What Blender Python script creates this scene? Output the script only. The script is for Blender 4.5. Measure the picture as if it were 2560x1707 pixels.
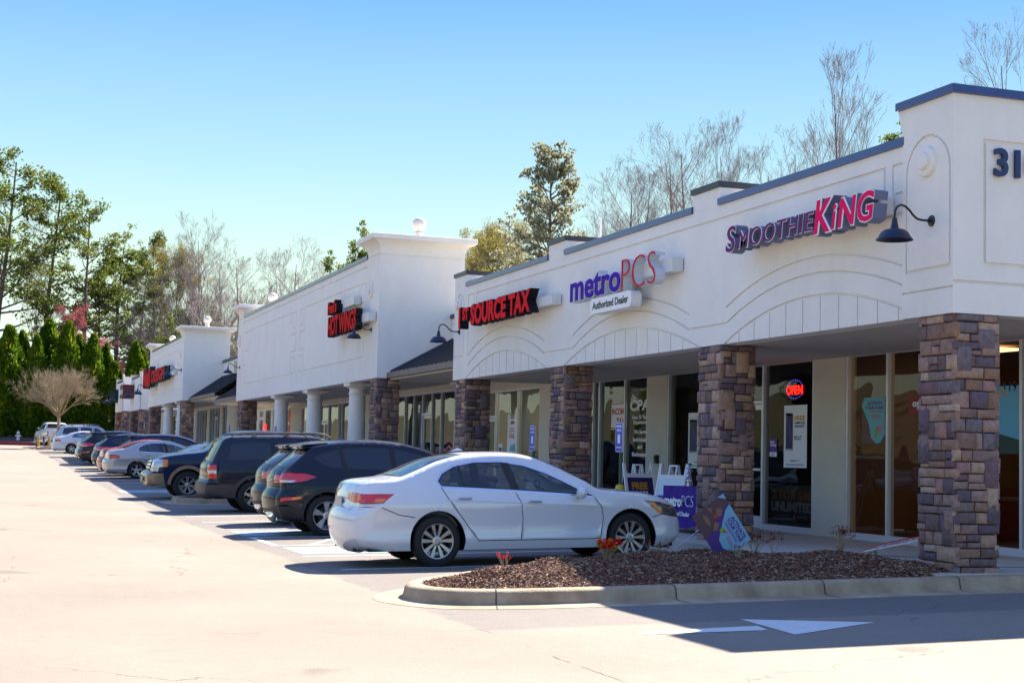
import bpy, bmesh, math, random
from mathutils import Vector, Matrix
from mathutils.geometry import delaunay_2d_cdt
random.seed(7)
for o in list(bpy.data.objects):
    bpy.data.objects.remove(o)
SC = bpy.context.scene
COL = SC.collection

# ------------------------------------------------------------------ camera
HC = 1.28
PIT, ROL, YAW = 0.0752220, 0.0244712, -0.3317264
fwv = Vector((math.cos(YAW)*math.cos(PIT), math.sin(YAW)*math.cos(PIT), math.sin(PIT)))
r0 = Vector((math.sin(YAW), -math.cos(YAW), 0))
u0 = r0.cross(fwv)
rv = math.cos(ROL)*r0 + math.sin(ROL)*u0
uv = rv.cross(fwv)
cam = bpy.data.cameras.new('camera')
camo = bpy.data.objects.new('camera', cam)
COL.objects.link(camo)
cam.sensor_width = 36
cam.lens = 3873.6/2560*36
cam.clip_start = 0.1
cam.clip_end = 3000
mm = Matrix((rv, uv, -fwv)).transposed().to_4x4()
mm.translation = Vector((0, 0, HC))
camo.matrix_world = mm
SC.camera = camo

# ------------------------------------------------------------------ sun, sky, exposure
SUND = Vector((3.75, -4.5, 5.55)).normalized()      # towards the sun, behind the shops
SUN_EL = math.asin(SUND.z)
SUN_RO = math.atan2(SUND.x, SUND.y)
sl = bpy.data.lights.new('sun', 'SUN')
sl.energy = 4.7
sl.angle = math.radians(0.5)
sl.color = (1.0, 0.90, 0.76)
so = bpy.data.objects.new('sun', sl)
so.rotation_euler = (-SUND).to_track_quat('-Z', 'Y').to_euler()
COL.objects.link(so)
w = bpy.data.worlds.new('World')
SC.world = w
w.use_nodes = True
nt = w.node_tree
nt.nodes.clear()
sky = nt.nodes.new('ShaderNodeTexSky')
sky.sky_type = 'NISHITA'
sky.sun_disc = False
sky.sun_elevation = SUN_EL
sky.sun_rotation = SUN_RO
sky.air_density = 1.0
sky.dust_density = 0.6
sky.ozone_density = 2.0
bg = nt.nodes.new('ShaderNodeBackground')
bg.inputs['Strength'].default_value = 0.11
wo = nt.nodes.new('ShaderNodeOutputWorld')
# blue over a pale cyan-cream skyline; unseen upper sky strengthened to tint shade blue
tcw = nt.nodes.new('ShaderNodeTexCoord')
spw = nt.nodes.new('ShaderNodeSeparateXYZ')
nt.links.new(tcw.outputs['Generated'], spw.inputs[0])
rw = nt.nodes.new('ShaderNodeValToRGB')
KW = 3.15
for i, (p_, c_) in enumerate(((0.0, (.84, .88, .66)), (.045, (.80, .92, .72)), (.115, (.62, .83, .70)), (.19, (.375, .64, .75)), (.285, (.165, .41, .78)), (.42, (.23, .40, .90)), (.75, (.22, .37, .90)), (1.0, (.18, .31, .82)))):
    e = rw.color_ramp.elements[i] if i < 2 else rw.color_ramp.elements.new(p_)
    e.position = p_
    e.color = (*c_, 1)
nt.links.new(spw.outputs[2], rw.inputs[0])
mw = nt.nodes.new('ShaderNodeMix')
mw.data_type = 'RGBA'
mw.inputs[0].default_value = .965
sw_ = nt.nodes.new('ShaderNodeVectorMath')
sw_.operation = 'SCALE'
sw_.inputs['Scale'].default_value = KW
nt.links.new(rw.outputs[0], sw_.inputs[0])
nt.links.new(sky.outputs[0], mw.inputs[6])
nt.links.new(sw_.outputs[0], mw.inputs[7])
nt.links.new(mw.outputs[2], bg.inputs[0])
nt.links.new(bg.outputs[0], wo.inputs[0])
SC.view_settings.view_transform = 'Standard'
SC.view_settings.look = 'None'
SC.view_settings.exposure = 1.88
SC.view_settings.gamma = 1
SC.render.engine = 'CYCLES'

# ------------------------------------------------------------------ materials
MATS = {}
def M(name, col, rough=.6, metal=0., var=0., vscale=3., bump=0., bscale=60., coat=0., spec=.5, col2=None, emit=0., island=None, detail=6):
    if name in MATS:
        return MATS[name]
    m = bpy.data.materials.new(name)
    m.use_nodes = True
    t = m.node_tree
    b = t.nodes['Principled BSDF']
    b.inputs['Base Color'].default_value = (*col, 1)
    b.inputs['Roughness'].default_value = rough
    b.inputs['Metallic'].default_value = metal
    b.inputs['Specular IOR Level'].default_value = spec
    b.inputs['Coat Weight'].default_value = coat
    b.inputs['Coat Roughness'].default_value = .03
    tc = t.nodes.new('ShaderNodeTexCoord')
    if emit:
        b.inputs['Emission Color'].default_value = (*col, 1)
        b.inputs['Emission Strength'].default_value = emit
    if island:
        g = t.nodes.new('ShaderNodeNewGeometry')
        r = t.nodes.new('ShaderNodeValToRGB')
        r.color_ramp.interpolation = 'CONSTANT'
        els = r.color_ramp.elements
        while len(els) > 1:
            els.remove(els[-1])
        els[0].position = 0
        els[0].color = (*island[0], 1)
        for i, c in enumerate(island[1:]):
            e = els.new((i+1)/len(island))
            e.color = (*c, 1)
        t.links.new(g.outputs['Random Per Island'], r.inputs[0])
        base = r.outputs[0]
    else:
        base = None
    if var or col2:
        n = t.nodes.new('ShaderNodeTexNoise')
        n.inputs['Scale'].default_value = vscale
        n.inputs['Detail'].default_value = detail
        n.inputs['Roughness'].default_value = .65
        t.links.new(tc.outputs['Object'], n.inputs['Vector'])
        mr = t.nodes.new('ShaderNodeMapRange')
        mr.inputs['From Min'].default_value = .3
        mr.inputs['From Max'].default_value = .7
        t.links.new(n.outputs[0], mr.inputs[0])
        if col2:
            mx = t.nodes.new('ShaderNodeMix')
            mx.data_type = 'RGBA'
            mx.inputs[6].default_value = (*col, 1)
            mx.inputs[7].default_value = (*col2, 1)
            t.links.new(mr.outputs[0], mx.inputs[0])
            t.links.new(mx.outputs[2], b.inputs['Base Color'])
        else:
            mr.inputs['To Min'].default_value = 1-var
            mr.inputs['To Max'].default_value = 1+var
            mx = t.nodes.new('ShaderNodeVectorMath')
            mx.operation = 'SCALE'
            mx.inputs[0].default_value = col
            if base:
                t.links.new(base, mx.inputs[0])
            t.links.new(mr.outputs[0], mx.inputs['Scale'])
            t.links.new(mx.outputs[0], b.inputs['Base Color'])
    elif base:
        t.links.new(base, b.inputs['Base Color'])
    if bump:
        n2 = t.nodes.new('ShaderNodeTexNoise')
        n2.inputs['Scale'].default_value = bscale
        n2.inputs['Detail'].default_value = 4
        t.links.new(tc.outputs['Object'], n2.inputs['Vector'])
        bp = t.nodes.new('ShaderNodeBump')
        bp.inputs['Strength'].default_value = bump
        bp.inputs['Distance'].default_value = .02
        t.links.new(n2.outputs[0], bp.inputs['Height'])
        t.links.new(bp.outputs[0], b.inputs['Normal'])
    MATS[name] = m
    return m

def glass(name, tint=(.5, .55, .55), dens=.5, rough=.0, wav=0.):
    """architectural glass: mirror reflection by fresnel over a tinted see-through sheet"""
    if name in MATS:
        return MATS[name]
    m = bpy.data.materials.new(name)
    m.use_nodes = True
    t = m.node_tree
    t.nodes.clear()
    out = t.nodes.new('ShaderNodeOutputMaterial')
    tr = t.nodes.new('ShaderNodeBsdfTransparent')
    tr.inputs[0].default_value = (*tint, 1)
    gl = t.nodes.new('ShaderNodeBsdfGlossy')
    gl.inputs['Roughness'].default_value = rough
    # Schlick reflectance, the same from either face of the sheet
    ge = t.nodes.new('ShaderNodeNewGeometry')
    dt = t.nodes.new('ShaderNodeVectorMath')
    dt.operation = 'DOT_PRODUCT'
    t.links.new(ge.outputs['Normal'], dt.inputs[0])
    t.links.new(ge.outputs['Incoming'], dt.inputs[1])
    def mth(op, a, b=None, c=None):
        n = t.nodes.new('ShaderNodeMath')
        n.operation = op
        n.use_clamp = op == 'MULTIPLY_ADD'
        for i, x in enumerate((a, b, c)):
            if x is None: continue
            if isinstance(x, (int, float)): n.inputs[i].default_value = x
            else: t.links.new(x, n.inputs[i])
        return n
    ab = mth('ABSOLUTE', dt.outputs['Value'])
    iv = mth('SUBTRACT', 1.0, ab.outputs[0])
    pw = mth('POWER', iv.outputs[0], 5.0)
    ma = mth('MULTIPLY_ADD', pw.outputs[0], .95, .045+dens)
    mx = t.nodes.new('ShaderNodeMixShader')
    t.links.new(ma.outputs[0], mx.inputs[0])
    t.links.new(tr.outputs[0], mx.inputs[1])
    t.links.new(gl.outputs[0], mx.inputs[2])
    if wav:
        tc = t.nodes.new('ShaderNodeTexCoord')
        n2 = t.nodes.new('ShaderNodeTexNoise')
        n2.inputs['Scale'].default_value = 1.1
        n2.inputs['Detail'].default_value = 1
        t.links.new(tc.outputs['Object'], n2.inputs['Vector'])
        bp = t.nodes.new('ShaderNodeBump')
        bp.inputs['Strength'].default_value = 1
        bp.inputs['Distance'].default_value = wav
        t.links.new(n2.outputs[0], bp.inputs['Height'])
        t.links.new(bp.outputs[0], gl.inputs['Normal'])
    t.links.new(mx.outputs[0], out.inputs[0])
    MATS[name] = m
    return m

# ------------------------------------------------------------------ mesh helpers
class MB:
    def __init__(s):
        s.v = []; s.f = []; s.m = []
    def add(s, vs, fs, m=0):
        k = len(s.v)
        s.v += [tuple(p) for p in vs]
        for f in fs:
            s.f.append([i+k for i in f])
            s.m.append(m)
        return s
    def box(s, x0, x1, y0, y1, z0, z1, m=0):
        return s.add([(x0,y0,z0),(x1,y0,z0),(x1,y1,z0),(x0,y1,z0),(x0,y0,z1),(x1,y0,z1),(x1,y1,z1),(x0,y1,z1)],
              [(0,3,2,1),(4,5,6,7),(0,1,5,4),(1,2,6,5),(2,3,7,6),(3,0,4,7)], m)
    def prism(s, poly, fn, d0, d1, m=0):
        """2D polygon extruded: fn(a, b, d) -> 3D"""
        n = len(poly)
        vs = [fn(a, b, d0) for a, b in poly]+[fn(a, b, d1) for a, b in poly]
        fs = [tuple(range(n-1, -1, -1)), tuple(range(n, 2*n))]
        fs += [(i, (i+1) % n, n+(i+1) % n, n+i) for i in range(n)]
        return s.add(vs, fs, m)
    def tube(s, pts, r, n=8, m=0, cap=True):
        pts = [Vector(p) for p in pts]
        k = len(pts)
        rs = r if isinstance(r, (list, tuple)) else [r]*k
        vs = []
        up = None
        for i, p in enumerate(pts):
            d = (pts[min(i+1, k-1)]-pts[max(i-1, 0)])
            if d.length < 1e-9: d = Vector((0, 0, 1))
            d.normalize()
            if up is None:
                up = Vector((0, 0, 1)) if abs(d.z) < .9 else Vector((1, 0, 0))
            a = d.cross(up)
            if a.length < 1e-6: a = d.cross(Vector((0, 1, 0)))
            a.normalize()
            b = a.cross(d).normalized()
            up = b
            for j in range(n):
                t = 2*math.pi*j/n
                vs.append(p+(a*math.cos(t)+b*math.sin(t))*rs[i])
        fs = []
        for i in range(k-1):
            for j in range(n):
                fs.append((i*n+j, i*n+(j+1) % n, (i+1)*n+(j+1) % n, (i+1)*n+j))
        if cap:
            fs.append(tuple(range(n-1, -1, -1)))
            fs.append(tuple(range((k-1)*n, k*n)))
        return s.add(vs, fs, m)
    def lathe(s, prof, c=(0,0,0), axis='z', n=24, m=0, a0=0, a1=2*math.pi):
        full = abs(a1-a0-2*math.pi) < 1e-6
        nn = n if full else n+1
        vs = []
        for r, h in prof:
            for j in range(nn):
                t = a0+(a1-a0)*j/n
                x, y = r*math.cos(t), r*math.sin(t)
                if axis == 'z': p = (c[0]+x, c[1]+y, c[2]+h)
                elif axis == 'y': p = (c[0]+x, c[1]+h, c[2]+y)
                else: p = (c[0]+h, c[1]+x, c[2]+y)
                vs.append(p)
        fs = []
        for i in range(len(prof)-1):
            for j in range(n):
                fs.append((i*nn+j, i*nn+(j+1) % nn, (i+1)*nn+(j+1) % nn, (i+1)*nn+j))
        return s.add(vs, fs, m)
    def build(s, name, mats, parent=None, smooth=False, ang=40, recalc=True, weld=0):
        me = bpy.data.meshes.new(name)
        me.from_pydata([tuple(p) for p in s.v], [], s.f)
        if not isinstance(mats, (list, tuple)): mats = [mats]
        for x in mats: me.materials.append(x)
        me.polygons.foreach_set('material_index', s.m)
        me.update()
        if recalc or weld:
            b = bmesh.new()
            b.from_mesh(me)
            if weld: bmesh.ops.remove_doubles(b, verts=b.verts, dist=weld)
            if recalc: bmesh.ops.recalc_face_normals(b, faces=b.faces)
            b.to_mesh(me)
            b.free()
        if smooth:
            me.polygons.foreach_set('use_smooth', [True]*len(me.polygons))
            me.set_sharp_from_angle(angle=math.radians(ang))
        o = bpy.data.objects.new(name, me)
        COL.objects.link(o)
        if parent: o.parent = parent
        return o

def tag(o, label=None, cat=None, group=None, kind=None):
    if label: o['label'] = label
    if cat: o['category'] = cat
    if group: o['group'] = group
    if kind: o['kind'] = kind
    return o
def empty(name, loc=(0,0,0), rz=0):
    o = bpy.data.objects.new(name, None)
    o.empty_display_size = .3
    o.location = loc
    o.rotation_euler = (0, 0, rz)
    COL.objects.link(o)
    return o
def thing(name, label, cat, loc=(0,0,0), rz=0, group=None):
    return tag(empty(name, loc, rz), label, cat, group)
def kids(o):
    return [c for c in KID.get(o.name, [])]
def copy_tree(o, loc=None, rz=None, label=None, group=None, scale=None):
    kmap = {}
    for c in list(bpy.data.objects):
        if c.parent: kmap.setdefault(c.parent.name, []).append(c)
    def rec(q, par):
        c = q.copy()
        COL.objects.link(c)
        if par: c.parent = par
        for ch in kmap.get(q.name, []): rec(ch, c)
        return c
    r = rec(o, None)
    if loc is not None: r.location = loc
    if rz is not None: r.rotation_euler = (0, 0, rz)
    if scale is not None: r.scale = (scale,)*3 if not isinstance(scale, (tuple, list)) else scale
    if label: r['label'] = label
    if group: r['group'] = group
    return r

TXT = {}
def text_geo(s, bold=0., extr=0., spacing=1., align='LEFT', line=1.):
    """letters as geometry, cap height 1: returns verts (a, b, c), faces, width"""
    key = (s, bold, extr, spacing, align, line)
    if key in TXT: return TXT[key]
    c = bpy.data.curves.new('t', 'FONT')
    c.body = s
    c.size = 1/0.729
    c.offset = bold
    c.extrude = extr
    c.space_character = spacing
    c.space_line = line
    c.align_x = align
    c.resolution_u = 3
    o = bpy.data.objects.new('t', c)
    COL.objects.link(o)
    dg = bpy.context.evaluated_depsgraph_get()
    me = bpy.data.meshes.new_from_object(o.evaluated_get(dg))
    vs = [tuple(v.co) for v in me.vertices]
    fs = [tuple(p.vertices) for p in me.polygons]
    bpy.data.objects.remove(o)
    bpy.data.curves.remove(c)
    bpy.data.meshes.remove(me)
    x0 = min(v[0] for v in vs); x1 = max(v[0] for v in vs)
    TXT[key] = (vs, fs, x0, x1)
    return TXT[key]
def put_text(mb, s, fn, a, b, h, w=None, m=0, bold=.02, depth=.01, d0=0, shear=0, spacing=1., align='LEFT', line=1.):
    """write s with fn(a, b, d): baseline start (a, b), cap height h, optional total width w, thickness depth above d0"""
    vs, fs, x0, x1 = text_geo(s, bold, 1., spacing, align, line)
    k = h if w is None else w/(x1-x0)
    off = {'LEFT': x0, 'CENTER': (x0+x1)/2, 'RIGHT': x1}[align]
    out = [fn(a+(x-off)*k+shear*y*h, b+y*h, d0+(z+1)/2*depth) for x, y, z in vs]
    mb.add(out, fs, m)
    return mb

def in_poly(p, poly):
    x, y = p
    c = False
    j = len(poly)-1
    for i in range(len(poly)):
        xi, yi = poly[i]; xj, yj = poly[j]
        if (yi > y) != (yj > y) and x < (xj-xi)*(y-yi)/(yj-yi)+xi:
            c = not c
        j = i
    return c
def cdt(polys, pts=(), lines=(), eps=1e-5):
    """constrained triangulation of polygon outlines, open lines and loose points -> verts, triangles"""
    V = []; E = []
    for pl in polys:
        k = len(V); n = len(pl)
        V += [Vector(p) for p in pl]
        E += [(k+i, k+(i+1) % n) for i in range(n)]
    for pl in lines:
        k = len(V); n = len(pl)
        V += [Vector(p) for p in pl]
        E += [(k+i, k+i+1) for i in range(n-1)]
    V += [Vector(p) for p in pts]
    r = delaunay_2d_cdt(V, E, [], 0, eps)
    return [tuple(v) for v in r[0]], [tuple(f) for f in r[2]]

def strips(pts, w):
    """thin quads along a polyline"""
    out = []
    for (ax, ay), (bx, by) in zip(pts[:-1], pts[1:]):
        dx, dy = bx-ax, by-ay
        l = math.hypot(dx, dy)
        if l < 1e-6: continue
        dx, dy = dx/l*w/2, dy/l*w/2
        out.append([(ax-dx-dy, ay-dy+dx), (ax-dx+dy, ay-dy-dx), (bx+dx+dy, by+dy-dx), (bx+dx-dy, by+dy+dx)])
    return out
def grooved(mb, outer, grooves, fn, depth=.022, m=0, holes=()):
    """flat wall face with sunk reveals"""
    V, T = cdt([outer]+list(grooves)+list(holes))
    gb = [(min(p[0] for p in g), max(p[0] for p in g), min(p[1] for p in g), max(p[1] for p in g), g) for g in grooves]
    kind = []
    for t in T:
        c = (sum(V[i][0] for i in t)/3, sum(V[i][1] for i in t)/3)
        if not in_poly(c, outer) or any(in_poly(c, h) for h in holes): kind.append(0); continue
        kind.append(2 if any(g[0] <= c[0] <= g[1] and g[2] <= c[1] <= g[3] and in_poly(c, g[4]) for g in gb) else 1)
    em = {}
    for i, t in enumerate(T):
        for a, b in ((t[0], t[1]), (t[1], t[2]), (t[2], t[0])):
            em.setdefault((min(a, b), max(a, b)), []).append(i)
    mb.add([fn(x, y, 0) for x, y in V], [T[i] for i in range(len(T)) if kind[i] == 1], m)
    mb.add([fn(x, y, -depth) for x, y in V], [T[i] for i in range(len(T)) if kind[i] == 2], m)
    for (a, b), l in em.items():
        ks = {kind[i] for i in l}
        if 2 in ks and (1 in ks):
            mb.add([fn(*V[a], 0), fn(*V[b], 0), fn(*V[b], -depth), fn(*V[a], -depth)], [(0, 1, 2, 3)], m)
    return mb

def ramp(x):
    t = (x-43)/3
    return .0172*3*(t if t > 20 else math.log1p(math.exp(t)))
def G(x, y):
    """height of the lot: level by the near shops, climbing away from them"""
    z = -.15+.024*min(max(-4.2-y, 0), 6.5)+ramp(min(x, 150))
    return z
# ------------------------------------------------------------------ common materials
def stucco(name, col, dirt=.10):
    m = M(name, col, .9, var=.045, vscale=1.2, bump=.25, bscale=90)
    t = m.node_tree; L = t.links.new; b = t.nodes['Principled BSDF']
    src = b.inputs['Base Color'].links[0].from_socket
    tc = t.nodes.new('ShaderNodeTexCoord'); mp = t.nodes.new('ShaderNodeMapping'); mp.inputs['Scale'].default_value = (2.2, 2.2, .5)
    n = t.nodes.new('ShaderNodeTexNoise'); n.inputs['Scale'].default_value = 1; n.inputs['Detail'].default_value = 6; n.inputs['Roughness'].default_value = .7
    L(tc.outputs['Object'], mp.inputs[0]); L(mp.outputs[0], n.inputs['Vector'])
    r = t.nodes.new('ShaderNodeMapRange'); r.inputs[1].default_value = .48; r.inputs[2].default_value = .78; r.inputs[3].default_value = 0; r.inputs[4].default_value = dirt*3
    L(n.outputs[0], r.inputs[0])
    mx = t.nodes.new('ShaderNodeMix'); mx.data_type = 'RGBA'; mx.inputs[7].default_value = (col[0]*.52, col[1]*.49, col[2]*.44, 1)
    L(r.outputs[0], mx.inputs[0]); L(src, mx.inputs[6]); L(mx.outputs[2], b.inputs['Base Color'])
    return m
STUCCO = stucco('stucco', (.84, .80, .745), .035)
STUCCO_T = M('stucco_tan_wall', (.66, .60, .50), .9, var=.05, vscale=1.4, bump=.25, bscale=90)  # tan stucco of the shop walls behind the arcade
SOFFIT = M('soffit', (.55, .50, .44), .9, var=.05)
COPING = M('blue_coping', (.02, .05, .20), .35, metal=.0, var=.12, vscale=2.5, coat=.3)
COPING2 = M('dark_coping', (.03, .035, .05), .4, metal=.3, var=.1)
FRAME = M('aluminium_frame', (.72, .73, .76), .35, metal=.25, var=.05)
DARKM = M('dark_metal', (.018, .020, .026), .38, metal=.3, coat=.2)
CONC = M('concrete', (.46, .42, .36), .85, var=.14, vscale=1.6, bump=.3, bscale=40)
KERBM = M('kerb_concrete', (.47, .36, .23), .85, col2=(.24, .165, .095), vscale=2.6, bump=.35, bscale=45, detail=9)
WHITE = M('white_paint', (.80, .80, .80), .5)
BLACK = M('black', (.012, .012, .013), .5)
SHOPGLASS = glass('shop_glass', (.62, .62, .58), .0, 0, .012)
STONES = [(0.224,0.132,0.101),(0.29,0.168,0.118),(0.356,0.216,0.146),(0.172,0.108,0.095),(0.125,0.09,0.101),(0.317,0.198,0.162),(0.422,0.276,0.185),(0.172,0.132,0.14),(0.251,0.156,0.134),(0.264,0.15,0.095),(0.158,0.102,0.09),(0.343,0.216,0.168),(0.224,0.156,0.14),(0.277,0.174,0.134),(0.33,0.18,0.157),(0.172,0.096,0.106),(0.449,0.312,0.235),(0.132,0.09,0.112)]
STONE = M('stone', (.3,.2,.2), .85, var=.32, vscale=16, bump=.7, bscale=38, island=STONES, detail=8)
MORTAR = M('mortar', (.06,.045,.04), .95)

# ------------------------------------------------------------------ ground
def asphalt():
    m = bpy.data.materials.new('asphalt')
    m.use_nodes = True
    t = m.node_tree
    L = t.links.new
    b = t.nodes['Principled BSDF']
    b.inputs['Roughness'].default_value = .82
    b.inputs['Specular IOR Level'].default_value = .35
    tc = t.nodes.new('ShaderNodeTexCoord')
    def noise(sc, det=5, rough=.6):
        n = t.nodes.new('ShaderNodeTexNoise')
        n.inputs['Scale'].default_value = sc
        n.inputs['Detail'].default_value = det
        n.inputs['Roughness'].default_value = rough
        L(tc.outputs['Object'], n.inputs['Vector'])
        return n.outputs[0]
    def mapr(v, a, b_, c, d):
        n = t.nodes.new('ShaderNodeMapRange')
        for i, x in enumerate((a, b_, c, d)): n.inputs[1+i].default_value = x
        L(v, n.inputs[0])
        return n.outputs[0]
    def mth(op, a, b_=None):
        n = t.nodes.new('ShaderNodeMath'); n.operation = op
        for i, x in enumerate((a, b_)):
            if x is None: continue
            if isinstance(x, (int, float)): n.inputs[i].default_value = x
            else: L(x, n.inputs[i])
        return n.outputs[0]
    sep = t.nodes.new('ShaderNodeSeparateXYZ')
    L(tc.outputs['Object'], sep.inputs[0])
    # two pours: the pale worn lane and the darker stall strip along the shops, joint near y = -4.05
    wob = mapr(noise(.8, 6, .7), 0, 1, -.10, .10)
    yy = mth('ADD', sep.outputs[1], wob)
    stall = mapr(yy, -4.02, -4.12, 0, 1)
    near = mapr(sep.outputs[0], 13.6, 13.9, 1, 0)          # the cross lane in front of the island is the pale pour as well
    patch = mapr(mth('ADD', sep.outputs[0], mapr(noise(.9, 6, .7), 0, 1, -.12, .12)), 12.35, 12.45, 0, 1)
    stall = mth('MULTIPLY', stall, patch)
    mx = t.nodes.new('ShaderNodeMix'); mx.data_type = 'RGBA'
    mx.inputs[6].default_value = (.245, .208, .168, 1)
    mx.inputs[7].default_value = (.180, .160, .142, 1)
    L(stall, mx.inputs[0])
    big = mapr(noise(.30, 8, .62), .3, .7, .84, 1.08)
    spot = mapr(noise(1.1, 2, .4), .70, .76, 1, .72)
    fine = mapr(noise(85, 3, .8), .25, .75, .62, 1.36)
    mid = mapr(noise(6, 6, .75), .3, .7, .93, 1.06)
    k = mth('MULTIPLY', mth('MULTIPLY', mth('MULTIPLY', big, spot), fine), mid)
    # thin cracks
    vo = t.nodes.new('ShaderNodeTexVoronoi'); vo.feature = 'DISTANCE_TO_EDGE'
    vo.inputs['Scale'].default_value = .16
    dn = t.nodes.new('ShaderNodeTexNoise'); dn.inputs['Scale'].default_value = 1.3; dn.inputs['Detail'].default_value = 8
    L(tc.outputs['Object'], dn.inputs['Vector'])
    vm = t.nodes.new('ShaderNodeVectorMath'); vm.operation = 'MULTIPLY_ADD'
    vm.inputs[1].default_value = (1.1, 1.1, 0)
    L(dn.outputs['Color'], vm.inputs[0]); L(tc.outputs['Object'], vm.inputs[2])
    L(vm.outputs[0], vo.inputs['Vector'])
    cr = mapr(vo.outputs[0], 0, .0020, 0, 1)
    gate = mapr(noise(.5, 3, .5), .50, .58, 0, 1)
    cr = mth('MAXIMUM', cr, gate)
    jd = mth('ABSOLUTE', mth('ADD', yy, 4.07))
    joint = mapr(jd, .004, .016, 0, 1)
    jd2 = mth('ABSOLUTE', mth('SUBTRACT', mth('ADD', sep.outputs[0], mapr(noise(.9, 6, .7), 0, 1, -.12, .12)), 12.4))
    joint2 = mapr(jd2, .003, .012, 0, 1)
    gj = mapr(noise(2.3, 4, .6), .40, .5, 0, 1)
    joint = mth('MINIMUM', mth('MAXIMUM', joint, gj), mth('MAXIMUM', joint2, gj))
    dark = mapr(mth('MINIMUM', cr, joint), 0, 1, .42, 1)
    k = mth('MULTIPLY', k, dark)
    sc = t.nodes.new('ShaderNodeVectorMath'); sc.operation = 'SCALE'
    L(mx.outputs[2], sc.inputs[0]); L(k, sc.inputs['Scale'])
    L(sc.outputs[0], b.inputs['Base Color'])
    bp = t.nodes.new('ShaderNodeBump'); bp.inputs['Strength'].default_value = .55; bp.inputs['Distance'].default_value = .012
    L(noise(110, 3, .8), bp.inputs['Height'])
    L(bp.outputs[0], b.inputs['Normal'])
    return m
def sheet(name, xs, ys, m, off=0, kind='structure', fn=None):
    mb = MB()
    nx, ny = len(xs), len(ys)
    f = fn or G
    mb.add([(x, y, f(x, y)+off) for x in xs for y in ys], [(i*ny+j, (i+1)*ny+j, (i+1)*ny+j+1, i*ny+j+1) for i in range(nx-1) for j in range(ny-1)])
    o = mb.build(name, m, recalc=False)
    o.data.flip_normals() if o.data.polygons[0].normal.z < 0 else None
    o.data.polygons.foreach_set('use_smooth', [True]*len(o.data.polygons))
    tag(o, kind=kind)
    return o
def fr(a, b, s):
    n = max(1, int(round((b-a)/s)))
    return [a+(b-a)*i/n for i in range(n+1)]
GRASSY = M('grass_ground', (.022, .028, .006), .95, col2=(.06, .05, .012), vscale=1.5, bump=.5, bscale=30)
EARTH = M('earth', (.05, .035, .022), .95, col2=(.10, .07, .04), vscale=1.5, bump=.5, bscale=20)
sheet('parking_lot', fr(-40, 30, 5)+fr(32, 134, 2), [-24, -16, -10.7, -9.2, -7.45, -5.8, -4.2]+fr(-2, 34, 6), asphalt())
def GT(x, y):
    if 0 < 1: 
        z = G(x, y)-.35
        if x > 134: z += .03*min(x-134, 60)
        if y > 34: z = G(min(x, 134), y)-.02+min(y-34, 30)*.27
        if y < -24: z = G(x, y)-.3+min(-24-y, 60)*.10
        return z
sheet('terrain', [-900, -400, -150]+fr(-60, 134, 12)+[140, 150, 165, 180, 194, 240, 400, 900, 2000], [-1500, -600, -250, -120, -84, -60, -40, -24, -14, 0, 14, 33.9, 35, 40, 48, 64, 70, 120, 300, 900], GRASSY, fn=GT)

def path_profile(path, prof, closed=False):
    """sweep a (offset-out, height) profile along an XY path; out is to the left of travel"""
    mb = MB()
    n = len(path)
    vs = []
    for i, (x, y) in enumerate(path):
        a = path[(i-1) % n] if closed or i else path[i]
        b = path[(i+1) % n] if closed or i < n-1 else path[i]
        d = Vector((b[0]-a[0], b[1]-a[1])).normalized()
        nx, ny = -d.y, d.x
        for off, h in prof:
            px_, py_ = x+nx*off, y+ny*off
            vs.append((px_, py_, h(px_, py_) if callable(h) else G(px_, py_)+h))
    k = len(prof)
    fs = []
    for i in range(n if closed else n-1):
        for j in range(k-1):
            a = i*k+j; b = ((i+1) % n)*k+j
            fs.append((a, b, b+1, a+1))
    mb.add(vs, fs)
    return mb

# sidewalk slabs under the arcades (their step up with the lot)
def FL(x):
    """arcade floor level"""
    return .17 if x < 36 else (.17+.0172*3*math.log1p(math.exp((min(x, 140)-43)/3))+.10)
def walk_slab():
    mb = MB()
    xs = fr(15.2, 33, 1)+fr(34, 124, 2)
    vs = []
    for x in xs:
        ye = -9.75
        z = FL(x)
        for p in ((x, ye-.12, z), (x, ye-.015, z-.004), (x, ye, z-.03), (x, ye+.03, G(x, ye)-.1)): vs.append(p)
        vs.append((x, -13.3, z))
    k = 5
    fs = []
    for i in range(len(xs)-1):
        for j in range(3):
            fs.append((i*k+j, (i+1)*k+j, (i+1)*k+j+1, i*k+j+1))
        fs.append((i*k+4, (i+1)*k+4, (i+1)*k, i*k))
    mb.add(vs, fs)
    # near end, wrapping round the corner pillar
    mb.box(14.30, 15.2, -34, -9.78, -.3, .165)
    mb.box(15.2, 16.7, -34, -13.3, -.3, .165)
    o = mb.build('sidewalk', CONC)
    tag(o, kind='structure')
walk_slab()

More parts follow.
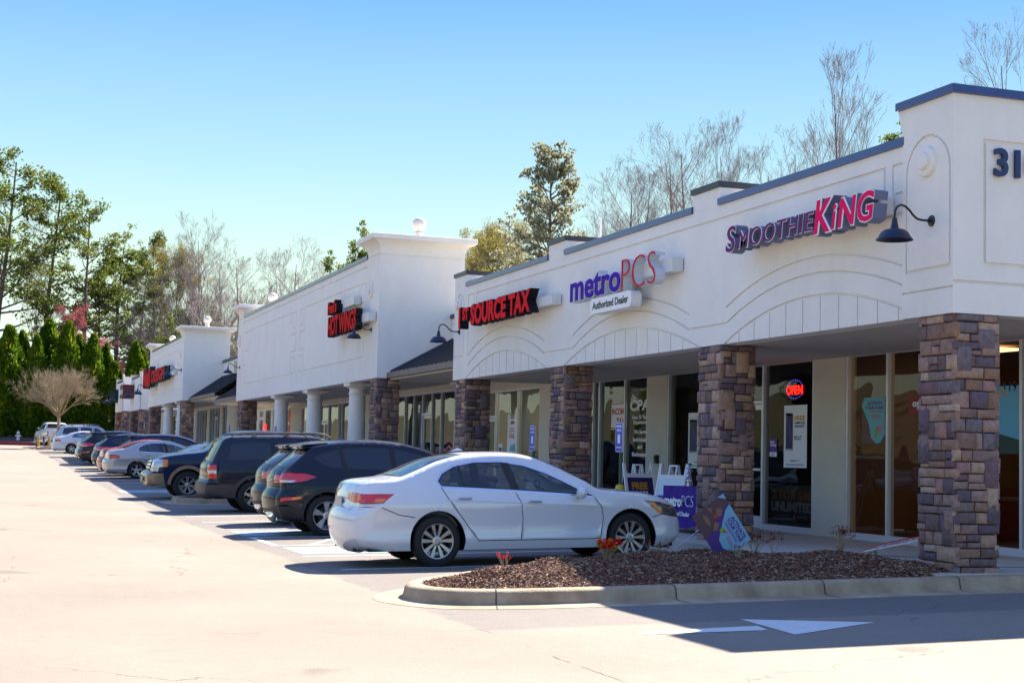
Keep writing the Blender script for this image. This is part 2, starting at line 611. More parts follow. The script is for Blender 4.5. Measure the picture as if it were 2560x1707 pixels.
# ------------------------------------------------------------------ planted island
ISL = [(15.3, -9.95), (14.32, -9.9), (14.31, -9.3), (14.3, -7.64), (14.3, -6.1), (14.3, -5.26), (14.34, -4.75), (14.46, -4.45), (14.72, -4.28), (15.1, -4.25), (15.45, -4.36), (15.75, -4.56), (16.05, -4.85), (16.45, -5.3), (16.9, -5.9), (17.3, -6.6), (17.6, -7.4), (17.75, -8.2), (17.8, -9.0), (17.8, -9.75)]
def smooth_path(p, n=3):
    for _ in range(n):
        q = [p[0]]
        for a, b in zip(p[:-1], p[1:]):
            q.append((a[0]*.75+b[0]*.25, a[1]*.75+b[1]*.25)); q.append((a[0]*.25+b[0]*.75, a[1]*.25+b[1]*.75))
        q.append(p[-1]); p = q
    return p
near_line = [(14.12, -34), (14.12, -20), (14.12, -12), (14.13, -10.6), (14.19, -9.6), (14.19, -7.6), (14.17, -6.1), (14.18, -5.3), (14.24, -4.85), (14.36, -4.5), (14.62, -4.25), (15.0, -4.14), (15.4, -4.22), (15.75, -4.42), (16.1, -4.75), (16.55, -5.25), (17.0, -5.85), (17.4, -6.55), (17.72, -7.4), (17.88, -8.2), (17.92, -9.0), (17.92, -9.72)]
KP = smooth_path(near_line, 2)
# travel is +y then round: the outside (road) is on the left of travel for the near line
kb = path_profile(KP, [(-.17, .05), (-.16, .135), (-.145, .15), (-.03, .15), (0, .135), (.015, .12), (.04, .025), (.075, .012), (.34, .004), (.36, -.05)])
ko = kb.build('kerb', KERBM, smooth=True, ang=50)
tag(ko, kind='structure')
JOINT = M('kerb_joint', (.05, .045, .04), .9)
jm = MB()
acc = 0
for a, b in zip(KP[:-1], KP[1:]):
    l = math.hypot(b[0]-a[0], b[1]-a[1])
    acc += l
    if acc > 1.55:
        acc = 0
        d = ((b[0]-a[0])/l, (b[1]-a[1])/l); nx, ny = -d[1], d[0]
        x, y = a
        if y > -9.6 and x > 15: continue
        for (o1, h1), (o2, h2) in zip([(-.17, .1), (-.145, .153), (-.03, .153), (0, .138), (.018, .122), (.044, .027), (.08, .015)], [(-.145, .153), (-.03, .153), (0, .138), (.018, .122), (.044, .027), (.08, .015), (.34, .007)]):
            q = []
            for s_, (oo, hh) in ((-.006, (o1, h1)), (.006, (o1, h1)), (.006, (o2, h2)), (-.006, (o2, h2))):
                X = x+nx*(oo+.001)+d[0]*s_; Y = y+ny*(oo+.001)+d[1]*s_
                q.append((X, Y, G(X, Y)+hh+.001))
            jm.add(q, [(0, 1, 2, 3)])
jo = jm.build('kerb_joints', JOINT); tag(jo, kind='structure')
# mulch bed
def mulch_h(x, y):
    # distance to the kerb line
    d = min(math.hypot(x-a, y-b) for a, b in KP if b > -11.5)-.15
    d = max(d, 0)
    base = G(x, y)+.125
    m = min(d/.95, 1); m = m*m*(3-2*m)
    lump = .045*math.sin(x*3.1+y*1.7)+.035*math.sin(y*4.3-x*2.2)+.02*math.sin(x*9+y*7)
    fade = min(max((y+10.6)/1.8, 0), 1)
    q = max(0, min(1, (-8.9-y)/.7))*max(0, min(1, (16.6-x)/.8)); q *= min(1, d/.16); base = base*(1-q)+max(base, .182)*q
    return base+m*(.13+lump*.6)*(.25+.75*fade)
MULCH = M('mulch', (.07, .028, .016), .95, var=.5, vscale=30, bump=1, bscale=60, col2=None)
CHIP = M('mulch_chips', (.1, .06, .04), .85, var=.3, vscale=20, island=[(.17,.055,.026),(.12,.038,.020),(.22,.08,.038),(.30,.15,.08),(.06,.03,.02),(.16,.08,.045),(.26,.15,.085),(.09,.04,.025),(.48,.35,.25),(.12,.055,.032)])
inner = [(x, y) for x, y in KP if y > -9.9 and not (x < 14.3 and y < -9.9)]
def inset_isl():
    n = len(KP); out = []
    for i, (x, y) in enumerate(KP):
        if y < -9.95: continue
        a = KP[max(i-1, 0)]; b = KP[min(i+1, n-1)]
        d = Vector((b[0]-a[0], b[1]-a[1])).normalized()
        out.append((x+d.y*.155, y-d.x*.155))
    out += [(17.7, -9.74), (15.4, -9.80), (15.2, -10.08), (14.40, -10.04)]
    return out
IP = inset_isl()
gx = [14.2+i*.09 for i in range(42)]; gy = [-10.1+j*.09 for j in range(68)]
pts = [(x+random.uniform(-.02, .02), y+random.uniform(-.02, .02)) for x in gx for y in gy if in_poly((x, y), IP)]
V, T = cdt([IP], pts)
T = [t for t in T if in_poly((sum(V[i][0] for i in t)/3, sum(V[i][1] for i in t)/3), IP)]
mb = MB()
mb.add([(x, y, mulch_h(x, y)) for x, y in V], T)
o = mb.build('mulch_bed', MULCH, smooth=True, ang=180); tag(o, kind='stuff', label='dark brown wood mulch heaped inside the kerbed island', cat='mulch')
def chips(poly, n, hf, seed, zoff=0):
    rnd = random.Random(seed)
    x0 = min(p[0] for p in poly); x1 = max(p[0] for p in poly); y0 = min(p[1] for p in poly); y1 = max(p[1] for p in poly)
    mb = MB()
    while n > 0:
        x = rnd.uniform(x0, x1); y = rnd.uniform(y0, y1)
        if not in_poly((x, y), poly): continue
        n -= 1
        z = hf(x, y)+rnd.uniform(0, .022)+zoff
        a = rnd.uniform(0, 6.283); el = rnd.gauss(0, .35)
        l = rnd.uniform(.008, .042); wd = rnd.uniform(.002, .008)
        if rnd.random() < .02: l *= 1.4; wd *= 1.5
        d = Vector((math.cos(a)*math.cos(el), math.sin(a)*math.cos(el), math.sin(el)))
        s = d.cross(Vector((rnd.gauss(0, .5), rnd.gauss(0, .5), 1))).normalized()
        up = s.cross(d)
        c = Vector((x, y, z))
        mb.add([c-d*l-s*wd, c-d*l+s*wd, c+d*l+s*wd*.6, c+d*l-s*wd*.6, c-d*l*.6+up*.008, c+d*l*.7+up*.006], [(0, 4, 5, 3), (1, 2, 5, 4), (0, 1, 4), (2, 3, 5)])
    return mb
o = chips(IP, 46000, mulch_h, 3).build('mulch_chips', CHIP, recalc=False); tag(o, kind='stuff', label='loose shredded bark chips scattered over the kerbed island', cat='mulch')

# ------------------------------------------------------------------ painted markings
PAINTW = M('road_paint', (.62, .61, .58), .7, var=.12, vscale=14, detail=9)
PAINTB = M('blue_road_paint', (.16, .36, .50), .7, var=.2, vscale=12, col2=(.30, .45, .52))
def marks(polys, m, name):
    mb = MB()
    for p in polys:
        # follow the cross fall: split finely along y
        ys = [q[1] for q in p]
        V_, T_ = cdt([p], [], [[(min(q[0] for q in p)-.01, yy), (max(q[0] for q in p)+.01, yy)] for yy in (-4.2, -10.7) if min(ys) < yy < max(ys)])
        T_ = [t for t in T_ if in_poly((sum(V_[i][0] for i in t)/3, sum(V_[i][1] for i in t)/3), p)]
        mb.add([(x, y, G(x, y)+.004) for x, y in V_], T_)
    o = mb.build(name, m); tag(o, kind='structure')
def line(x0, y0, x1, y1, w=.10):
    return strips([(x0, y0), (x1, y1)], w)[0]
marks([[(11.90, -5.30), (11.70, -5.22), (11.66, -6.34), (11.96, -6.40)],
       [(12.46, -6.50), (11.31, -6.40), (11.87, -7.50)]], PAINTW, 'road_arrow')
ls = []
for x in (18.95, 21.35, 23.8, 26.0, 28.7, 31.4, 34.0):
    ls.append(line(x, -4.42, x, -9.4))
ls += [line(23.8, -4.45, 26.0, -4.45)]
for i in range(5):
    ls.append(line(23.85, -5.0-i*.95, 25.95, -5.95-i*.95, .09))
for x in (42.6, 45.3, 48.0, 50.2, 52.9, 55.6, 58.4, 61.1, 63.8, 66.5, 69.2, 72, 74.8, 77.5, 80.2, 83, 86, 89, 92, 95, 98, 101, 104):
    ls.append(line(x, -4.42, x, -9.4))
marks(ls, PAINTW, 'parking_lines')
def access(xc, yc, s, nm):
    sq = [(xc-.75*s, yc+.9*s), (xc+.75*s, yc+.9*s), (xc+.75*s, yc-.9*s), (xc-.75*s, yc-.9*s)]
    marks([sq], PAINTB, 'blue_stall_square')
    mb = MB()
    f = lambda a, b: (xc+b*s, yc-a*s)          # a to the building, b away from the camera
    def st(pts, w):
        for q in strips([f(a, b) for a, b in pts], w): mb.add([(x, y, G(x, y)+.0082) for x, y in q], [(0, 1, 2, 3)])
    arc = [(.12+.32*math.cos(t*.35), -.12+.34*math.sin(t*.35)) for t in range(-9, 6)]
    st(arc, .09*s); st([(-.62, .1), (-.05, .05), (.0, .35), (.45, .42), (.55, .25)], .10*s); st([(-.3, .08), (-.3, .38)], .08*s)
    mb.lathe([(0.001, 0), (.12*s, 0)], (f(-.72, .1)[0], f(-.72, .1)[1], G(*f(-.72, .1))+.0085), n=14)
    o = mb.build('access_symbol', PAINTW, recalc=False); tag(o, kind='structure')
access(22.55, -5.35, 1.0, 'a'); access(27.3, -5.3, 1.0, 'b'); access(49.2, -5.2, 1., 'c')
# ------------------------------------------------------------------ buildings
YF, YW = -10.03, -12.85
def wp(mb, name, mats, parent, smooth=False, ang=40, **k):
    """part built in world coordinates under a parent that stands elsewhere"""
    o = mb.build(name, mats, None, smooth, ang, **k)
    o.parent = parent
    inv = Matrix.Identity(4)
    q = parent
    t = Vector((0, 0, 0))
    while q:
        if q.type == 'EMPTY': t += Vector(q.location)
        q = q.parent
    o.matrix_parent_inverse = Matrix.Translation(-t) if parent.type == 'EMPTY' else Matrix.Identity(4)
    return o
FF = lambda y: (lambda a, b, d: (a, y+d, b))              # a = world X, b = z
FT = lambda y: (lambda a, b, d: (-a, y+d, b))             # a runs to the viewer's right (= -X)
def stone_pillar(x0, x1, y0, y1, z0, z1, parent, seed):
    rnd = random.Random(seed)
    mb = MB()
    mb.box(x0+.03, x1-.03, y0+.03, y1-.03, z0, z1, 1)
    sides = [((x0, y1), (1, 0), (0, 1), x1-x0), ((x0, y0), (0, 1), (-1, 0), y1-y0), ((x1, y0), (0, 1), (1, 0), y1-y0), ((x0, y0), (1, 0), (0, -1), x1-x0)]
    for si, (o, d, nrm, W) in enumerate(sides):
        z = z0; row = 0
        while z < z1-.02:
            h = rnd.choice([.09, .11, .13, .15, .175, .19])
            if z1-z-h < .06: h = z1-z
            a = 0
            ext = .034 if (row+si) % 2 else -.004
            lo, hi = -ext, W+ext
            a = lo
            while a < hi-.01:
                b = a+rnd.uniform(.14, .36)
                if hi-b < .08: b = hi
                parts = [(a, b, z, z+h)]
                if h > .13 and rnd.random() < .35:
                    s = z+h*rnd.uniform(.4, .6); parts = [(a, b, z, s), (a, b, s, z+h)]
                elif h > .11 and b-a > .2 and rnd.random() < .3:
                    s = a+(b-a)*rnd.uniform(.35, .65); parts = [(a, s, z, z+h), (s, b, z, z+h)]
                for (p, q, r, t) in parts:
                    g = .0045; e = .011; dp = rnd.uniform(.022, .042) if len(parts) < 9 else .05
                    jj = lambda: rnd.uniform(-.004, .004)
                    def P(u_, v_, dd): return (o[0]+d[0]*u_+nrm[0]*dd, o[1]+d[1]*u_+nrm[1]*dd, v_)
                    base = [(p+g, r+g), (q-g, r+g), (q-g, t-g), (p+g, t-g)]
                    mid = [(p+g+jj(), r+g+jj()), (q-g+jj(), r+g+jj()), (q-g+jj(), t-g+jj()), (p+g+jj(), t-g+jj())]
                    cu = (mid[0][0]+mid[1][0]+mid[2][0]+mid[3][0])/4; cv = (mid[0][1]+mid[1][1]+mid[2][1]+mid[3][1])/4
                    top = [(m_[0]+(e if m_[0] < cu else -e), m_[1]+(e if m_[1] < cv else -e)) for m_ in mid]
                    vs = [P(*k_, -.035) for k_ in base]+[P(*k_, dp-.012) for k_ in mid]+[P(*k_, dp+jj()*.6) for k_ in top]+[P(cu+jj()*3, cv+jj()*2, dp+.006)]
                    fs = []
                    for i in range(4):
                        j = (i+1) % 4
                        fs += [(i, j, 4+j, 4+i), (4+i, 4+j, 8+j, 8+i), (8+i, 8+j, 12)]
                    mb.add(vs, fs, 0)
                a = b
            z += h; row += 1
        for _ in range(5):              # a few tall stones laid across two courses
            sw, sh = rnd.uniform(.12, .22), rnd.uniform(.22, .32)
            p = rnd.choice([-.003, rnd.uniform(0, W-sw), W-sw+.003]); r = rnd.uniform(z0+.05, z1-sh-.05); q, t = p+sw, r+sh; dp = rnd.uniform(.046, .052)
            def P(u_, v_, dd): return (o[0]+d[0]*u_+nrm[0]*dd, o[1]+d[1]*u_+nrm[1]*dd, v_)
            bs = [(p, r), (q, r), (q, t), (p, t)]; e = .013
            vs = [P(*k_, -.03) for k_ in bs]+[P(*k_, dp-.013) for k_ in bs]+[P(k_[0]+(e if k_[0] == p else -e), k_[1]+(e if k_[1] == r else -e), dp+rnd.uniform(-.003, .003)) for k_ in bs]+[P((p+q)/2, (r+t)/2, dp+.007)]
            fs = []
            for i in range(4):
                j = (i+1) % 4
                fs += [(i, j, 4+j, 4+i), (4+i, 4+j, 8+j, 8+i), (8+i, 8+j, 12)]
            mb.add(vs, fs, 0)
    return wp(mb, 'pillar', [STONE, MORTAR], parent, smooth=True, ang=50)

def storefront(b, x0, x1, zf, zh, zt, ops, y=YW):
    """wall with glazed openings. ops: (xa, xb, [mullions], [(door xa, xb, double)])"""
    mb = MB()
    edges = sorted(ops, key=lambda o: o[0])
    x = x0
    for o in edges:
        if o[0]-x > .02: mb.box(x, o[0], y-.2, y, zf-.2, zh)
        x = o[1]
    if x1-x > .02: mb.box(x, x1, y-.2, y, zf-.2, zh)
    mb.box(x0, x1, y-.2, y-.0015, zh, zt)
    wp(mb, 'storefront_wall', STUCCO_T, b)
    for xa, xb, mul, doors in edges:
        fm = MB()
        t = .055; yb, yf_ = y-.13, y-.012
        fm.box(xa, xa+t, yb, yf_, zf, zh); fm.box(xb-t, xb, yb, yf_, zf, zh)
        fm.box(xa+t, xb-t, yb, yf_, zh-t, zh)
        xs = sorted([xa+t, xb-t]+list(mul))
        cuts = [xa+t]
        for m_ in sorted(mul):
            fm.box(m_-t/2, m_+t/2, yb+.002, yf_-.002, zf, zh-t)
        segs = []
        c = xa+t
        for m_ in sorted(mul)+[None]:
            e = (m_-t/2) if m_ is not None else xb-t
            segs.append((c, e)); c = (m_+t/2) if m_ is not None else None
        dseg = []
        gm = MB()
        for s0, s1 in segs:
            isd = None
            for d in doors:
                if s0-.1 < (d[0]+d[1])/2 < s1+.1: isd = d
            if isd:
                zt_ = zf+2.16
                fm.box(s0, s1, yb+.004, yf_-.004, zt_, zt_+t)
                gm.add([(s0, y-.07, zt_+t), (s1, y-.07, zt_+t), (s1, y-.07, zh-t), (s0, y-.07, zh-t)], [(0, 1, 2, 3)])
                leaves = [(s0, s1)] if not isd[2] else [(s0, (s0+s1)/2), ((s0+s1)/2, s1)]
                for q0, q1 in leaves:
                    dm = MB(); s_ = .085
                    q0 += .006; q1 -= .006
                    ya, yc = y-.10, y-.055
                    dm.box(q0, q0+s_, ya, yc, zf+.012, zt_-.01); dm.box(q1-s_, q1, ya, yc, zf+.012, zt_-.01)
                    dm.box(q0+s_, q1-s_, ya, yc, zf+.012, zf+.22); dm.box(q0+s_, q1-s_, ya, yc, zt_-.10, zt_-.01)
                    do = wp(dm, 'door', FRAME, b)
                    pm = MB(); pm.add([(q0+s_, y-.08, zf+.22), (q1-s_, y-.08, zf+.22), (q1-s_, y-.08, zt_-.1), (q0+s_, y-.08, zt_-.1)], [(0, 1, 2, 3)])
                    pm.build('pane', SHOPGLASS, do)
                    hm = MB(); hm.box(q0+s_-.02, q1-s_+.02, yc, yc+.03, zf+1.0, zf+1.045)
                    hm.tube([(q1-.05, yc, zf+.95), (q1-.05, yc+.06, zf+.97), (q1-.05, yc+.06, zf+1.27), (q1-.05, yc, zf+1.29)], .011, 6)
                    hm.build('handle', FRAME, do)
            else:
                fm.box(s0, s1, yb+.004, yf_-.004, zf, zf+.10)
                gm.add([(s0, y-.07, zf+.10), (s1, y-.07, zf+.10), (s1, y-.07, zh-t), (s0, y-.07, zh-t)], [(0, 1, 2, 3)])
        wo_ = wp(fm, 'window', FRAME, b)
        gm.build('pane', SHOPGLASS, wo_)

def cornice_box(mb, x0, x1, y0, y1, prof, m=0):
    """stacked frustums: prof = [(z, overhang)]"""
    vs = []
    for z, o in prof: vs += [(x0-o, y0-o, z), (x1+o, y0-o, z), (x1+o, y1+o, z), (x0-o, y1+o, z)]
    n = len(prof)
    fs = [(0, 3, 2, 1), tuple(4*(n-1)+i for i in range(4))]
    for i in range(n-1):
        for j in range(4):
            fs.append((4*i+j, 4*i+(j+1) % 4, 4*i+4+(j+1) % 4, 4*i+4+j))
    mb.add(vs, fs, m)
def disc(mb, cx, cz, r, d, y=YF, seg=28):
    mb.lathe([(0.001, d), (r-.012, d), (r, d-.012), (r, -.01)], (cx, y, cz), 'y', seg)
GW = .032
def arc_pts(xc, hw, zs, zp, n=20):
    h = zp-zs; R = (hw*hw+h*h)/(2*h); cz = zp-R
    a = math.asin(hw/R)
    return [(xc+R*math.sin(-a+2*a*i/n), cz+R*math.cos(-a+2*a*i/n)) for i in range(n+1)]
def arcade_grooves(bays, zb, x_l, x_r):
    g = []
    for xc, hw in bays:
        a = arc_pts(xc, hw, zb, zb+.46)
        g += strips(a, GW)
        n = int(hw*2/.44)
        x = xc-n/2*.44
        h = .46; R = (hw*hw+h*h)/(2*h); cz = zb+.46-R
        while x <= xc+hw:
            if abs(x-xc) < hw-.06:
                zt = cz+math.sqrt(R*R-(x-xc)**2)
                if zt-zb > .05: g += strips([(x, zb+.0), (x, zt)], GW*.85)
            x += .44
        g += strips(arc_pts(xc, 2.38, zb+.52, zb+.95), GW)
        g += strips(arc_pts(xc, 2.38, zb+.29, zb+.745), GW*.8)
    bs = sorted(bays)
    for (a, _), (b, _) in zip(bs[:-1], bs[1:]):
        if b-2.38-(a+2.38) > .05: g += strips([(a+2.38, zb+.29), (b-2.38, zb+.29)], GW*.8)
    return g

# ---- the near arcade building (ends at the big corner tower)
A = thing('shop_building', 'low cream stucco shop building with three ribbed arches and blue coping, nearest the camera', 'building', (24, -22, .17))
zb = 2.98
bays = [(17.4, 2.42), (23.4, 2.78), (29.65, 2.52)]
gr = arcade_grooves(bays, zb, 14.3, 33.1)
# panel reveals
gr += strips([(31.52, 4.80), (15.72, 4.80)], GW)
for xa, sg in ((15.72, -1), (31.52, 1)):
    gr += strips([(xa, 4.80), (xa, 4.22), (xa+sg*.54, 4.22), (xa+sg*.54, 3.51)], GW)
    sq = [(xa+sg*.17, 4.46), (xa+sg*.17, 4.80), (xa+sg*.58, 4.80), (xa+sg*.58, 4.46), (xa+sg*.17, 4.46)]
    gr += strips(sq, GW)
# tower panels with round heads
def round_panel(xc, hw, z0_, z1_):
    p = [(xc-hw, z0_), (xc-hw, z1_-hw)]+[(xc-hw*math.cos(t), z1_-hw+hw*math.sin(t)) for t in [math.pi*i/14 for i in range(1, 14)]]+[(xc+hw, z1_-hw), (xc+hw, z0_), (xc-hw, z0_)]
    return strips(p, GW)
gr += round_panel(32.72, .32, 3.49, 4.86)
mb = MB()
outer = [(15.3, zb), (33.12, zb), (33.12, 5.0), (15.3, 5.0)]
grooved(mb, outer, [g for g in gr], FF(YF), .029)
mb.box(15.301, 33.119, YF-.319, YF-.04, zb+.012, 4.99)
mb.add([(15.3, YF, zb), (33.12, YF, zb), (33.12, YF-.32, zb), (15.3, YF-.32, zb)], [(0, 1, 2, 3)])
mb.add([(33.12, YF, zb), (33.12, YF, 5.0), (33.12, YF-.32, 5.0), (33.12, YF-.32, zb)], [(0, 1, 2, 3)])
wp(mb, 'fascia', STUCCO, A, recalc=False)
# corner tower
mb = MB()
TX0, TX1, TY0 = 14.32, 15.30, -10.0
tg = strips([(14.32, zb+.29), (15.30, zb+.29)], GW*.6)+round_panel(14.80, .42, 3.51, 5.02)
grooved(mb, [(TX0, zb), (TX1, zb), (TX1, 5.32), (TX0, 5.32)], tg, FF(TY0), .029)
FE = lambda x: (lambda a, b, d: (x-d, -a, b))               # end wall: a = -Y
eg = strips([(10.41, 4.91), (13.6, 4.91), (13.6, 3.54), (10.41, 3.54), (10.41, 4.91)], .05)+strips([(10.03, 3.33), (34, 3.33)], .03)
eg = strips([(10.41, 4.91), (13.6, 4.91), (13.6, 3.54), (10.41, 3.54), (10.41, 4.91)], .04)+strips([(10.02, 3.33), (33.98, 3.33)], .03)
grooved(mb, [(10.0, zb), (34.0, zb), (34.0, 5.41), (10.0, 5.41)], eg, FE(TX0), .03)
mb.add([(TX0, TY0, 5.32), (TX1, TY0, 5.32), (TX1, TY0, 5.41), (TX0, TY0, 5.41)], [(0, 1, 2, 3)])
# back and inner faces
mb.add([(TX0, TY0, zb), (TX1, TY0, zb), (TX1, -10.55, zb), (TX0+.3, -10.55, zb), (TX0+.3, -34, zb), (TX0, -34, zb)], [(0, 1, 2, 3, 4, 5)])
mb.box(TX0+.04, TX0+.3, -34, -10.56, zb+.001, 5.4)
mb.add([(TX1, TY0, zb), (TX1, TY0, 5.1), (TX1, -10.55, 5.1), (TX1, -10.55, zb)], [(0, 1, 2, 3)])
mb.box(TX0+.04, TX1-.002, -10.56, -10.05, 4.9, 5.40)
# little cove under the cap on the far side
mb.add([(TX1, TY0, 5.06), (TX1+.035, TY0, 5.2), (TX1+.1, TY0, 5.41), (TX1, TY0, 5.41), (TX1, -10.5, 5.06), (TX1+.035, -10.5, 5.2), (TX1+.1, -10.5, 5.41), (TX1, -10.5, 5.41)], [(0, 1, 2, 3), (4, 7, 6, 5), (0, 4, 5, 1), (1, 5, 6, 2)])
wp(mb, 'corner_tower', STUCCO, A, recalc=True)
# disc ornaments
mb = MB(); disc(mb, 14.80, 4.72, .17, .05, TY0); disc(mb, 14.80, 4.72, .095, .10, TY0)
wp(mb, 'round_ornament', STUCCO, A, smooth=True)
mb = MB(); disc(mb, 32.72, 4.62, .17, .05); disc(mb, 32.72, 4.62, .095, .10)
wp(mb, 'round_ornament', STUCCO, A, smooth=True)
# coping
mb = MB()
[mb.box(a_, b_, YF-.36, YF+.035, 5.003, 5.10) for a_, b_ in ((15.28, 20.05), (20.91, 26.25), (27.11, 32.25))]
mb.box(TX0-.04, TX1+.10, -10.56, TY0+.04, 5.412, 5.505)
mb.box(TX0-.04, TX0+.34, -34, -10.562, 5.411, 5.504)
wp(mb, 'coping', COPING, A)
for i, x in enumerate((20.05, 26.25, 32.25)):
    mb = MB()
    cornice_box(mb, x, x+.86, YF-.72, YF-.0, [(5.001, 0), (5.27, 0)])
    wp(mb, 'parapet_block', STUCCO, A)
    mb = MB(); mb.box(x-.03, x+.89+.02, YF-.76, YF+.03, 5.273, 5.36)
    wp(mb, 'block_coping', COPING2, A)
# soffit and roof
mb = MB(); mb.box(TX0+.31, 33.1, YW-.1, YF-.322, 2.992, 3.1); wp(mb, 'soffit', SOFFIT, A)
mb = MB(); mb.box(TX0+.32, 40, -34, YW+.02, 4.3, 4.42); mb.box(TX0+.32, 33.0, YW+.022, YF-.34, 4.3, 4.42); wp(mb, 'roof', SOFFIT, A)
storefront(A, 15.6, 40.05, .17, 3.04, 3.3, [
    (16.2, 21.22, [16.93, 18.45, 20.07], []), (22.2, 25.2, [23.94], [(23.94, 25.15, False)]),
    (24.0+3.75-.0-2.35+.9, 27.85, [], []) if 0 else (25.75, 27.85, [26.4], []),
    (28.80, 33.1, [30.0, 31.4, 31.75, 32.85], [(31.8, 32.8, False)]), (35.12, 39.55, [36.8, 38.55], [(38.6, 39.5, False)])])
for i, x in enumerate((14.34, 20.0, 26.23, 32.2)):
    stone_pillar(x+.02, x+.66, YF-.56, YF-.04, .12, zb, A, 11+i)
# interior shell
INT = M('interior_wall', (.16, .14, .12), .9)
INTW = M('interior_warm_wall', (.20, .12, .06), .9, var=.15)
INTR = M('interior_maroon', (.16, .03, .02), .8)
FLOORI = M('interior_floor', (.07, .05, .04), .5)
def interior(b, x0, x1, zf, zt, m, yb=-19):
    mb = MB()
    mb.add([(x0, yb, zf), (x1, yb, zf), (x1, yb, zt), (x0, yb, zt)], [(0, 1, 2, 3)])
    mb.add([(x0, yb, zf), (x0, YW-.2, zf), (x0, YW-.2, zt), (x0, yb, zt)], [(0, 1, 2, 3)])
    mb.add([(x1, yb, zf), (x1, YW-.2, zf), (x1, YW-.2, zt), (x1, yb, zt)], [(0, 1, 2, 3)])
    mb.add([(x0, yb, zf), (x1, yb, zf), (x1, YW-.1, zf), (x0, YW-.1, zf)], [(0, 1, 2, 3)], 1)
    mb.add([(x0, yb, zt), (x1, yb, zt), (x1, YW-.1, zt), (x0, YW-.1, zt)], [(0, 1, 2, 3)])
    wp(mb, 'interior', [m, FLOORI], b, recalc=False)
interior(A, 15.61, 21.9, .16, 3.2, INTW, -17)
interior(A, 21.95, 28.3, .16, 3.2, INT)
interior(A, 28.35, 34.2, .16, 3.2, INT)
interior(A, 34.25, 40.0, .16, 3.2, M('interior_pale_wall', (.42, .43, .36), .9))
# building numbers on the end wall
mb = MB()
put_text(mb, '3100', lambda a, b, d: (TX0-d, -a, b), 10.51, 4.53, .31, m=0, bold=.035, depth=.04, d0=.015)
wp(mb, 'building_number', M('navy_letters', (.012, .03, .11), .4), A)
# gap wall + canopy
CANM = M('canopy_metal', (.035, .034, .036), .42, metal=.6)
CANF = M('canopy_fascia', (.17, .13, .12), .6, var=.1)
def canopy(b, x0, x1, ze, zr, ye=-10.35, yr=-12.06):
    mb = MB()
    mb.add([(x0, ye, ze), (x1, ye, ze), (x1, yr, zr), (x0, yr, zr), (x0, ye, ze-.04), (x1, ye, ze-.04), (x1, yr, zr-.04), (x0, yr, zr-.04)],
           [(0, 1, 2, 3), (4, 7, 6, 5), (0, 4, 5, 1), (0, 3, 7, 4), (1, 5, 6, 2)])
    x = x0+.05
    while x < x1:
        mb.add([(x-.02, ye, ze+.002), (x+.02, ye, ze+.002), (x+.02, yr, zr+.002), (x-.02, yr, zr+.002), (x-.008, ye, ze+.05), (x+.008, ye, ze+.05), (x+.008, yr, zr+.05), (x-.008, yr, zr+.05)],
               [(0, 4, 7, 3), (1, 2, 6, 5), (4, 5, 6, 7), (0, 1, 5, 4)])
        x += .42
    wp(mb, 'canopy_roof', CANM, b)
    mb = MB(); mb.box(x0, x1, ye, ye+.05, ze-.15, ze-.005)
    wp(mb, 'canopy_gutter', CANF, b)
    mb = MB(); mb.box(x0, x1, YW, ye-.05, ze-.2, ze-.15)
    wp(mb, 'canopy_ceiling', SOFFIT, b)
canopy(A, 33.14, 40.08, 3.48, 4.42)
mb = MB(); grooved(mb, [(33.14, 3.2), (40.09, 3.2), (40.09, 5.0), (33.14, 5.0)], strips([(33.2, 4.85), (40.05, 4.85)], GW), FF(-12.06), .02)
mb.box(33.14, 40.09, -12.4, -12.09, 3.2, 5.0); wp(mb, 'link_wall', STUCCO, A)
mb = MB(); mb.box(33.14, 40.09, -12.44, -12.02, 5.002, 5.11); wp(mb, 'link_coping', COPING2, A)

# ---- tall blocks with a cornice tower at each end
def ball(b, x, y, z, r=.20):
    mb = MB()
    pr = [(.17, 0), (.17, .05), (.12, .08), (.10, .14), (.13, .17), (.13, .20), (.09, .23)]
    n = 14
    c = .23+r*.93
    for i in range(1, n+1):
        t = -math.pi/2+.42+(math.pi-.42)*i/n
        pr.append((max(r*math.cos(t), .0005), c+r*math.sin(t)))
    s = r/.20
    mb.lathe([(a*1.0, h) for a, h in pr], (x, y, z), 'z', 24)
    wp(mb, 'ball_finial', STUCCO_B, b, smooth=True, ang=60)
STUCCO_B = M('finial_stucco', (.72, .66, .58), .85)
def round_column(b, x, zf, zt, r0_=.27, r1_=.235, y=YF-.36):
    mb = MB()
    H = zt-zf
    pr = [(.36, 0), (.36, .10), (.32, .12), (.33, .17), (r0_+.02, .2), (r0_, .24)]
    pr += [(r0_+(r1_-r0_)*t, .24+(H-.24-.34)*t) for t in (.33, .66, 1)]
    pr += [(r1_+.03, H-.33), (r1_+.03, H-.29), (r1_, H-.28), (r1_, H-.17), (r1_+.03, H-.15), (.36, H-.09)]
    mb.lathe(pr, (x, y, zf), 'z', 32)
    mb.box(x-.38, x+.38, y-.38, y+.33, zt-.09, zt-.001)
    wp(mb, 'round_column', STUCCO, b, smooth=True, ang=35)
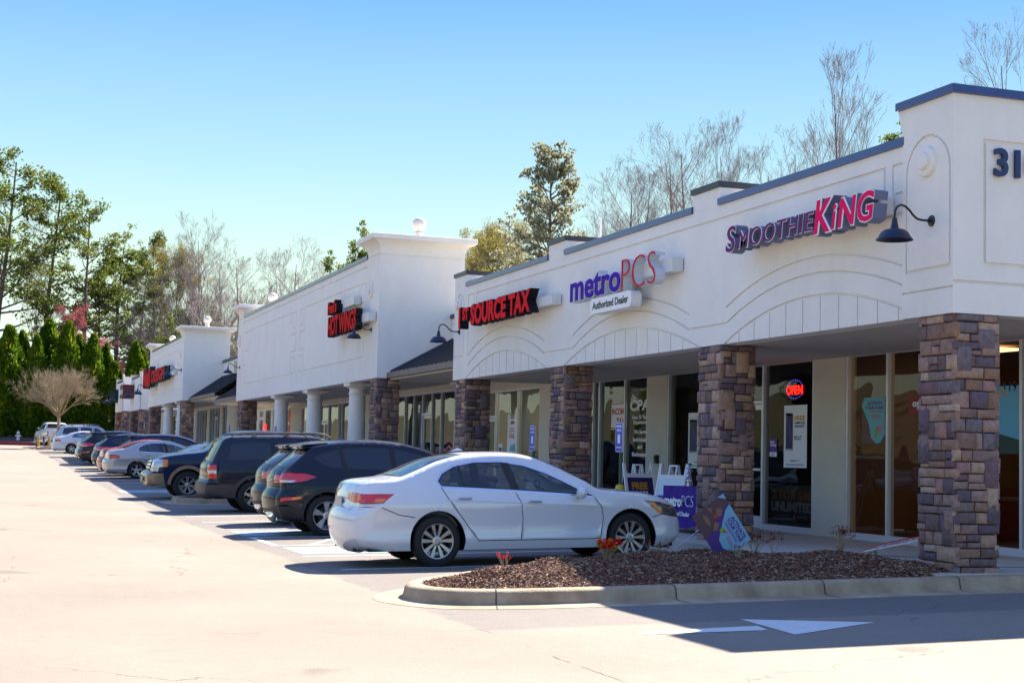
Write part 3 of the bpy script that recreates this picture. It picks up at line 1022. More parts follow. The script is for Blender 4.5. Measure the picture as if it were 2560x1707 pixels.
def tall_block(label, x0, x1, zb, cols, wins, seed, zg, dz, ty0=.0):
    """x0..x1 along the shops, fascia underside zb; dz = parapet heights relative to the first tall block"""
    b = thing('shop_building', label, 'building', ((x0+x1)/2, -22, zg))
    top = zb+3.34
    tw = 1.38
    g = []
    xa, xb = x0+tw+.1, x1-tw+.1
    L = xb-xa
    q = zb-3.33
    # outer frame reveal
    g += strips([(x1-1.28, top-.22), (x0+1.45, top-.22)], GW)
    g += strips([(x1-1.28, top-.22), (x1-1.28, zb)], GW)
    def panel(pa, pb):
        """pa < pb in X; stepped-corner panel with small rectangles at its four corners"""
        z0_, z1_ = q+3.96, q+6.03
        s = []
        p = [(pa, z0_), (pb, z0_), (pb, q+4.70), (pb+.75, q+4.70), (pb+.75, q+5.29), (pb, q+5.29), (pb, z1_), (pa, z1_), (pa, q+5.29), (pa-.75, q+5.29), (pa-.75, q+4.70), (pa, q+4.70), (pa, z0_)]
        s += strips(p, GW)
        for xx in (pb+.2, pa-.2-.52):
            for z_ in (q+5.49, q+3.97):
                s += strips([(xx, z_), (xx+.52, z_), (xx+.52, z_+.53), (xx, z_+.53), (xx, z_)], GW)
        return s
    if L > 18:
        g += panel(x0+2.32, x0+9.88)+panel(x0+12.08, x1-2.4)
    else:
        g += panel(x0+2.4, x1-2.5)
    mb = MB()
    grooved(mb, [(x0, zb), (x1, zb), (x1, top-.02), (x0, top-.02)], g, FF(YF), .029)
    mb.box(x0+.002, x1-.002, YF-.355, YF-.04, zb+.012, top-.021)
    mb.add([(x0, YF, zb), (x1, YF, zb), (x1, YF-.36, zb), (x0, YF-.36, zb)], [(0, 1, 2, 3)])
    wp(mb, 'fascia', STUCCO, b, recalc=True)
    # end walls of the two towers
    for k, (ta, tb_) in enumerate(((x0, x0+tw), (x1-tw, x1))):
        mb = MB()
        gz = top-.03
        FEd = lambda a, b_, d: (ta-d, -a, b_)
        if k == 0:
            grooved(mb, [(10.03, zb), (12.4, zb), (12.4, top+.1), (10.03, top+.1)], strips([(10.03, gz), (12.4, gz)], GW), FEd, .02)
            mb.add([(ta, YF, zb), (ta, -12.4, zb), (ta+.35, -12.4, zb), (ta+.35, YF, zb)], [(0, 1, 2, 3)])
        mb.box(ta+.03, tb_-.002, -12.4, YF-.04, top-1.6 if k else zb+.001, top+.1)
        if k: mb.add([(ta-.001, -12.4, top-1.6), (ta-.001, YF-.36, top-1.6), (ta-.001, YF-.36, top+.1), (ta-.001, -12.4, top+.1)], [(0, 1, 2, 3)])
        grooved(mb, [(ta, top-.02), (tb_, top-.02), (tb_, top+.1), (ta, top+.1)], strips([(ta, top), (tb_, top)], .012), FF(YF), .02)
        cap = [(top+.1, 0.0), (top+.16, .012), (top+.24, .05), (top+.31, .115), (top+.36, .20), (top+.372, .235), (top+.372, .27), (top+.50, .275), (top+.51, .26)]
        cornice_box(mb, ta, tb_, -12.4, YF, cap)
        wp(mb, 'tower', STUCCO, b, recalc=True)
        ball(b, ta+.60, -11.25, top+.51)
        mb = MB(); disc(mb, (ta+.85) if k == 0 else (tb_-.5), zb+2.43, .23, .06); disc(mb, (ta+.85) if k == 0 else (tb_-.5), zb+2.43, .12, .11)
        wp(mb, 'round_ornament', STUCCO, b, smooth=True)
    mb = MB(); mb.box(x0+tw-.02, x1-tw+.02, YF-.38, YF+.04, top-.018, top+.085); wp(mb, 'coping', COPING if dz == 0 else COPING2, b)
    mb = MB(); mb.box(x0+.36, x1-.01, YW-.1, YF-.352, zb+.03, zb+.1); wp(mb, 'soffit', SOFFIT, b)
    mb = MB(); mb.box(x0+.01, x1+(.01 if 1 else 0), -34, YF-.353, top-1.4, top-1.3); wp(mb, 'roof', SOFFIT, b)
    mb = MB(); mb.box(x0+.01, x0+.3, -34, -12.41, zg, top-1.4); wp(mb, 'side_wall', STUCCO, b)
    for c in cols: round_column(b, c, FL(c), zb)
    stone_pillar(x0+.05, x0+.7, YF-.62, YF-.04, FL(x0)-.05, zb, b, seed)
    stone_pillar(x1-1.3, x1-.45, YF-.62, YF-.04, FL(x1)-.05, zb, b, seed+1)
    return b
Bk = tall_block('tall white shop block with blue coping, two sphere finials and the hot wings sign', 40.1, 63.6, 3.33, (43.4+.35, 49.7, 55.5), None, 31, .4, 0)
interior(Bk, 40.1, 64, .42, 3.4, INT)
storefront(Bk, 40.09, 66.2, .36, 3.21, 3.45, [
    (41.2, 49.0, [42.2, 43.6, 44.57, 45.6, 46.6, 47.65], [(44.6, 45.5, False)]),
    (52.9, 54.1, [], []), (54.15, 61.6, [57.3, 58.9, 60.5], [(59., 61.5, True)]) if 0 else (54.12, 57.1, [56.6], []),
    (57.15, 64.1, [58.9, 60.5, 61.65], [(58.95, 60.45, True), (60.5, 61.6, False)]), (49.6, 52.3, [50.9], [])])
storefront(Bk, 66.2, 81, .75, 3.30, 3.7, [(66.4, 68.8, [67.5], []), (69.5, 76.0, [71.2, 73.2, 74.9], [(73.3, 74.8, False)]), (76.6, 80.4, [77.3, 78.1, 78.9, 79.7], [])])
Ck = tall_block('farther white shop block with grey coping, two sphere finials and the red nail salon sign', 81.2, 97.7, 3.86, (84.1, 90.0), None, 41, 1.0, 1)
storefront(Ck, 81.0, 98, 1.0, 3.75, 4.0, [(82, 86, [83, 84, 85], []), (87, 91, [88, 89, 90], [(88.1, 88.9, False)]), (92, 96.5, [93.2, 94.4, 95.4], [])])
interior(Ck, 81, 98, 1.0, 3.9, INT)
# second gap: shop between, with two metal canopies
canopy(Bk, 63.62, 72.0, 3.62, 4.75)
canopy(Ck, 72.05, 81.18, 3.98, 5.15, ye=-10.4)
mb = MB(); mb.box(63.62, 72.0, -12.4, -12.07, 3.45, 5.55); mb.box(63.62, 64.6, -12.06, -11.2, 3.45, 6.3); wp(mb, 'link_wall', STUCCO, Bk)
mb = MB(); mb.box(63.62, 64.65, -12.1, -11.15, 6.303, 6.42); wp(mb, 'link_coping', COPING2, Bk)
mb = MB(); mb.box(72.05, 81.18, -12.4, -12.07, 3.7, 5.85); wp(mb, 'link_wall', STUCCO, Ck)
mb = MB(); mb.box(72.05, 81.18, -12.44, -12.03, 5.853, 6.0); wp(mb, 'link_coping', COPING2, Ck)
# far low pavilions
def pavilion(label, x0, x1, zb, seed):
    b = thing('shop_building', label, 'building', ((x0+x1)/2, -16, FL(x0)))
    top = zb+2.12
    mb = MB()
    g = strips(arc_pts((x0+x1)/2, (x1-x0)/2-.7, zb, zb+.5), .04)+strips(arc_pts((x0+x1)/2, (x1-x0)/2-.8, zb+.52, zb+.98), .04)
    grooved(mb, [(x0, zb), (x1, zb), (x1, top), (x0, top)], g, FF(YF), .02)
    mb.box(x0, x1, -13.5, YF-.03, zb, top)
    wp(mb, 'fascia', STUCCO, b)
    mb = MB(); mb.box(x0+.9, x1-.9, -13.5, YF+.03, top+.002, top+.12); wp(mb, 'coping', COPING2, b)
    for xx in (x0, x1-.85):
        mb = MB(); cornice_box(mb, xx, xx+.85, YF-.9, YF-.003, [(top+.001, 0), (top+.25, 0), (top+.36, .05)]); wp(mb, 'parapet_block', STUCCO, b)
    stone_pillar(x0+.05, x0+.75, YF-.62, YF-.04, FL(x0)-.1, zb, b, seed)
    stone_pillar(x1-.8, x1-.1, YF-.62, YF-.04, FL(x1)-.1, zb, b, seed+1)
    storefront(b, x0-5.0, x1, FL(x0), zb-.25, zb+.8, [(x0-4, x0-1, [x0-3, x0-2], []), (x0+.8, x1-.8, [x0+2, x0+3.5], [])])
    mb = MB(); mb.box(x0-5.0, x0-.01, -34, YW-.01, zb+.8, zb+1.0); mb.box(x0, x1, -34, -13.51, zb, top-.2); wp(mb, 'roof', STUCCO, b)
    return b
P1 = pavilion('small low white pavilion with a maroon sign box beyond the farther tall block', 102.9, 109.7, 3.87, 51)
P2 = pavilion('farthest low white pavilion of the row with a thin green sign', 115.3, 121.4, 4.02, 61)

# ------------------------------------------------------------------ wall lamps
def wall_lamp():
    t = thing('wall_lamp', 'x', 'wall lamp')
    m = MB(); m.lathe([(.001, .022), (.045, .022), (.062, .012), (.066, 0)], (0, 0, 0), 'y', 20); m.lathe([(.022, .0), (.022, .05), (.001, .05)], (0, 0, 0), 'y', 10)
    m.build('wall_flange', DARKM, t, smooth=True)
    m = MB()
    P = [(0, .0, 0), (0, .13, 0), (0, .19, .01), (0, .24, .045), (0, .29, .10), (0, .345, .14), (0, .40, .15), (0, .45, .125), (0, .475, .07), (0, .48, .0), (0, .48, -.03)]
    m.tube(P, .0135, 10)
    m.build('gooseneck_arm', DARKM, t, smooth=True)
    m = MB()
    m.lathe([(.001, .0), (.026, .0), (.028, -.02), (.034, -.06), (.042, -.10), (.05, -.118), (.055, -.122), (.11, -.135), (.15, -.165), (.178, -.215), (.205, -.245), (.207, -.25), (.203, -.248), (.174, -.212), (.145, -.165), (.1, -.14), (.001, -.13)], (0, .48, 0), 'z', 32)
    m.build('lamp_shade', SHADE, t, smooth=True, ang=50)
    return t
SHADE = M('lamp_shade', (.004, .008, .03), .42, coat=.12)
wl = wall_lamp()
wl.location = (14.72, TY0, 4.04)
wl['label'] = 'dark gooseneck wall lamp beside the street number, right of the smoothie sign'
LG = 'gooseneck lamps along the shop fronts'
wl['group'] = LG
for x, z, l in ((32.7, 4.04, 'dark gooseneck wall lamp between the red tax sign and the tall block'), (40.85, 4.66, 'dark gooseneck wall lamp just under the hot wings sign'),
                (62.9, 4.68, 'dark gooseneck wall lamp at the tall block far end, before a gold sign'), (81.9, 5.45, 'dark gooseneck wall lamp over the right end of the red nail salon sign'),
                (97.2, 5.0, 'dark gooseneck wall lamp left of the red nail salon sign'), (103.3, 5.05, 'dark gooseneck lamp under the maroon sign box'),
                (115.6, 5.05, 'dark gooseneck lamp on the near end of the farthest pavilion'), (121.0, 5.1, 'dark gooseneck lamp at the far end of the farthest pavilion')):
    copy_tree(wl, (x, YF, z), 0, l, LG, None if x < 80 else 1.5)
# ------------------------------------------------------------------ signs on the fascias
RACE = M('raceway_white', (.68, .68, .66), .5)
def channel(t, name, s, a, b, h, w, body, face, rim=None, shear=0, bold=.05, y=YF, d0=.2, d1=.38, spacing=1., rb=.03):
    mb = MB()
    put_text(mb, s, FT(y), a, b, h, w, 0, bold+rb, d1-d0, d0, shear, spacing)
    if rim:
        put_text(mb, s, FT(y), a, b, h, w, 1, bold+rb*.98, .006, d1+.001, shear, spacing)
    put_text(mb, s, FT(y), a, b, h, w, 2, bold-(.012 if rim else 0), .008, d1+.008, shear, spacing)
    mb.build(name, [body, rim or body, face], t)
S1 = thing('shop_sign', 'smoothie shop sign in purple and pink slanted channel letters with white outlines', 'shop sign')
SK_SIDE = M('sign_side_blue', (.15, .17, .28), .6)
PURP = M('sign_purple', (.15, .03, .15), .7, spec=.15)
PINK = M('sign_pink', (.85, .006, .13), .7, spec=.1)
RIMW = M('sign_rim_white', (.85, .85, .86), .5)
channel(S1, 'letters', 'S', -19.06, 4.17, .36, .25, SK_SIDE, PURP, RIMW, .18, .02, rb=.026)
channel(S1, 'letters', 'MOOTHIE', -18.70, 4.175, .255, 1.96, SK_SIDE, PURP, RIMW, .18, .010, rb=.020, spacing=1.10)
channel(S1, 'letters', 'K', -16.68, 4.12, .42, None, SK_SIDE, PINK, RIMW, .18, .034, rb=.026)
channel(S1, 'letters', 'i', -16.27, 4.13, .32, None, SK_SIDE, PINK, RIMW, .18, .034, rb=.026)
channel(S1, 'letters', 'NG', -16.12, 4.13, .35, .74, SK_SIDE, PINK, RIMW, .18, .034, rb=.03, spacing=1.06)
mb = MB(); mb.box(15.5, 18.9, YF+.02, YF+.2, 4.22, 4.42); mb.build('raceway', RACE, S1)
S2 = thing('shop_sign', 'metroPCS shop sign in purple and red channel letters above a white pill saying Authorized Dealer', 'shop sign')
MP = M('metro_purple', (.055, .010, .34), .7, spec=.15)
MPRED = M('metro_red', (.70, .02, .04), .7, spec=.1)
PALE = M('letter_return_pale', (.62, .64, .68), .5)
channel(S2, 'letters', 'metro', -25.0, 4.02, .46, 2.22, PALE, MP, RIMW, 0, .05, d1=.36, rb=.012)
channel(S2, 'letters', 'PCS', -22.74, 3.98, .56, 1.30, PALE, MPRED, None, 0, -.036, d1=.36, rb=.006)
mb = MB(); mb.box(21.2, 24.6, YF+.02, YF+.2, 4.16, 4.36); mb.box(22.8, 22.83, YF+.1, YF+.3, 3.9, 4.2); mb.box(23.7, 23.73, YF+.1, YF+.3, 3.9, 4.2); mb.build('raceway', RACE, S2)
def pill(x0, x1, z0, z1, n=8, r=None):
    r = r or (z1-z0)*.38
    p = []
    for cx, cz, a0 in ((x1-r, z1-r, 0), (x0+r, z1-r, 90), (x0+r, z0+r, 180), (x1-r, z0+r, 270)):
        for i in range(n+1):
            a = math.radians(a0+90*i/n); p.append((cx+r*math.cos(a), cz+r*math.sin(a)))
    return p
mb = MB(); mb.prism(pill(22.36, 24.10, 3.715, 3.975), FF(YF), .18, .36, 0)
put_text(mb, 'Authorized Dealer', FT(YF), -23.98, 3.79, .125, 1.5, 1, .03, .004, .361)
mb.build('dealer_pill', [RIMW, BLACK], S2)
S3 = thing('shop_sign', 'first source tax shop sign in red channel letters with black sides', 'shop sign')
RED = M('sign_red', (.75, .006, .015), .7, spec=.1, var=.15, vscale=6)
SBLK = M('sign_black_side', (.012, .01, .014), .7, spec=.2)
channel(S3, 'letters', '1', -31.52, 4.04, .40, None, SBLK, RED, None, 0, .07)
channel(S3, 'letters', 'ST', -31.24, 4.17, .24, .40, SBLK, RED, None, 0, .07)
channel(S3, 'letters', 'SOURCE TAX', -30.68, 4.04, .40, 3.66, SBLK, RED, None, 0, .06, spacing=1.02)
mb = MB(); mb.box(26.35, 31.0, YF+.02, YF+.2, 4.10, 4.28); mb.build('raceway', RACE, S3)
S4 = thing('shop_sign', 'hot wings shop sign in tall red channel letters on the tall white block', 'shop sign')
RED2 = M('sign_deep_red', (.60, .003, .005), .7, spec=.1)
channel(S4, 'letters', 'HOT WINGS', -44.6, 4.72, .54, 3.55, SBLK, RED2, None, 0, .05)
channel(S4, 'letters', "Fred's", -44.7, 5.36, .34, 1.15, SBLK, RED2, None, 0, .05)
mb = MB(); mb.box(40.3, 42.0, YF+.02, YF+.22, 4.86, 5.10); mb.box(42.1, 43.4, YF+.02, YF+.22, 5.45, 5.68); mb.build('raceway', RACE, S4)
S5 = thing('shop_sign', 'red nail salon sign with tall dark green sided letters on the farther tall block', 'shop sign')
SGRN = M('sign_green_side', (.008, .04, .035), .7, spec=.2)
channel(S5, 'letters', 'Nail', -96.4, 5.05, 1.05, 3.9, SGRN, RED2, None, 0, .06, d1=.5)
channel(S5, 'letters', 'DESIGN', -91.6, 5.15, .66, 6.4, SGRN, RED2, None, 0, .06, d1=.5)
mb = MB(); mb.box(83.5, 95, YF+.02, YF+.2, 5.3, 5.5); mb.build('raceway', RACE, S5)
S6 = thing('shop_sign', 'maroon cabinet sign on the small pavilion beyond the farther block', 'shop sign')
mb = MB(); mb.box(107.0, 109.2, YF+.02, YF+.75, 4.7, 5.6); mb.build('cabinet', M('maroon', (.09, .008, .015), .4), S6)
mb = MB(); put_text(mb, 'SALON', FT(YF), -109.0, 4.95, .35, 1.9, 0, .04, .02, .751); mb.build('letters', PALE, S6)
mb = MB(); mb.box(119.3, 119.9, YF+.01, YF+.55, 4.7, 5.7); mb.build('cabinet', SGRN, thing('shop_sign', 'narrow dark green sign on the farthest pavilion', 'shop sign'))
S7 = thing('shop_sign', 'gold and brown two line sign on the recessed wall between the two tall blocks', 'shop sign')
GOLD = M('sign_gold', (.35, .22, .08), .35, metal=.4)
channel(S7, 'letters', 'BREAD', -75.2, 5.10, .55, 5.0, SBLK, GOLD, RIMW, 0, .07, y=-12.07, d1=.34)
channel(S7, 'letters', 'SHOP', -73.9, 4.75-.33, .42, 3.2, SBLK, GOLD, None, 0, .07, y=-12.07, d1=.34)

# ------------------------------------------------------------------ posters and lettering on the glass
YG = -12.908
YG2 = YG
PAPER = M('poster_paper', (.84, .86, .88), .5)
INKB = M('ink_navy', (.02, .02, .09), .5)
INKP = M('ink_purple', (.10, .02, .26), .5)
INKY = M('ink_orange', (.62, .28, .02), .5)
INKR = M('ink_red', (.55, .03, .03), .5)
VIN = M('white_vinyl', (.86, .86, .86), .6)
TEAL = M('ink_teal', (.14, .44, .52), .5)
BROWN = M('ink_brown', (.12, .05, .035), .5)
SKIN = M('ink_tan', (.40, .20, .10), .5)
GREEN = M('ink_green', (.22, .40, .04), .5)
def poster(name, label, cat, x0, x1, z0, z1, fn, mats, y=YG, bg=0, group=None):
    mb = MB()
    mb.box(x0, x1, y-.004, y, z0, z1, bg)
    f = lambda a, b, d: (x1-a, y+d, z0+b)
    fn(mb, f, x1-x0, z1-z0)
    o = mb.build(name, mats)
    tag(o, label, cat, group)
    return o
def rect(mb, f, a0, a1, b0, b1, m, d=.001, t=.001):
    mb.prism([(a0, b0), (a1, b0), (a1, b1), (a0, b1)], f, d, d+t, m)
def phone_ad(brand):
    def fn(mb, f, W, H):
        mb.prism([(.07, .30*H), (.42*W, .31*H), (.42*W, .86*H), (.07, .88*H)], f, .001, .002, 0)
        rect(mb, f, .055, .40*W, .27*H, .88*H, 3, .001)
        rect(mb, f, .07, .38*W, .30*H, .84*H, 1, .0025)
        mb.prism([(.09, .82*H), (.12, .82*H), (.37*W, .5*H), (.30*W, .38*H), (.28*W, .5*H)], f, .004, .0045, 4)
        put_text(mb, 'FREE', f, .47*W, .755*H, .075*H, .45*W, 2, .05, .001, .0015)
        put_text(mb, 'SAMSUNG', f, .47*W, .70*H, .036*H, .45*W, 1, .05, .001, .0015)
        put_text(mb, 'GALAXY', f, .47*W, .645*H, .04*H, .43*W, 1, .05, .001, .0015)
        put_text(mb, 'BIG 5.5"', f, .47*W, .475*H, .035*H, .3*W, 1, .05, .001, .0015)
        put_text(mb, 'HD DISPLAY', f, .47*W, .445*H, .02*H, .3*W, 1, .05, .001, .0015)
        put_text(mb, 'metro', f, .30*W, .10*H, .03*H, .22*W, 4, .04, .001, .0015)
        put_text(mb, 'PCS', f, .53*W, .10*H, .03*H, .14*W, 5, 0, .001, .0015)
        rect(mb, f, .08*W, .9*W, .035*H, .06*H, 6, .001)
    return fn
PM = [PAPER, INKB, INKY, M('phone_silver', (.5, .5, .55), .3), INKP, INKR, M('ink_pale_blue', (.36, .44, .62), .5)]
poster('window_poster', 'tall white free galaxy phone poster under the lit open sign', 'poster', 22.50, 23.26, 1.24, 2.28, phone_ad(1), PM)
poster('window_poster', 'tall white phone poster in the window left of the second pillar, half hidden by it', 'poster', 26.02, 26.98, 1.18, 2.23, phone_ad(1), PM)
def f_(mb, f, W, H):
    put_text(mb, 'Now', f, .1*W, .78*H, .13*H, .6*W, 1, .05, .001, .0015)
    put_text(mb, 'Hiring!', f, .1*W, .6*H, .13*H, .8*W, 1, .05, .001, .0015)
    rect(mb, f, 0, W, 0, .25*H, 1)
    put_text(mb, 'metroPCS', f, .2*W, .08*H, .09*H, .5*W, 0, .03, .001, .0025)
poster('window_poster', 'small purple now hiring notice beside the door edge', 'poster', 23.50, 23.75, 1.42, 1.72, f_, [INKP, PAPER])
def f_(mb, f, W, H):
    put_text(mb, '2 FOR $80', f, .06*W, .60*H, .26*H, .86*W, 1, .06, .001, .0015)
    put_text(mb, 'UNLIMITED', f, .04*W, .26*H, .26*H, .90*W, 2, .06, .001, .0015)
    put_text(mb, 'metroPCS', f, .62*W, .08*H, .08*H, .2*W, 2, .02, .001, .0015)
poster('floor_poster', 'dark poster at floor level reading unlimited in grey and orange', 'poster', 22.3, 23.86, .36, .95, f_, [BLACK, M('ink_dull_orange', (.30, .08, .02), .6), M('ink_grey', (.30, .27, .25), .6)], y=-12.98)
def activate(mb, f, W, H):
    # teal speech shape over a dark photo
    mb.prism([(0, .82*H), (.1*W, H), (W, H), (W, .2*H), (.82*W, .02*H), (.62*W, 0), (.42*W, .12*H), (.30*W, .45*H)], f, .001, .002, 1)
    put_text(mb, 'ACTIVATE', f, .24*W, .84*H, .07*H, .66*W, 2, .05, .001, .0025)
    put_text(mb, 'YOUR TONE', f, .18*W, .74*H, .07*H, .76*W, 2, .05, .001, .0025)
    rect(mb, f, .35*W, .9*W, .68*H, .70*H, 3, .0025); rect(mb, f, .42*W, .8*W, .6*H, .62*H, 3, .0025); rect(mb, f, .42*W, .85*W, .55*H, .57*H, 3, .0025)
    mb.prism([(.55*W, .12*H), (.7*W, .14*H), (.74*W, .36*H), (.6*W, .34*H)], f, .0025, .003, 4)
    mb.prism([(.72*W, .22*H), (.9*W, .28*H), (.86*W, .42*H), (.7*W, .38*H)], f, .0025, .003, 5)
poster('window_poster', 'blue and brown activate your tone poster in the corner shop window', 'poster', 20.19, 20.83, 1.64, 2.34, activate, [BROWN, TEAL, INKP, INKR, GREEN, M('ink_pink', (.6, .2, .3), .5)])
def f_(mb, f, W, H):
    put_text(mb, 'open', f, .16*W, .38*H, .36*H, .62*W, 1, .05, .001, .0015)
poster('window_sign', 'dark red board reading open in white, left of the corner pillar', 'sign', 18.9, 19.57, 2.07, 2.35, f_, [M('ink_dark_red', (.22, .015, .012), .5), VIN])
def f_(mb, f, W, H):
    mb.prism([(0, H), (0, .6*H), (.2*W, .12*H), (.5*W, .32*H), (W, .2*H), (W, H)], f, .001, .002, 1)
    put_text(mb, 'CRUSH IT.', f, .0*W, .86*H, .09*H, .78*W, 2, .05, .001, .0025)
    rect(mb, f, .1*W, .6*W, .79*H, .81*H, 0, .0025)
    mb.prism([(.25*W, .42*H), (.4*W, .42*H), (.4*W, .68*H), (.25*W, .68*H)], f, .0025, .003, 0)
poster('window_poster', 'blue and dark green crush it poster right of the corner pillar', 'poster', 16.99, 18.1, 1.5, 2.40, f_, [M('ink_dark_green', (.015, .05, .04), .5), M('ink_sky', (.12, .42, .62), .5), INKY])
mb = MB(); put_text(mb, '119', FT(YG), -17.33, 2.33, .13, .27, 0, .02, .002, .0); o = mb.build('door_number', BLACK); tag(o, 'black unit number 119 stuck on the corner shop glass', 'number')
def f_(mb, f, W, H):
    rect(mb, f, 0, W, .93*H, .97*H, 1); rect(mb, f, 0, W, .03*H, .07*H, 1)
    put_text(mb, 'INCOME', f, .05*W, .56*H, .22*H, .86*W, 1, .05, .001, .0015)
    put_text(mb, 'TAX', f, .35*W, .16*H, .26*H, .55*W, 1, .05, .001, .0015)
poster('window_poster', 'pale income tax poster with red letters left of the CPA lettering', 'poster', 29.95, 30.80, 1.95, 2.52, f_, [PAPER, INKR])
tl = thing('window_lettering', 'white CPA lettering over 25 years experience on dark glass', 'lettering', (29.3, YG, 1.9))
f = lambda a, b, d: (-a-29.3, d, b-1.9)
mb = MB(); put_text(mb, 'CPA', f, -29.80, 2.335, .215, 1.02, 0, .06, .002); mb.build('text_line', VIN, tl)
for s, z, h, w_ in (('Over 25 Years', 2.155, .075, .82), ('Experience', 2.05, .075, .66), ('We Serve', 1.85, .085, .60), ('Individuals', 1.69, .085, .70), ('and', 1.545, .085, .24), ('Businesses', 1.39, .085, .78)):
    mb = MB(); put_text(mb, s, f, -29.30+(-w_/2)+.04, z, h, w_, 0, .05, .002); mb.build('text_line', VIN, tl)
def f_(mb, f, W, H):
    rect(mb, f, 0, W, 0, .05*H, 1); rect(mb, f, .3*W, .7*W, .88*H, H, 2)
    mb.prism([(.3*W, .8*H), (.5*W, .85*H), (.75*W, .8*H), (.7*W, .76*H), (.35*W, .75*H)], f, .001, .002, 1)
    put_text(mb, '5 MEAL', f, .25*W, .62*H, .04*H, .5*W, 1, .03, .001, .0015); put_text(mb, 'STARTING AT', f, .15*W, .56*H, .035*H, .7*W, 1, .03, .001, .0015)
    put_text(mb, '$10.', f, .2*W, .40*H, .12*H, .6*W, 1, .05, .001, .0015)
    mb.prism([(.25*W, .08*H), (.85*W, .08*H), (.85*W, .28*H), (.35*W, .22*H)], f, .001, .002, 3)
poster('window_poster', 'narrow white poster with a red ten dollar price left of the third pillar', 'poster', 36.92, 37.66, 1.38, 2.40, f_, [PAPER, INKR, M('ink_khaki', (.35, .28, .18), .5), TEAL])
def f_(mb, f, W, H):
    rect(mb, f, .15*W, .85*W, .3*H, .7*H, 1)
poster('window_poster', 'tiny pale notice low in the window left of the ten dollar poster', 'poster', 38.05, 38.35, 1.35, 1.65, f_, [PAPER, INKP])
def f_(mb, f, W, H):
    rect(mb, f, .2*W, .8*W, .42*H, .55*H, 1); rect(mb, f, .35*W, .65*W, .3*H, .9*H, 2)
poster('window_poster', 'red poster in the glass behind the farthest round column of the tall block', 'poster', 66.45, 68.6, 2.05, 3.1, f_, [INKR, VIN, INKY], y=-12.9)
# lit open sign
NEON = M('neon_red', (1, .012, .008), .4, emit=.75); NEONB = M('led_blue', (.10, .10, .8), .4, emit=.5)
t = thing('open_sign', 'oval lit OPEN sign in red with blue dots in the phone shop window', 'sign')
mb = MB()
put_text(mb, 'OPEN', FT(YG+.004), -23.17, 2.46, .155, .53, 0, .015, .01); mb.build('letters', NEON, t)
mb = MB()
for i in range(26):
    a = 2*math.pi*i/26
    if abs(math.sin(a)) < .45: continue
    mb.lathe([(.001, .012), (.006, .008), (.006, 0)], (22.90+.27*math.cos(a), YG+.004, 2.545+.155*math.sin(a)), 'y', 6)
mb.build('border_dots', NEONB, t)
mb = MB(); mb.lathe([(.001, 0), (.30, 0)], (22.9, YG-.002, 2.545), 'y', 30)
mb.v = [(22.9+(x-22.9), y, 2.545+(z-2.545)*.62) for x, y, z in mb.v]; mb.build('backing', glass('smoke_plate', (.3,.3,.3), .02), t)
# lit signs deep in a far shop
for i, (x, z, h_, r_) in enumerate(((73.0, 2.25, .8, .5),)):
    mb = MB(); mb.box(72.6, 73.1, -12.94, -12.91, 1.75, 2.2); mb.box(72.6, 73.1, -12.94, -12.91, 2.25, 2.6)
    o = mb.build('lit_sign', NEON); tag(o, 'small bright red lit sign in the far shop window under the metal canopy', 'sign')
# ceiling tubes in the shop by the ten dollar poster
mb = MB()
for y_ in (-13.8, -14.8, -15.8):
    mb.box(35, 38.6, y_-.06, y_+.06, 3.12, 3.16)
o = mb.build('fluorescent_tubes', M('tube_light', (1, .95, .8), .5, emit=2.0)); tag(o, 'row of lit ceiling tubes inside the shop behind the ten dollar poster', 'ceiling lights')
mb = MB()
for x_ in (17.2, 18.8, 20.4): mb.box(x_-.35, x_+.35, -15.2, -14.6, 3.13, 3.17)
o = mb.build('ceiling_panels', M('warm_panel', (1, .60, .25), .5, emit=1.3)); tag(o, 'warm lit ceiling panels inside the corner smoothie shop', 'ceiling lights')

# ------------------------------------------------------------------ things on the sidewalk
CHW = M('chair_wood', (.16, .07, .03), .5)
def chair(x, y, rz, label):
    t = thing('chair', label, 'chair', (x, y, .16), rz, 'chairs in the smoothie shop')
    m = MB()
    for sx in (-.2, .2):
        m = MB(); m.tube([(sx, -.2, 0), (sx, -.19, .45)], .018, 6); m.build('leg', CHW, t)
        m = MB(); m.tube([(sx, .2, 0), (sx, .19, .45), (sx, .25, .92)], .018, 6); m.build('leg', CHW, t)
    m = MB(); m.box(-.22, .22, -.22, .21, .44, .485); m.build('seat', INKR, t)
    m = MB()
    for z_ in (.62, .73, .84): m.box(-.2, .2, .2+(z_-.45)*.12-.01, .2+(z_-.45)*.12+.01, z_, z_+.05)
    m.build('backrest', CHW, t)
    return t
c0 = chair(19.3, -13.7, .3, 'wooden chair with a red seat just inside the corner shop glass')
copy_tree(c0, (17.6, -14.0, .16), 2.6, 'wooden red seated chair seen right of the corner pillar through the glass')
t = thing('cafe_table', 'small dark table between the chairs inside the smoothie shop', 'table', (18.5, -14.1, .16))
m = MB(); m.lathe([(.001, .74), (.38, .74), (.38, .70), (.001, .70)], (0,0,0), 'z', 24); m.build('table_top', CHW, t)
m = MB(); m.tube([(0, 0, 0), (0, 0, .7)], .03, 8); m.lathe([(.24, 0), (.22, .02), (.03, .04)], (0,0,0), 'z', 16); m.build('pedestal', DARKM, t)
m = MB(); m.box(16.0, 21.4, -16.2, -15.8, .17, 1.0); o = m.build('counter', INTR); tag(o, 'dark red counter at the back of the corner smoothie shop', 'counter')

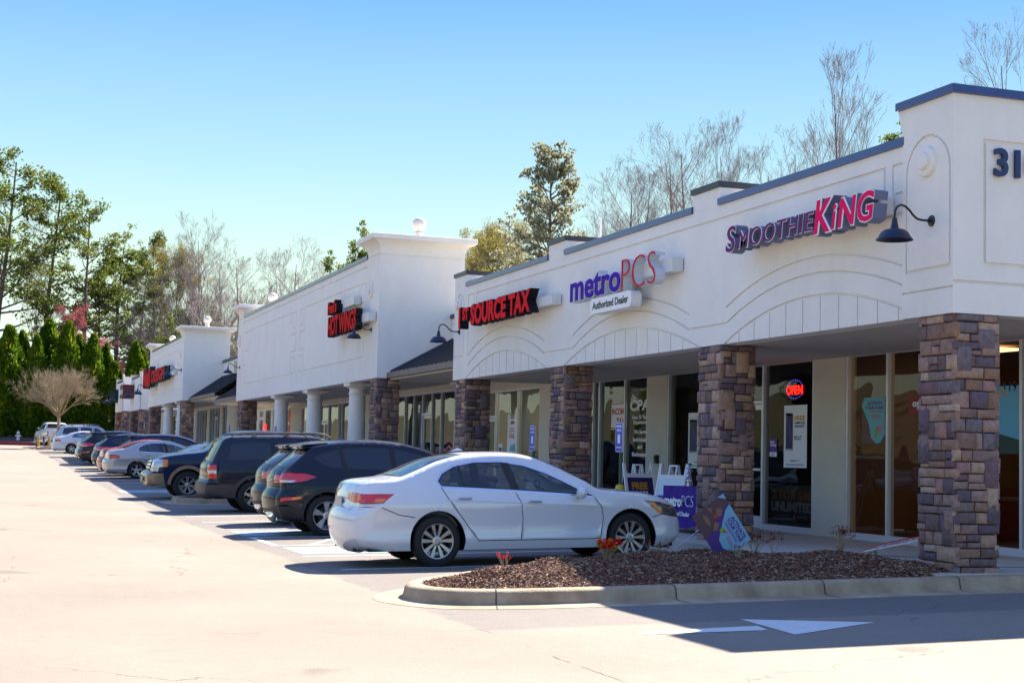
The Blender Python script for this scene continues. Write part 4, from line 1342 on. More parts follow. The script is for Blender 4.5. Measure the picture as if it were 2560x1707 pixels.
def aframe(x, y, rz, label, fn, mats):
    """rz = 0 faces -X (towards the camera)"""
    t = thing('sidewalk_sign', label, 'sandwich board', (x, y, .17), rz, 'white sandwich boards by the phone shop')
    W_, H_ = .62, 1.06
    for sg in (-1, 1):
        def F(a, b, d): # a across (-Y when sg=-1), b up the slope
            sl = .17
            return (sg*(.02+(H_-b)*.24+d), (a if sg > 0 else -a), b*.97)
        m = MB()
        def bx(a0, a1, b0, b1, d0=-.02, d1=.015): m.prism([(a0, b0), (a1, b0), (a1, b1), (a0, b1)], F, d0, d1)
        bx(-.31, -.26, .0, 1.12); bx(.26, .31, .0, 1.12); bx(-.26, .26, .86, .93); bx(-.26, .26, .06, .12)
        bx(-.26, -.245, .93, .96); bx(-.09, -.06, .93, 1.10); bx(.06, .09, .93, 1.10); bx(-.06, .06, 1.07, 1.10)
        m.build('panel_frame', WHITE, t)
        m = MB(); m.prism([(-.262, .115), (.262, .115), (.262, .865), (-.262, .865)], F, -.008, .006)
        fn(m, lambda a, b, d: F(a-.262, b+.115, d+.006), .524, .75)
        m.build('poster_insert', mats, t)
    m = MB(); m.tube([(-.02, -.28, 1.0), (.02, -.28, 1.0)], .02, 8); m.tube([(-.02, .28, 1.0), (.02, .28, 1.0)], .02, 8); m.build('hinge', WHITE, t)
    return t
def free_phone(mb, f, W, H):
    put_text(mb, 'FREE', f, .16*W, .72*H, .16*H, .62*W, 1, .07, .001, .0015)
    put_text(mb, 'PHONE FOR', f, .16*W, .60*H, .075*H, .62*W, 2, .05, .001, .0015)
    put_text(mb, 'EVERYONE', f, .16*W, .49*H, .075*H, .62*W, 1, .05, .001, .0015)
    rect(mb, f, .3*W, .6*W, .14*H, .38*H, 3); rect(mb, f, .17*W, .23*W, .2*H, .4*H, 3); rect(mb, f, .67*W, .73*W, .2*H, .4*H, 3)
    rect(mb, f, .42*W, .46*W, .17*H, .33*H, 2, .0025)
AM = [M('board_navy', (.025, .012, .12), .5), INKY, VIN, M('ink_light_blue', (.12, .25, .6), .5)]
aframe(24.9, -10.95, math.radians(8), 'white sandwich board with a free phone for everyone poster, behind the white sedan', free_phone, AM)
def blue_board(mb, f, W, H):
    rect(mb, f, 0, W, 0, H, 2)
    rect(mb, f, .04*W, .42*W, 0, .62*H, 0, .002)
    put_text(mb, 'FREE', f, .45*W, .60*H, .12*H, .5*W, 1, .06, .001, .0035)
AM2 = [M('board_blue', (.06, .06, .42), .5), INKR, M('board_pale', (.66, .78, .86), .5)]
aframe(23.6, -11.05, math.radians(-66), 'pale blue and white sandwich board right behind the purple table', blue_board, AM2)
# purple table
t = thing('display_table', 'small table under a purple metroPCS cloth beside the second pillar', 'table', (22.4, -10.95, .17))
PCL = M('purple_cloth', (.045, .008, .24), .8, var=.1)
mb = MB()
# cloth skirt with folds
pr_ = []
x0, x1, y0, y1 = -.72, .72, -.32, .32
n = 60
per = []
for i in range(n):
    s = i/n*4; k = int(s); u_ = s-k
    p = [(x0+(x1-x0)*u_, y1), (x1, y1-(y1-y0)*u_), (x1-(x1-x0)*u_, y0), (x0, y0+(y1-y0)*u_)][k]
    per.append(p)
vs = []
for lev, (zz, fl) in enumerate([(.735, -.02), (.73, 0), (.6, .008), (.4, .02), (.2, .032), (.10, .04)]):
    for i, (a, b) in enumerate(per):
        wv = 1+fl*(1.2*math.sin(i*1.9)+.6*math.sin(i*.8+1))
        vs.append((a*wv+(.02*fl/.04 if a > 0 else -.02*fl/.04), b*wv, zz+(.02*math.sin(i*.7) if lev == 5 else 0)))
fs = [(l*n+i, l*n+(i+1) % n, (l+1)*n+(i+1) % n, (l+1)*n+i) for l in range(5) for i in range(n)]+[tuple(range(n))]
mb.add(vs, fs)
f = lambda a, b, d: (.60-a, .345+d+(.5-b)*.03, b)
put_text(mb, 'metro', f, .0, .42, .17, .62, 1, .05, .004, .004); put_text(mb, 'PCS', f, .64, .42, .19, .42, 1, -.034, .004, .004)
put_text(mb, 'Authorized Dealer', f, .05, .27, .075, .9, 1, .02, .004, .006)
mb.build('tablecloth', [PCL, VIN], t, smooth=True, ang=50)
mb = MB()
for a in (-.6, .6):
    for b in (-.25, .25): mb.tube([(a, b, 0), (a, b, .7)], .018, 6)
mb.build('table_legs', DARKM, t)
t = thing('flower_vase', 'red vase with green stems standing on the purple table', 'vase', (22.15, -10.85, .905))
m = MB(); m.lathe([(.03, 0), (.035, .03), (.02, .07), (.03, .11), (.03, .14), (.018, .17), (.022, .19), (.001, .19)], (0,0,0), 'z', 16); m.build('vase', M('vase_red', (.5, .01, .02), .25), t, smooth=True)
m = MB()
for i in range(12):
    a = random.uniform(0, 6.28); r_ = random.uniform(.02, .10)
    m.tube([(0, 0, .18), (r_*.4*math.cos(a), r_*.4*math.sin(a), .28), (r_*math.cos(a), r_*math.sin(a), random.uniform(.36, .5))], [.004, .004, .002], 4)
m.build('stems', M('stem_green', (.03, .12, .02), .6), t)
t = thing('tinsel_ornament', 'silver tinsel ornament on the purple table beside the red vase', 'ornament', (22.62, -10.85, .905))
m = MB(); m.lathe([(.05, 0), (.05, .05), (.001, .05)], (0, 0, 0), 'z', 12)
for i in range(60):
    z_ = random.uniform(.05, .36); a = random.uniform(0, 6.28); c_ = (random.uniform(-.02, .02), random.uniform(-.02, .02), z_)
    m.add([c_, (c_[0]+.035*math.cos(a), c_[1]+.035*math.sin(a), z_+.02), (c_[0]+.03*math.cos(a+.6), c_[1]+.03*math.sin(a+.6), z_-.02)], [(0, 1, 2)])
m.build('tinsel', M('tinsel', (.7, .7, .75), .2, metal=.9), t)
mb = MB(); mb.box(28.18, 28.28, YW, YW+.07, 1.25, 1.42); mb.box(28.2, 28.26, YW+.07, YW+.085, 1.33, 1.39); o = mb.build('wall_mailbox', BLACK); tag(o, 'small black box on the wall pier left of the phone poster', 'box')
# accessible parking posts
def access_sign(x, y, z, label, bol=True):
    t = thing('parking_sign', label, 'parking sign', (x, y, z), 0, 'blue accessible parking signs along the kerb')
    m = MB(); m.tube([(0, 0, 0), (0, 0, 1.75)], .028, 8); m.build('post', M('post_green', (.05, .09, .05), .5), t)
    m = MB(); m.prism(pill(-.15, .15, 1.26, 1.74, 4, .03), FF(0), .03, .036, 1); m.prism(pill(-.14, .14, 1.27, 1.73, 4, .025), FF(0), .0362, .038, 0)
    f = lambda a, b, d: (.12-a, .038+d, 1.27+b)
    put_text(mb_ := MB(), 'RESERVED', f, .01, .395, .035, .22, 0, .03, .001); put_text(mb_, 'PARKING', f, .03, .33, .035, .18, 0, .03, .001); put_text(mb_, 'TOW AWAY ZONE', f, .0, .05, .03, .24, 0, .03, .001)
    mb_.box(-.05, .05, .0385, .0395, 1.40, 1.545)
    m.v += []
    m.build('sign_plate', [M('sign_blue', (.03, .03, .50), .4), VIN], t)
    mb_.build('sign_lettering', VIN, t)
    if bol:
        m = MB(); m.lathe([(.085, 0), (.085, .66), (.07, .71), (.04, .73), (.001, .73)], (0,0,0), 'z', 16); m.build('yellow_sleeve', M('bollard_yellow', (.60, .42, .02), .5), t, smooth=True, ang=50)
    return t
access_sign(23.55, -10.05, .17, 'blue accessible parking sign on a yellow sleeved post in front of the CPA window')
access_sign(27.75, -10.05, .17, 'blue accessible parking sign just right of the ten dollar poster')
access_sign(65.2, -10.05, FL(65), 'blue accessible parking sign left of the round columns of the tall block')
access_sign(54.6, -10.05, FL(54), 'blue accessible parking sign between the two farther round columns')
access_sign(99.5, -10.05, FL(99), 'blue accessible parking sign far off before the pavilions')

# tilted yard sign
t = thing('yard_sign', 'tilted purple and blue activate your tone yard sign stuck in the mulch', 'yard sign', (16.75, -8.40, .18))
t.scale = (1.07, 1.07, 1.07)
# frame axes: sign plane faces -X
ax = Vector((0, -(8.86-8.50), .42-.93)).normalized(); W_ = .62      # along the long edge, reading direction
ay = Vector((0, -(8.50-8.15), .93-.63)).normalized()
ay = (ay-ax*ay.dot(ax)).normalized()
H_ = .46
corner = Vector((0, .30, .43))+Vector((0, 0, 0))            # upper left corner in the sign's own reading frame = (16.9, -8.15, .63)
def F(a, b, d):
    q = corner+ax*a+ay*b
    return (q.x-d, q.y, q.z)
m = MB()
m.prism([(0, 0), (W_, 0), (W_, H_), (0, H_)], F, -.005, 0, 0)
m.prism([(.0, .0), (.30, .0), (.27, .12), (.20, .2), (.16, .33), (.10, .46), (0, H_)], F, .0005, .001, 5)
m.prism([(.14, H_), (.17, .38), (.25, .29), (.33, .20), (.40, .13), (.50, .12), (.58, .17), (W_, .26), (W_, H_)], F, .0012, .002, 1)
m.prism([(.0, .38), (.0, H_), (.07, H_)], F, .0012, .002, 1)
for q in ([(.05, .12), (.12, .16), (.22, .14), (.16, .1)], [(.08, .3), (.14, .36), (.2, .3), (.16, .26)], [(.2, .2), (.25, .24), (.3, .17), (.27, .13)], [(.02, .2), (.06, .26), (.1, .22)]):
    m.prism(q, F, .0012, .0018, 6)
m.prism([(.13, .24), (.16, .27), (.19, .24), (.16, .21)], F, .002, .0026, 3)
put_text(m, 'ACTIVATE', F, .27, .385, .045, .29, 2, .06, .001, .0025)
put_text(m, 'YOUR TONE', F, .26, .33, .045, .31, 2, .06, .001, .0025)
for i, b in enumerate((.305, .288)): rect(m, F, .28, .54, b, b+.007, 2, .0025)
for i, b in enumerate((.245, .228, .211)): rect(m, F, .42, .56, b, b+.005, 3, .0025)
m.prism([(.30, .20), (.35, .19), (.37, .25), (.32, .26)], F, .0025, .003, 4); m.prism([(.35, .22), (.40, .23), (.40, .27), (.36, .27)], F, .0025, .003, 7)
for i in range(7):
    a = i*.45; m.prism([(.555, .05), (.555+.028*math.cos(a), .05+.028*math.sin(a)), (.555+.028*math.cos(a+.2), .05+.028*math.sin(a+.2))], F, .002, .0026, 8)
m.build('sign_board', [M('yard_purple', (.07, .02, .20), .45), M('yard_blue', (.20, .45, .62), .45), INKP, INKR, GREEN, M('yard_brown', (.10, .045, .06), .45), M('yard_tan', (.24, .12, .08), .45), M('ink_pink', (.6, .2, .3), .5), VIN], t)
m = MB()
for s_ in (.17, .45):
    p = corner+ax*s_
    m.tube([p+Vector((.012, 0, 0))+ay*.25, p+Vector((.012, 0, 0)), p+Vector((.012, 0, 0))-ay*(.42 if s_ < .3 else .24)], .004, 6)
m.build('wire_stake', M('wire', (.45, .45, .45), .35, metal=.8), t)
t = thing('yard_sign', 'red and white yard sign fallen over against the foot of the corner pillar', 'yard sign', (16.5, -10.9, .17))
def F2(a, b, d):
    q = Vector((.75, .30, .02))+Vector((-.80, -.38, .20))*a/.62*.86+Vector((-.10, -.38, .14))*b/.45
    return (q.x, q.y, q.z+d)
m = MB(); m.prism([(0, 0), (.62, 0), (.62, .46), (0, .46)], F2, -.005, 0, 0); m.prism([(0, .34), (.62, .34), (.62, .46), (0, .46)], F2, .0005, .001, 1); m.prism([(0, 0), (.08, 0), (.08, .46), (0, .46)], F2, .0005, .001, 1)
put_text(m, 'HIRING', F2, .12, .20, .10, .46, 1, .06, .001, .0015); put_text(m, 'NOW', F2, .12, .06, .10, .46, 1, .06, .001, .0015)
m.build('sign_board', [PAPER, INKR], t)
m = MB(); m.tube([(.6, .2, .03), (.95, .35, .05)], .004, 5); m.tube([(.65, .1, .05), (.98, .22, .0)], .004, 5); m.build('wire_stake', MATS['wire'], t)
# ------------------------------------------------------------------ vehicles
def cr(pts, k=4, closed=False):
    """Catmull-Rom resampling"""
    out = []
    n = len(pts)
    for i in range(n-1):
        p0 = pts[max(i-1, 0)]; p1 = pts[i]; p2 = pts[i+1]; p3 = pts[min(i+2, n-1)]
        l = math.dist(p1, p2)
        kk = max(1, min(k, int(l/.035)+1))
        for j in range(kk):
            t = j/kk
            out.append(tuple(.5*((2*b)+(-a+c)*t+(2*a-5*b+4*c-d)*t*t+(-a+3*b-3*c+d)*t**3) for a, b, c, d in zip(p0, p1, p2, p3)))
    out.append(tuple(pts[-1]))
    return out
def lerp_tab(tab, x):
    if x <= tab[0][0]: return tab[0][1]
    for (a, b), (c, d) in zip(tab[:-1], tab[1:]):
        if x <= c:
            t = (x-a)/(c-a+1e-12)
            return b+(d-b)*t
    return tab[-1][1]
def smooth_tab(tab):
    """1D table made smooth"""
    p = cr(tab, 8)
    return sorted(p)
CHROME = M('chrome', (.62, .63, .65), .12, metal=1.)
RUBBER = M('rubber', (.014, .014, .015), .8)
BLKPL = M('black_plastic', (.017, .017, .018), .55)
ALLOY = M('alloy', (.50, .50, .52), .3, metal=.85)
DARKALLOY = M('dark_wheel_well', (.006, .006, .006), .7)
CARGLASS = glass('car_glass', (.70, .79, .81), .03)
TINTGLASS = glass('tinted_car_glass', (.05, .06, .075), .04)
RGLASS = glass('rear_car_glass', (.38, .48, .50), .14)
TAILR = M('tail_red', (.62, .008, .015), .12, coat=1, var=.25, vscale=25)
TAILW = M('lamp_clear', (.62, .62, .64), .12, metal=.35, coat=1)
AMBER = M('amber_lens_glint', (.80, .22, .01), .2, coat=1)  # headlamp lens amber; in tail lamps it paints refracted sunlight
HEADL = M('headlamp_dark', (.14, .14, .15), .1, metal=.5, coat=1)
HEADC = M('headlamp_clear', (.50, .53, .56), .1, metal=.4, coat=1)
SEAMM = M('panel_gap', (.012, .012, .014), .7)
SEATM = M('seat_beige', (.30, .27, .22), .8)
SEATD = M('seat_dark', (.03, .03, .032), .8)
PLATEM = M('number_plate', (.48, .47, .43), .5, var=.2, vscale=30)
def paint(name, col, metal=.0, rough=.28):
    return M(name, col, rough, metal=metal, coat=.65 if max(col) > .2 else .45, spec=.5 if max(col) > .2 else .25, var=.012, vscale=2)

def wheel(par, x, y, z, R, rr, w, style, side, alloy=None):
    """wheel centred at (x, y = outer face, z); side = +1 for the left side"""
    alloy = alloy or ALLOY
    s = side
    hb = MB()
    hb.lathe([(.001, -s*.10), (rr*.62, -s*.10), (rr*.62, -s*.09), (.001, -s*.085)], (x, y, z), 'y', 28)
    ho = hb.build('wheel', DARKALLOY, par)
    t = MB()
    pr = [(rr*1.0, -s*.03), (rr*1.02, -s*.008), (rr+(R-rr)*.35, 0), (rr+(R-rr)*.75, -s*.004), (R-.018, -s*.018), (R-.004, -s*.035), (R, -s*.05), (R, -s*(w-.05)), (R-.02, -s*(w-.015)), (rr, -s*w)]
    t.lathe(pr, (x, y, z), 'y', 44)
    t.build('tyre', RUBBER, ho, smooth=True, ang=60)
    r = MB()
    r.lathe([(rr*1.015, -s*.018), (rr*1.0, -s*.006), (rr*.955, -s*.008), (rr*.93, -s*.03), (rr*.90, -s*.09), (rr*.9, -s*w*.9)], (x, y, z), 'y', 44)
    F = lambda a, b, d: (x+a, y-s*.0+s*d, z+b)
    def spoke(ang, w0, w1, r0_=.03, r1_=None, d0=-.055, d1=-.022, skew=0):
        r1_ = r1_ or rr*.965
        ca, sa = math.cos(ang), math.sin(ang)
        cb, sb = math.cos(ang+skew), math.sin(ang+skew)
        pl = [(r0_*ca-w0*(-sa)*-1, r0_*sa-w0*ca), (r1_*cb+w1*sb, r1_*sb-w1*cb), (r1_*cb-w1*sb, r1_*sb+w1*cb), (r0_*ca-w0*sa, r0_*sa+w0*ca)]
        pl[0] = (r0_*ca+w0*sa, r0_*sa-w0*ca)
        n = 4
        vs = [F(a, b, d0-.02) for a, b in pl]
        mid = [(a*1., b*1.) for a, b in pl]
        vs += [F(a, b, d1 if i in (1, 2) else d1-.012) for i, (a, b) in enumerate(mid)]
        r.add(vs, [(3, 2, 1, 0), (4, 5, 6, 7)]+[(i, (i+1) % 4, 4+(i+1) % 4, 4+i) for i in range(4)])
    if style == 'double':
        for k in range(5):
            a = math.pi/2+k*2*math.pi/5
            for q in (-.285, .285): spoke(a+q, .012, .027, .05)
    elif style == 'multi':
        for k in range(7):
            a = math.pi/2+k*2*math.pi/7
            for q in (-.09, .09): spoke(a+q, .012, .013, .05, skew=q*.3)
    elif style == 'blade':
        for k in range(5):
            a = math.pi/2+k*2*math.pi/5
            spoke(a, .016, .060, .04)
    else:
        for k in range(5):
            a = math.pi/2+k*2*math.pi/5
            spoke(a, .040, .030, .02)
    r.lathe([(.001, -s*.018), (.030, -s*.018), (.034, -s*.024), (.062, -s*.03), (.066, -s*.05), (.06, -s*.075)], (x, y, z), 'y', 24)
    for k in range(5):
        a = math.pi/2+math.pi/5+k*2*math.pi/5
        r.lathe([(.001, -s*.022), (.009, -s*.022), (.009, -s*.05)], (x+.052*math.cos(a), y, z+.052*math.sin(a)), 'y', 6)
    r.build('rim', alloy, ho, smooth=True, ang=35)
    return ho

def make_car(name, label, cat, sp):
    L, hwz = sp['L'], smooth_tab(sp['hw'])
    ci, cf = sp['corner']
    raw = sp['sil']
    S = cr(raw, 5)
    # indices of the rear top corner and the front top corner in the resampled outline
    def near(p): return min(range(len(S)), key=lambda i: math.dist(S[i], p))
    iR, iF = near(raw[ci]), near(raw[cf])
    rear = S[:iR+1]; front = S[iF:]
    rt = sorted([(z, x) for x, z in rear]); ft = sorted([(z, x) for x, z in front])
    xr = lambda z: lerp_tab(rt, z)
    xf = lambda z: lerp_tab(ft, z)
    ER, EW = sp.get('end', (.34, .20))
    EFR, EFW = sp.get('endf', (.5, .26))
    taper = sp.get('taper', (.05, .07))
    TR = sp.get('tr', .05)
    zb = sp['zb']
    segs = list(zip(S[:-1], S[1:]))
    topsegs = list(zip(S[iR:iF], S[iR+1:iF+1]))
    def dseg(p, a, b):
        vx, vy = b[0]-a[0], b[1]-a[1]
        t = max(0, min(1, ((p[0]-a[0])*vx+(p[1]-a[1])*vy)/(vx*vx+vy*vy+1e-12)))
        return math.hypot(p[0]-a[0]-vx*t, p[1]-a[1]-vy*t)
    cache = {}
    def W(x, z):
        k = (round(x, 5), round(z, 5))
        if k in cache: return cache[k]
        y = lerp_tab(hwz, z)
        u_ = max(0, (1.3-x)/1.3); y *= 1-taper[0]*u_*u_
        v_ = max(0, (x-(L-1.5))/1.5); y *= 1-taper[1]*v_*v_
        d = max(0, x-xr(z))
        if d < ER: y -= EW*(1-math.sqrt(max(0, 1-(1-d/ER)**2)))
        d = max(0, xf(z)-x)
        if d < EFR: y -= EFW*(1-math.sqrt(max(0, 1-(1-d/EFR)**2)))
        dt = min(dseg((x, z), a, b) for a, b in topsegs)
        if dt < TR: y -= TR*(1-math.sqrt(max(0, 1-(1-dt/TR)**2)))
        cache[k] = y
        return y
    root = thing(name, label, cat)
    xo = L/2
    ctr = lambda p: Vector((min(max(p[0], .9-xo), L-.9-xo), 0, .6))
    parts = {}
    bodyB = MB()
    MAT = dict(sp['mats'])
    slots = ['paint']
    def slot(k):
        if k not in slots: slots.append(k)
        return slots.index(k)
    def emit(V3, T, keys, sfx):
        groups = {}
        for t_, k in zip(T, keys):
            if k is None: continue
            a, b, c = (Vector(V3[i]) for i in t_)
            n = (b-a).cross(c-a)
            cc = (a+b+c)/3
            if n.dot(cc-ctr(cc)) < 0: t_ = (t_[0], t_[2], t_[1])
            groups.setdefault(k, []).append(t_)
        for k, ts in groups.items():
            if isinstance(k, tuple): tgt = parts.setdefault((k[0], k[1], sfx), MB()); m = 0
            else: tgt = bodyB; m = slot(k)
            used = sorted({i for t_ in ts for i in t_}); mp = {u_: j for j, u_ in enumerate(used)}
            tgt.add([V3[i] for i in used], [tuple(mp[i] for i in t_) for t_ in ts], m)
    # ---- side sheets
    bl = fr(S[-1][0], S[0][0], .1)
    n_ = max(2, int(abs(S[-1][0]-S[0][0])/.1))
    bottom = [(S[-1][0]+(S[0][0]-S[-1][0])*i/n_, S[-1][1]+(S[0][1]-S[-1][1])*i/n_) for i in range(1, n_)]
    bottom = [(x, zb) if .35 < x < L-.35 else (x, z) for x, z in bottom]
    outer = S+bottom
    feats = list(sp['side'])
    arches = []
    for xw, zw, Ra in sp['arch']:
        c = [(xw+Ra*math.cos(2*math.pi*i/48), zw+Ra*1.0*math.sin(2*math.pi*i/48)) for i in range(48)]
        arches.append(c)
    pts = []
    gx_ = fr(0, L, .055); gz_ = fr(zb, max(p[1] for p in S), .05)
    for x in gx_:
        for z in gz_:
            if in_poly((x, z), outer): pts.append((x+.0031, z+.0017))
    for i in range(1, len(S)-1):
        tx, tz = S[i+1][0]-S[i-1][0], S[i+1][1]-S[i-1][1]
        l = math.hypot(tx, tz); nx, nz = tz/l, -tx/l
        offs = (.003, .012, .026, .045) if iR < i < iF else (.004, .018, .04, .075, .12, .17, .23, .3)
        for o_ in offs:
            p = (S[i][0]+nx*o_, S[i][1]+nz*o_)
            if in_poly(p, outer): pts.append(p)
    V, T = cdt([outer]+[f[0] for f in feats]+arches, pts)
    def cls(c, fl, default='paint'):
        k = default
        for f in fl:
            if in_poly(c, f[0]): k = f[1]
        return k
    keys = []
    for t_ in T:
        c = (sum(V[i][0] for i in t_)/3, sum(V[i][1] for i in t_)/3)
        if not in_poly(c, outer) or any(in_poly(c, a) for a in arches): keys.append(None)
        else: keys.append(cls(c, feats))
    Wv = [W(x, z) for x, z in V]
    gl = sp.get('inset', .0)
    for sg, sfx in ((1, 'L'), (-1, 'R')):
        emit([(x-xo, sg*y, z) for (x, z), y in zip(V, Wv)], T, keys, sfx)
        # arch lips and sill return
        for (xw, zw, Ra), c in zip(sp['arch'], arches):
            arc = [(xw+Ra*math.cos(a), zw+Ra*math.sin(a)) for a in [math.radians(-25+230*i/40) for i in range(41)]]
            arc = [p for p in arc if p[1] > zb-.001]
            vs = []
            for x, z in arc:
                y = W(x, max(z, zb))
                vs += [(x-xo, sg*y, z), (x-xo, sg*(y-.015), z), (x-xo, sg*(y-.22), z)]
            m = slot(sp.get('lip', 'dark'))
            bodyB.add(vs, [(3*i, 3*i+1, 3*i+4, 3*i+3) for i in range(len(arc)-1)], slot(sp.get('lipc', 'paint')))
            bodyB.add(vs, [(3*i+1, 3*i+2, 3*i+5, 3*i+4) for i in range(len(arc)-1)], slot('dark'))
        bp = [p for p in [S[-1]]+bottom+[S[0]] if not any(in_poly(p, a) for a in arches)]
        for a, b in zip(bp[:-1], bp[1:]):
            if math.dist(a, b) > .25: continue
            ya, yb_ = W(*a), W(*b)
            bodyB.add([(a[0]-xo, sg*ya, a[1]), (b[0]-xo, sg*yb_, b[1]), (b[0]-xo, sg*(yb_-.1), b[1]-.01), (a[0]-xo, sg*(ya-.1), a[1]-.01)], [(0, 1, 2, 3)], slot('dark'))
    # ---- the ribbon over the top and the ends
    acc = [0]
    for a, b in segs: acc.append(acc[-1]+math.dist(a, b))
    tot = acc[-1]
    sx = sorted([(S[i][0], acc[i]) for i in range(iR, iF+1)])
    sT = lambda x: lerp_tab(sx, x)
    srz = sorted([(S[i][1], acc[i]) for i in range(0, iR+1)]); sRz = lambda z: lerp_tab(srz, z)
    sfz = sorted([(S[i][1], acc[i]) for i in range(iF, len(S))]); sFz = lambda z: lerp_tab(sfz, z)
    def at(s):
        for i in range(len(acc)-1):
            if s <= acc[i+1]+1e-9:
                t = (s-acc[i])/(acc[i+1]-acc[i]+1e-12)
                return S[i][0]+(S[i+1][0]-S[i][0])*t, S[i][1]+(S[i+1][1]-S[i][1])*t, i, t
        return S[-1][0], S[-1][1], len(S)-2, 1
    nrm = []
    for i in range(len(S)):
        a = S[max(i-1, 0)]; b = S[min(i+1, len(S)-1)]
        l = math.dist(a, b); nrm.append((-(b[1]-a[1])/l, (b[0]-a[0])/l))
    crown = smooth_tab(sorted(sp['crown'](acc[iR], acc[iF], tot, sT)))
    def R3(s, e):
        x, z, i, t = at(s)
        y = W(x, z)
        nx = nrm[i][0]*(1-t)+nrm[min(i+1, len(S)-1)][0]*t; nz = nrm[i][1]*(1-t)+nrm[min(i+1, len(S)-1)][1]*t
        c = lerp_tab(crown, s)*(1-e*e)*(1+.25*e*e)
        return (x+nx*c-xo, e*y, z+nz*c)
    rf = []
    for f in sp['top'](sT, sRz, sFz, tot): rf.append(f)
    dom = [(s, -1) for s in acc]+[(s, 1) for s in reversed(acc)]
    pts = [(s, e+.002) for s in acc for e in (-.97, -.9, -.8, -.65, -.5, -.33, -.16, 0, .16, .33, .5, .65, .8, .9, .97)]
    V, T = cdt([dom]+[f[0] for f in rf], pts)
    keys = []
    for t_ in T:
        c = (sum(V[i][0] for i in t_)/3, sum(V[i][1] for i in t_)/3)
        keys.append(cls(c, rf) if in_poly(c, dom) else None)
    emit([R3(*v) for v in V], T, keys, 'C')
    slot('dark'); slot('seam')
    mm_ = [MAT.get(k, dict(dark=DARKALLOY, seam=SEAMM, chrome=CHROME, black=BLKPL).get(k, BLKPL)) for k in slots]
    body = bodyB.build('body', mm_, root, smooth=True, ang=38, recalc=False, weld=.0006)
    for (nm, mk, sfx), mb in parts.items():
        # pieces lie a hair proud so their rims read
        mb.build(nm, MAT[mk], root, smooth=True, ang=60, recalc=False, weld=.0006)
    # ---- floor, wells, seats
    ub = MB()
    hw0 = lerp_tab(hwz, .5)
    a0 = sp['arch'][0]; a1 = sp['arch'][1]
    ub.box(.25-xo, L-.25-xo, -(hw0-.27), hw0-.27, zb-.02, sp['floor'])
    ub.box(a0[0]+a0[2]+.03-xo, a1[0]-a1[2]-.03-xo, -(hw0-.08), hw0-.08, zb-.01, sp['floor'])
    ub.box(.22-xo, a0[0]-a0[2]-.02-xo, -(hw0-.2), hw0-.2, zb+.04, sp['floor']-.1)
    ub.build('chassis', DARKALLOY, root)
    for (x, y, wd) in sp['seats']:
        z0_ = sp['floor']-.02; z1_ = z0_+.72
        m = MB()
        cornice_box(m, x-.08-xo, x+.06-xo, y-wd/2, y+wd/2, [(z0_, 0), (z0_+.1, .015), (z0_+.5, 0), (z0_+.56, -.03)])
        for hy in ((0,) if wd < .8 else (-.38, .38)):
            cornice_box(m, x-.13-xo, x-.03-xo, y+hy-.12, y+hy+.12, [(z0_+.58, -.02), (z0_+.62, 0), (z0_+.70, 0), (z0_+.74, -.03)])
        m.build('seat', MAT.get('seat', SEATD), root, smooth=True, ang=50)
    sw = sp.get('wheel', .36)
    if sp.get('steer'):
        m = MB(); q = sp['steer']
        m.lathe([(.001, 0)], (0, 0, 0)) if 0 else None
        m.tube([(q[0]-xo+.19*math.cos(t)*.35, q[1]+.19*math.sin(t), q[2]+.19*math.cos(t)) for t in [i*math.pi/8 for i in range(17)]], .014, 6, cap=False)
        m.build('steering_wheel', SEATD, root)
        m = MB(); m.box(q[0]+.12-xo, q[0]+.6-xo, -hw0+.18, hw0-.18, q[2]-.35, q[2]+.04); m.build('dashboard', SEATD, root)
    # ---- wheels
    for xw, zw, Ra in sp['arch']:
        for sg in (1, -1):
            wheel(root, xw-xo, sg*(W(xw, .6)-sp.get('tuck', .022)), sw, sw, sp['rim'], .215, sp['style'], sg, MAT.get('alloy'))
    # ---- handles, mirrors
    for x, z in sp['handles']:
        for sg in (1, -1):
            y = W(x, z)
            m = MB(); m.tube([(x-.10-xo, sg*(y-.002), z), (x-.08-xo, sg*(y+.028), z+.004), (x+.07-xo, sg*(y+.03), z+.004), (x+.10-xo, sg*(y), z)], [.010, .014, .014, .010], 8)
            m.build('door_handle', MAT.get('handle', MAT['paint']), root, smooth=True)
    x, z = sp['mirror']
    for sg in (1, -1):
        y = W(x, z)
        m = MB()
        m.lathe([(.001, .12), (.05, .105), (.08, .06), (.095, 0), (.088, -.06), (.05, -.095), (.001, -.10)], (0, 0, 0), 'y', 16)
        k = sp.get('mk', 1.)
        m.v = [(x+.02+a*.75*k-xo, sg*(y+.15+b*.85*k), z+c*.85*k+.03) for a, b, c in m.v]
        m.tube([(x-xo, sg*(y-.03), z-.02), (x-xo, sg*(y+.08), z)], .022, 8)
        m.build('mirror', MAT.get('mirrorm', MAT['paint']), root, smooth=True)
    sp['W'] = W; sp['R3'] = R3; sp['xo'] = xo
    return root

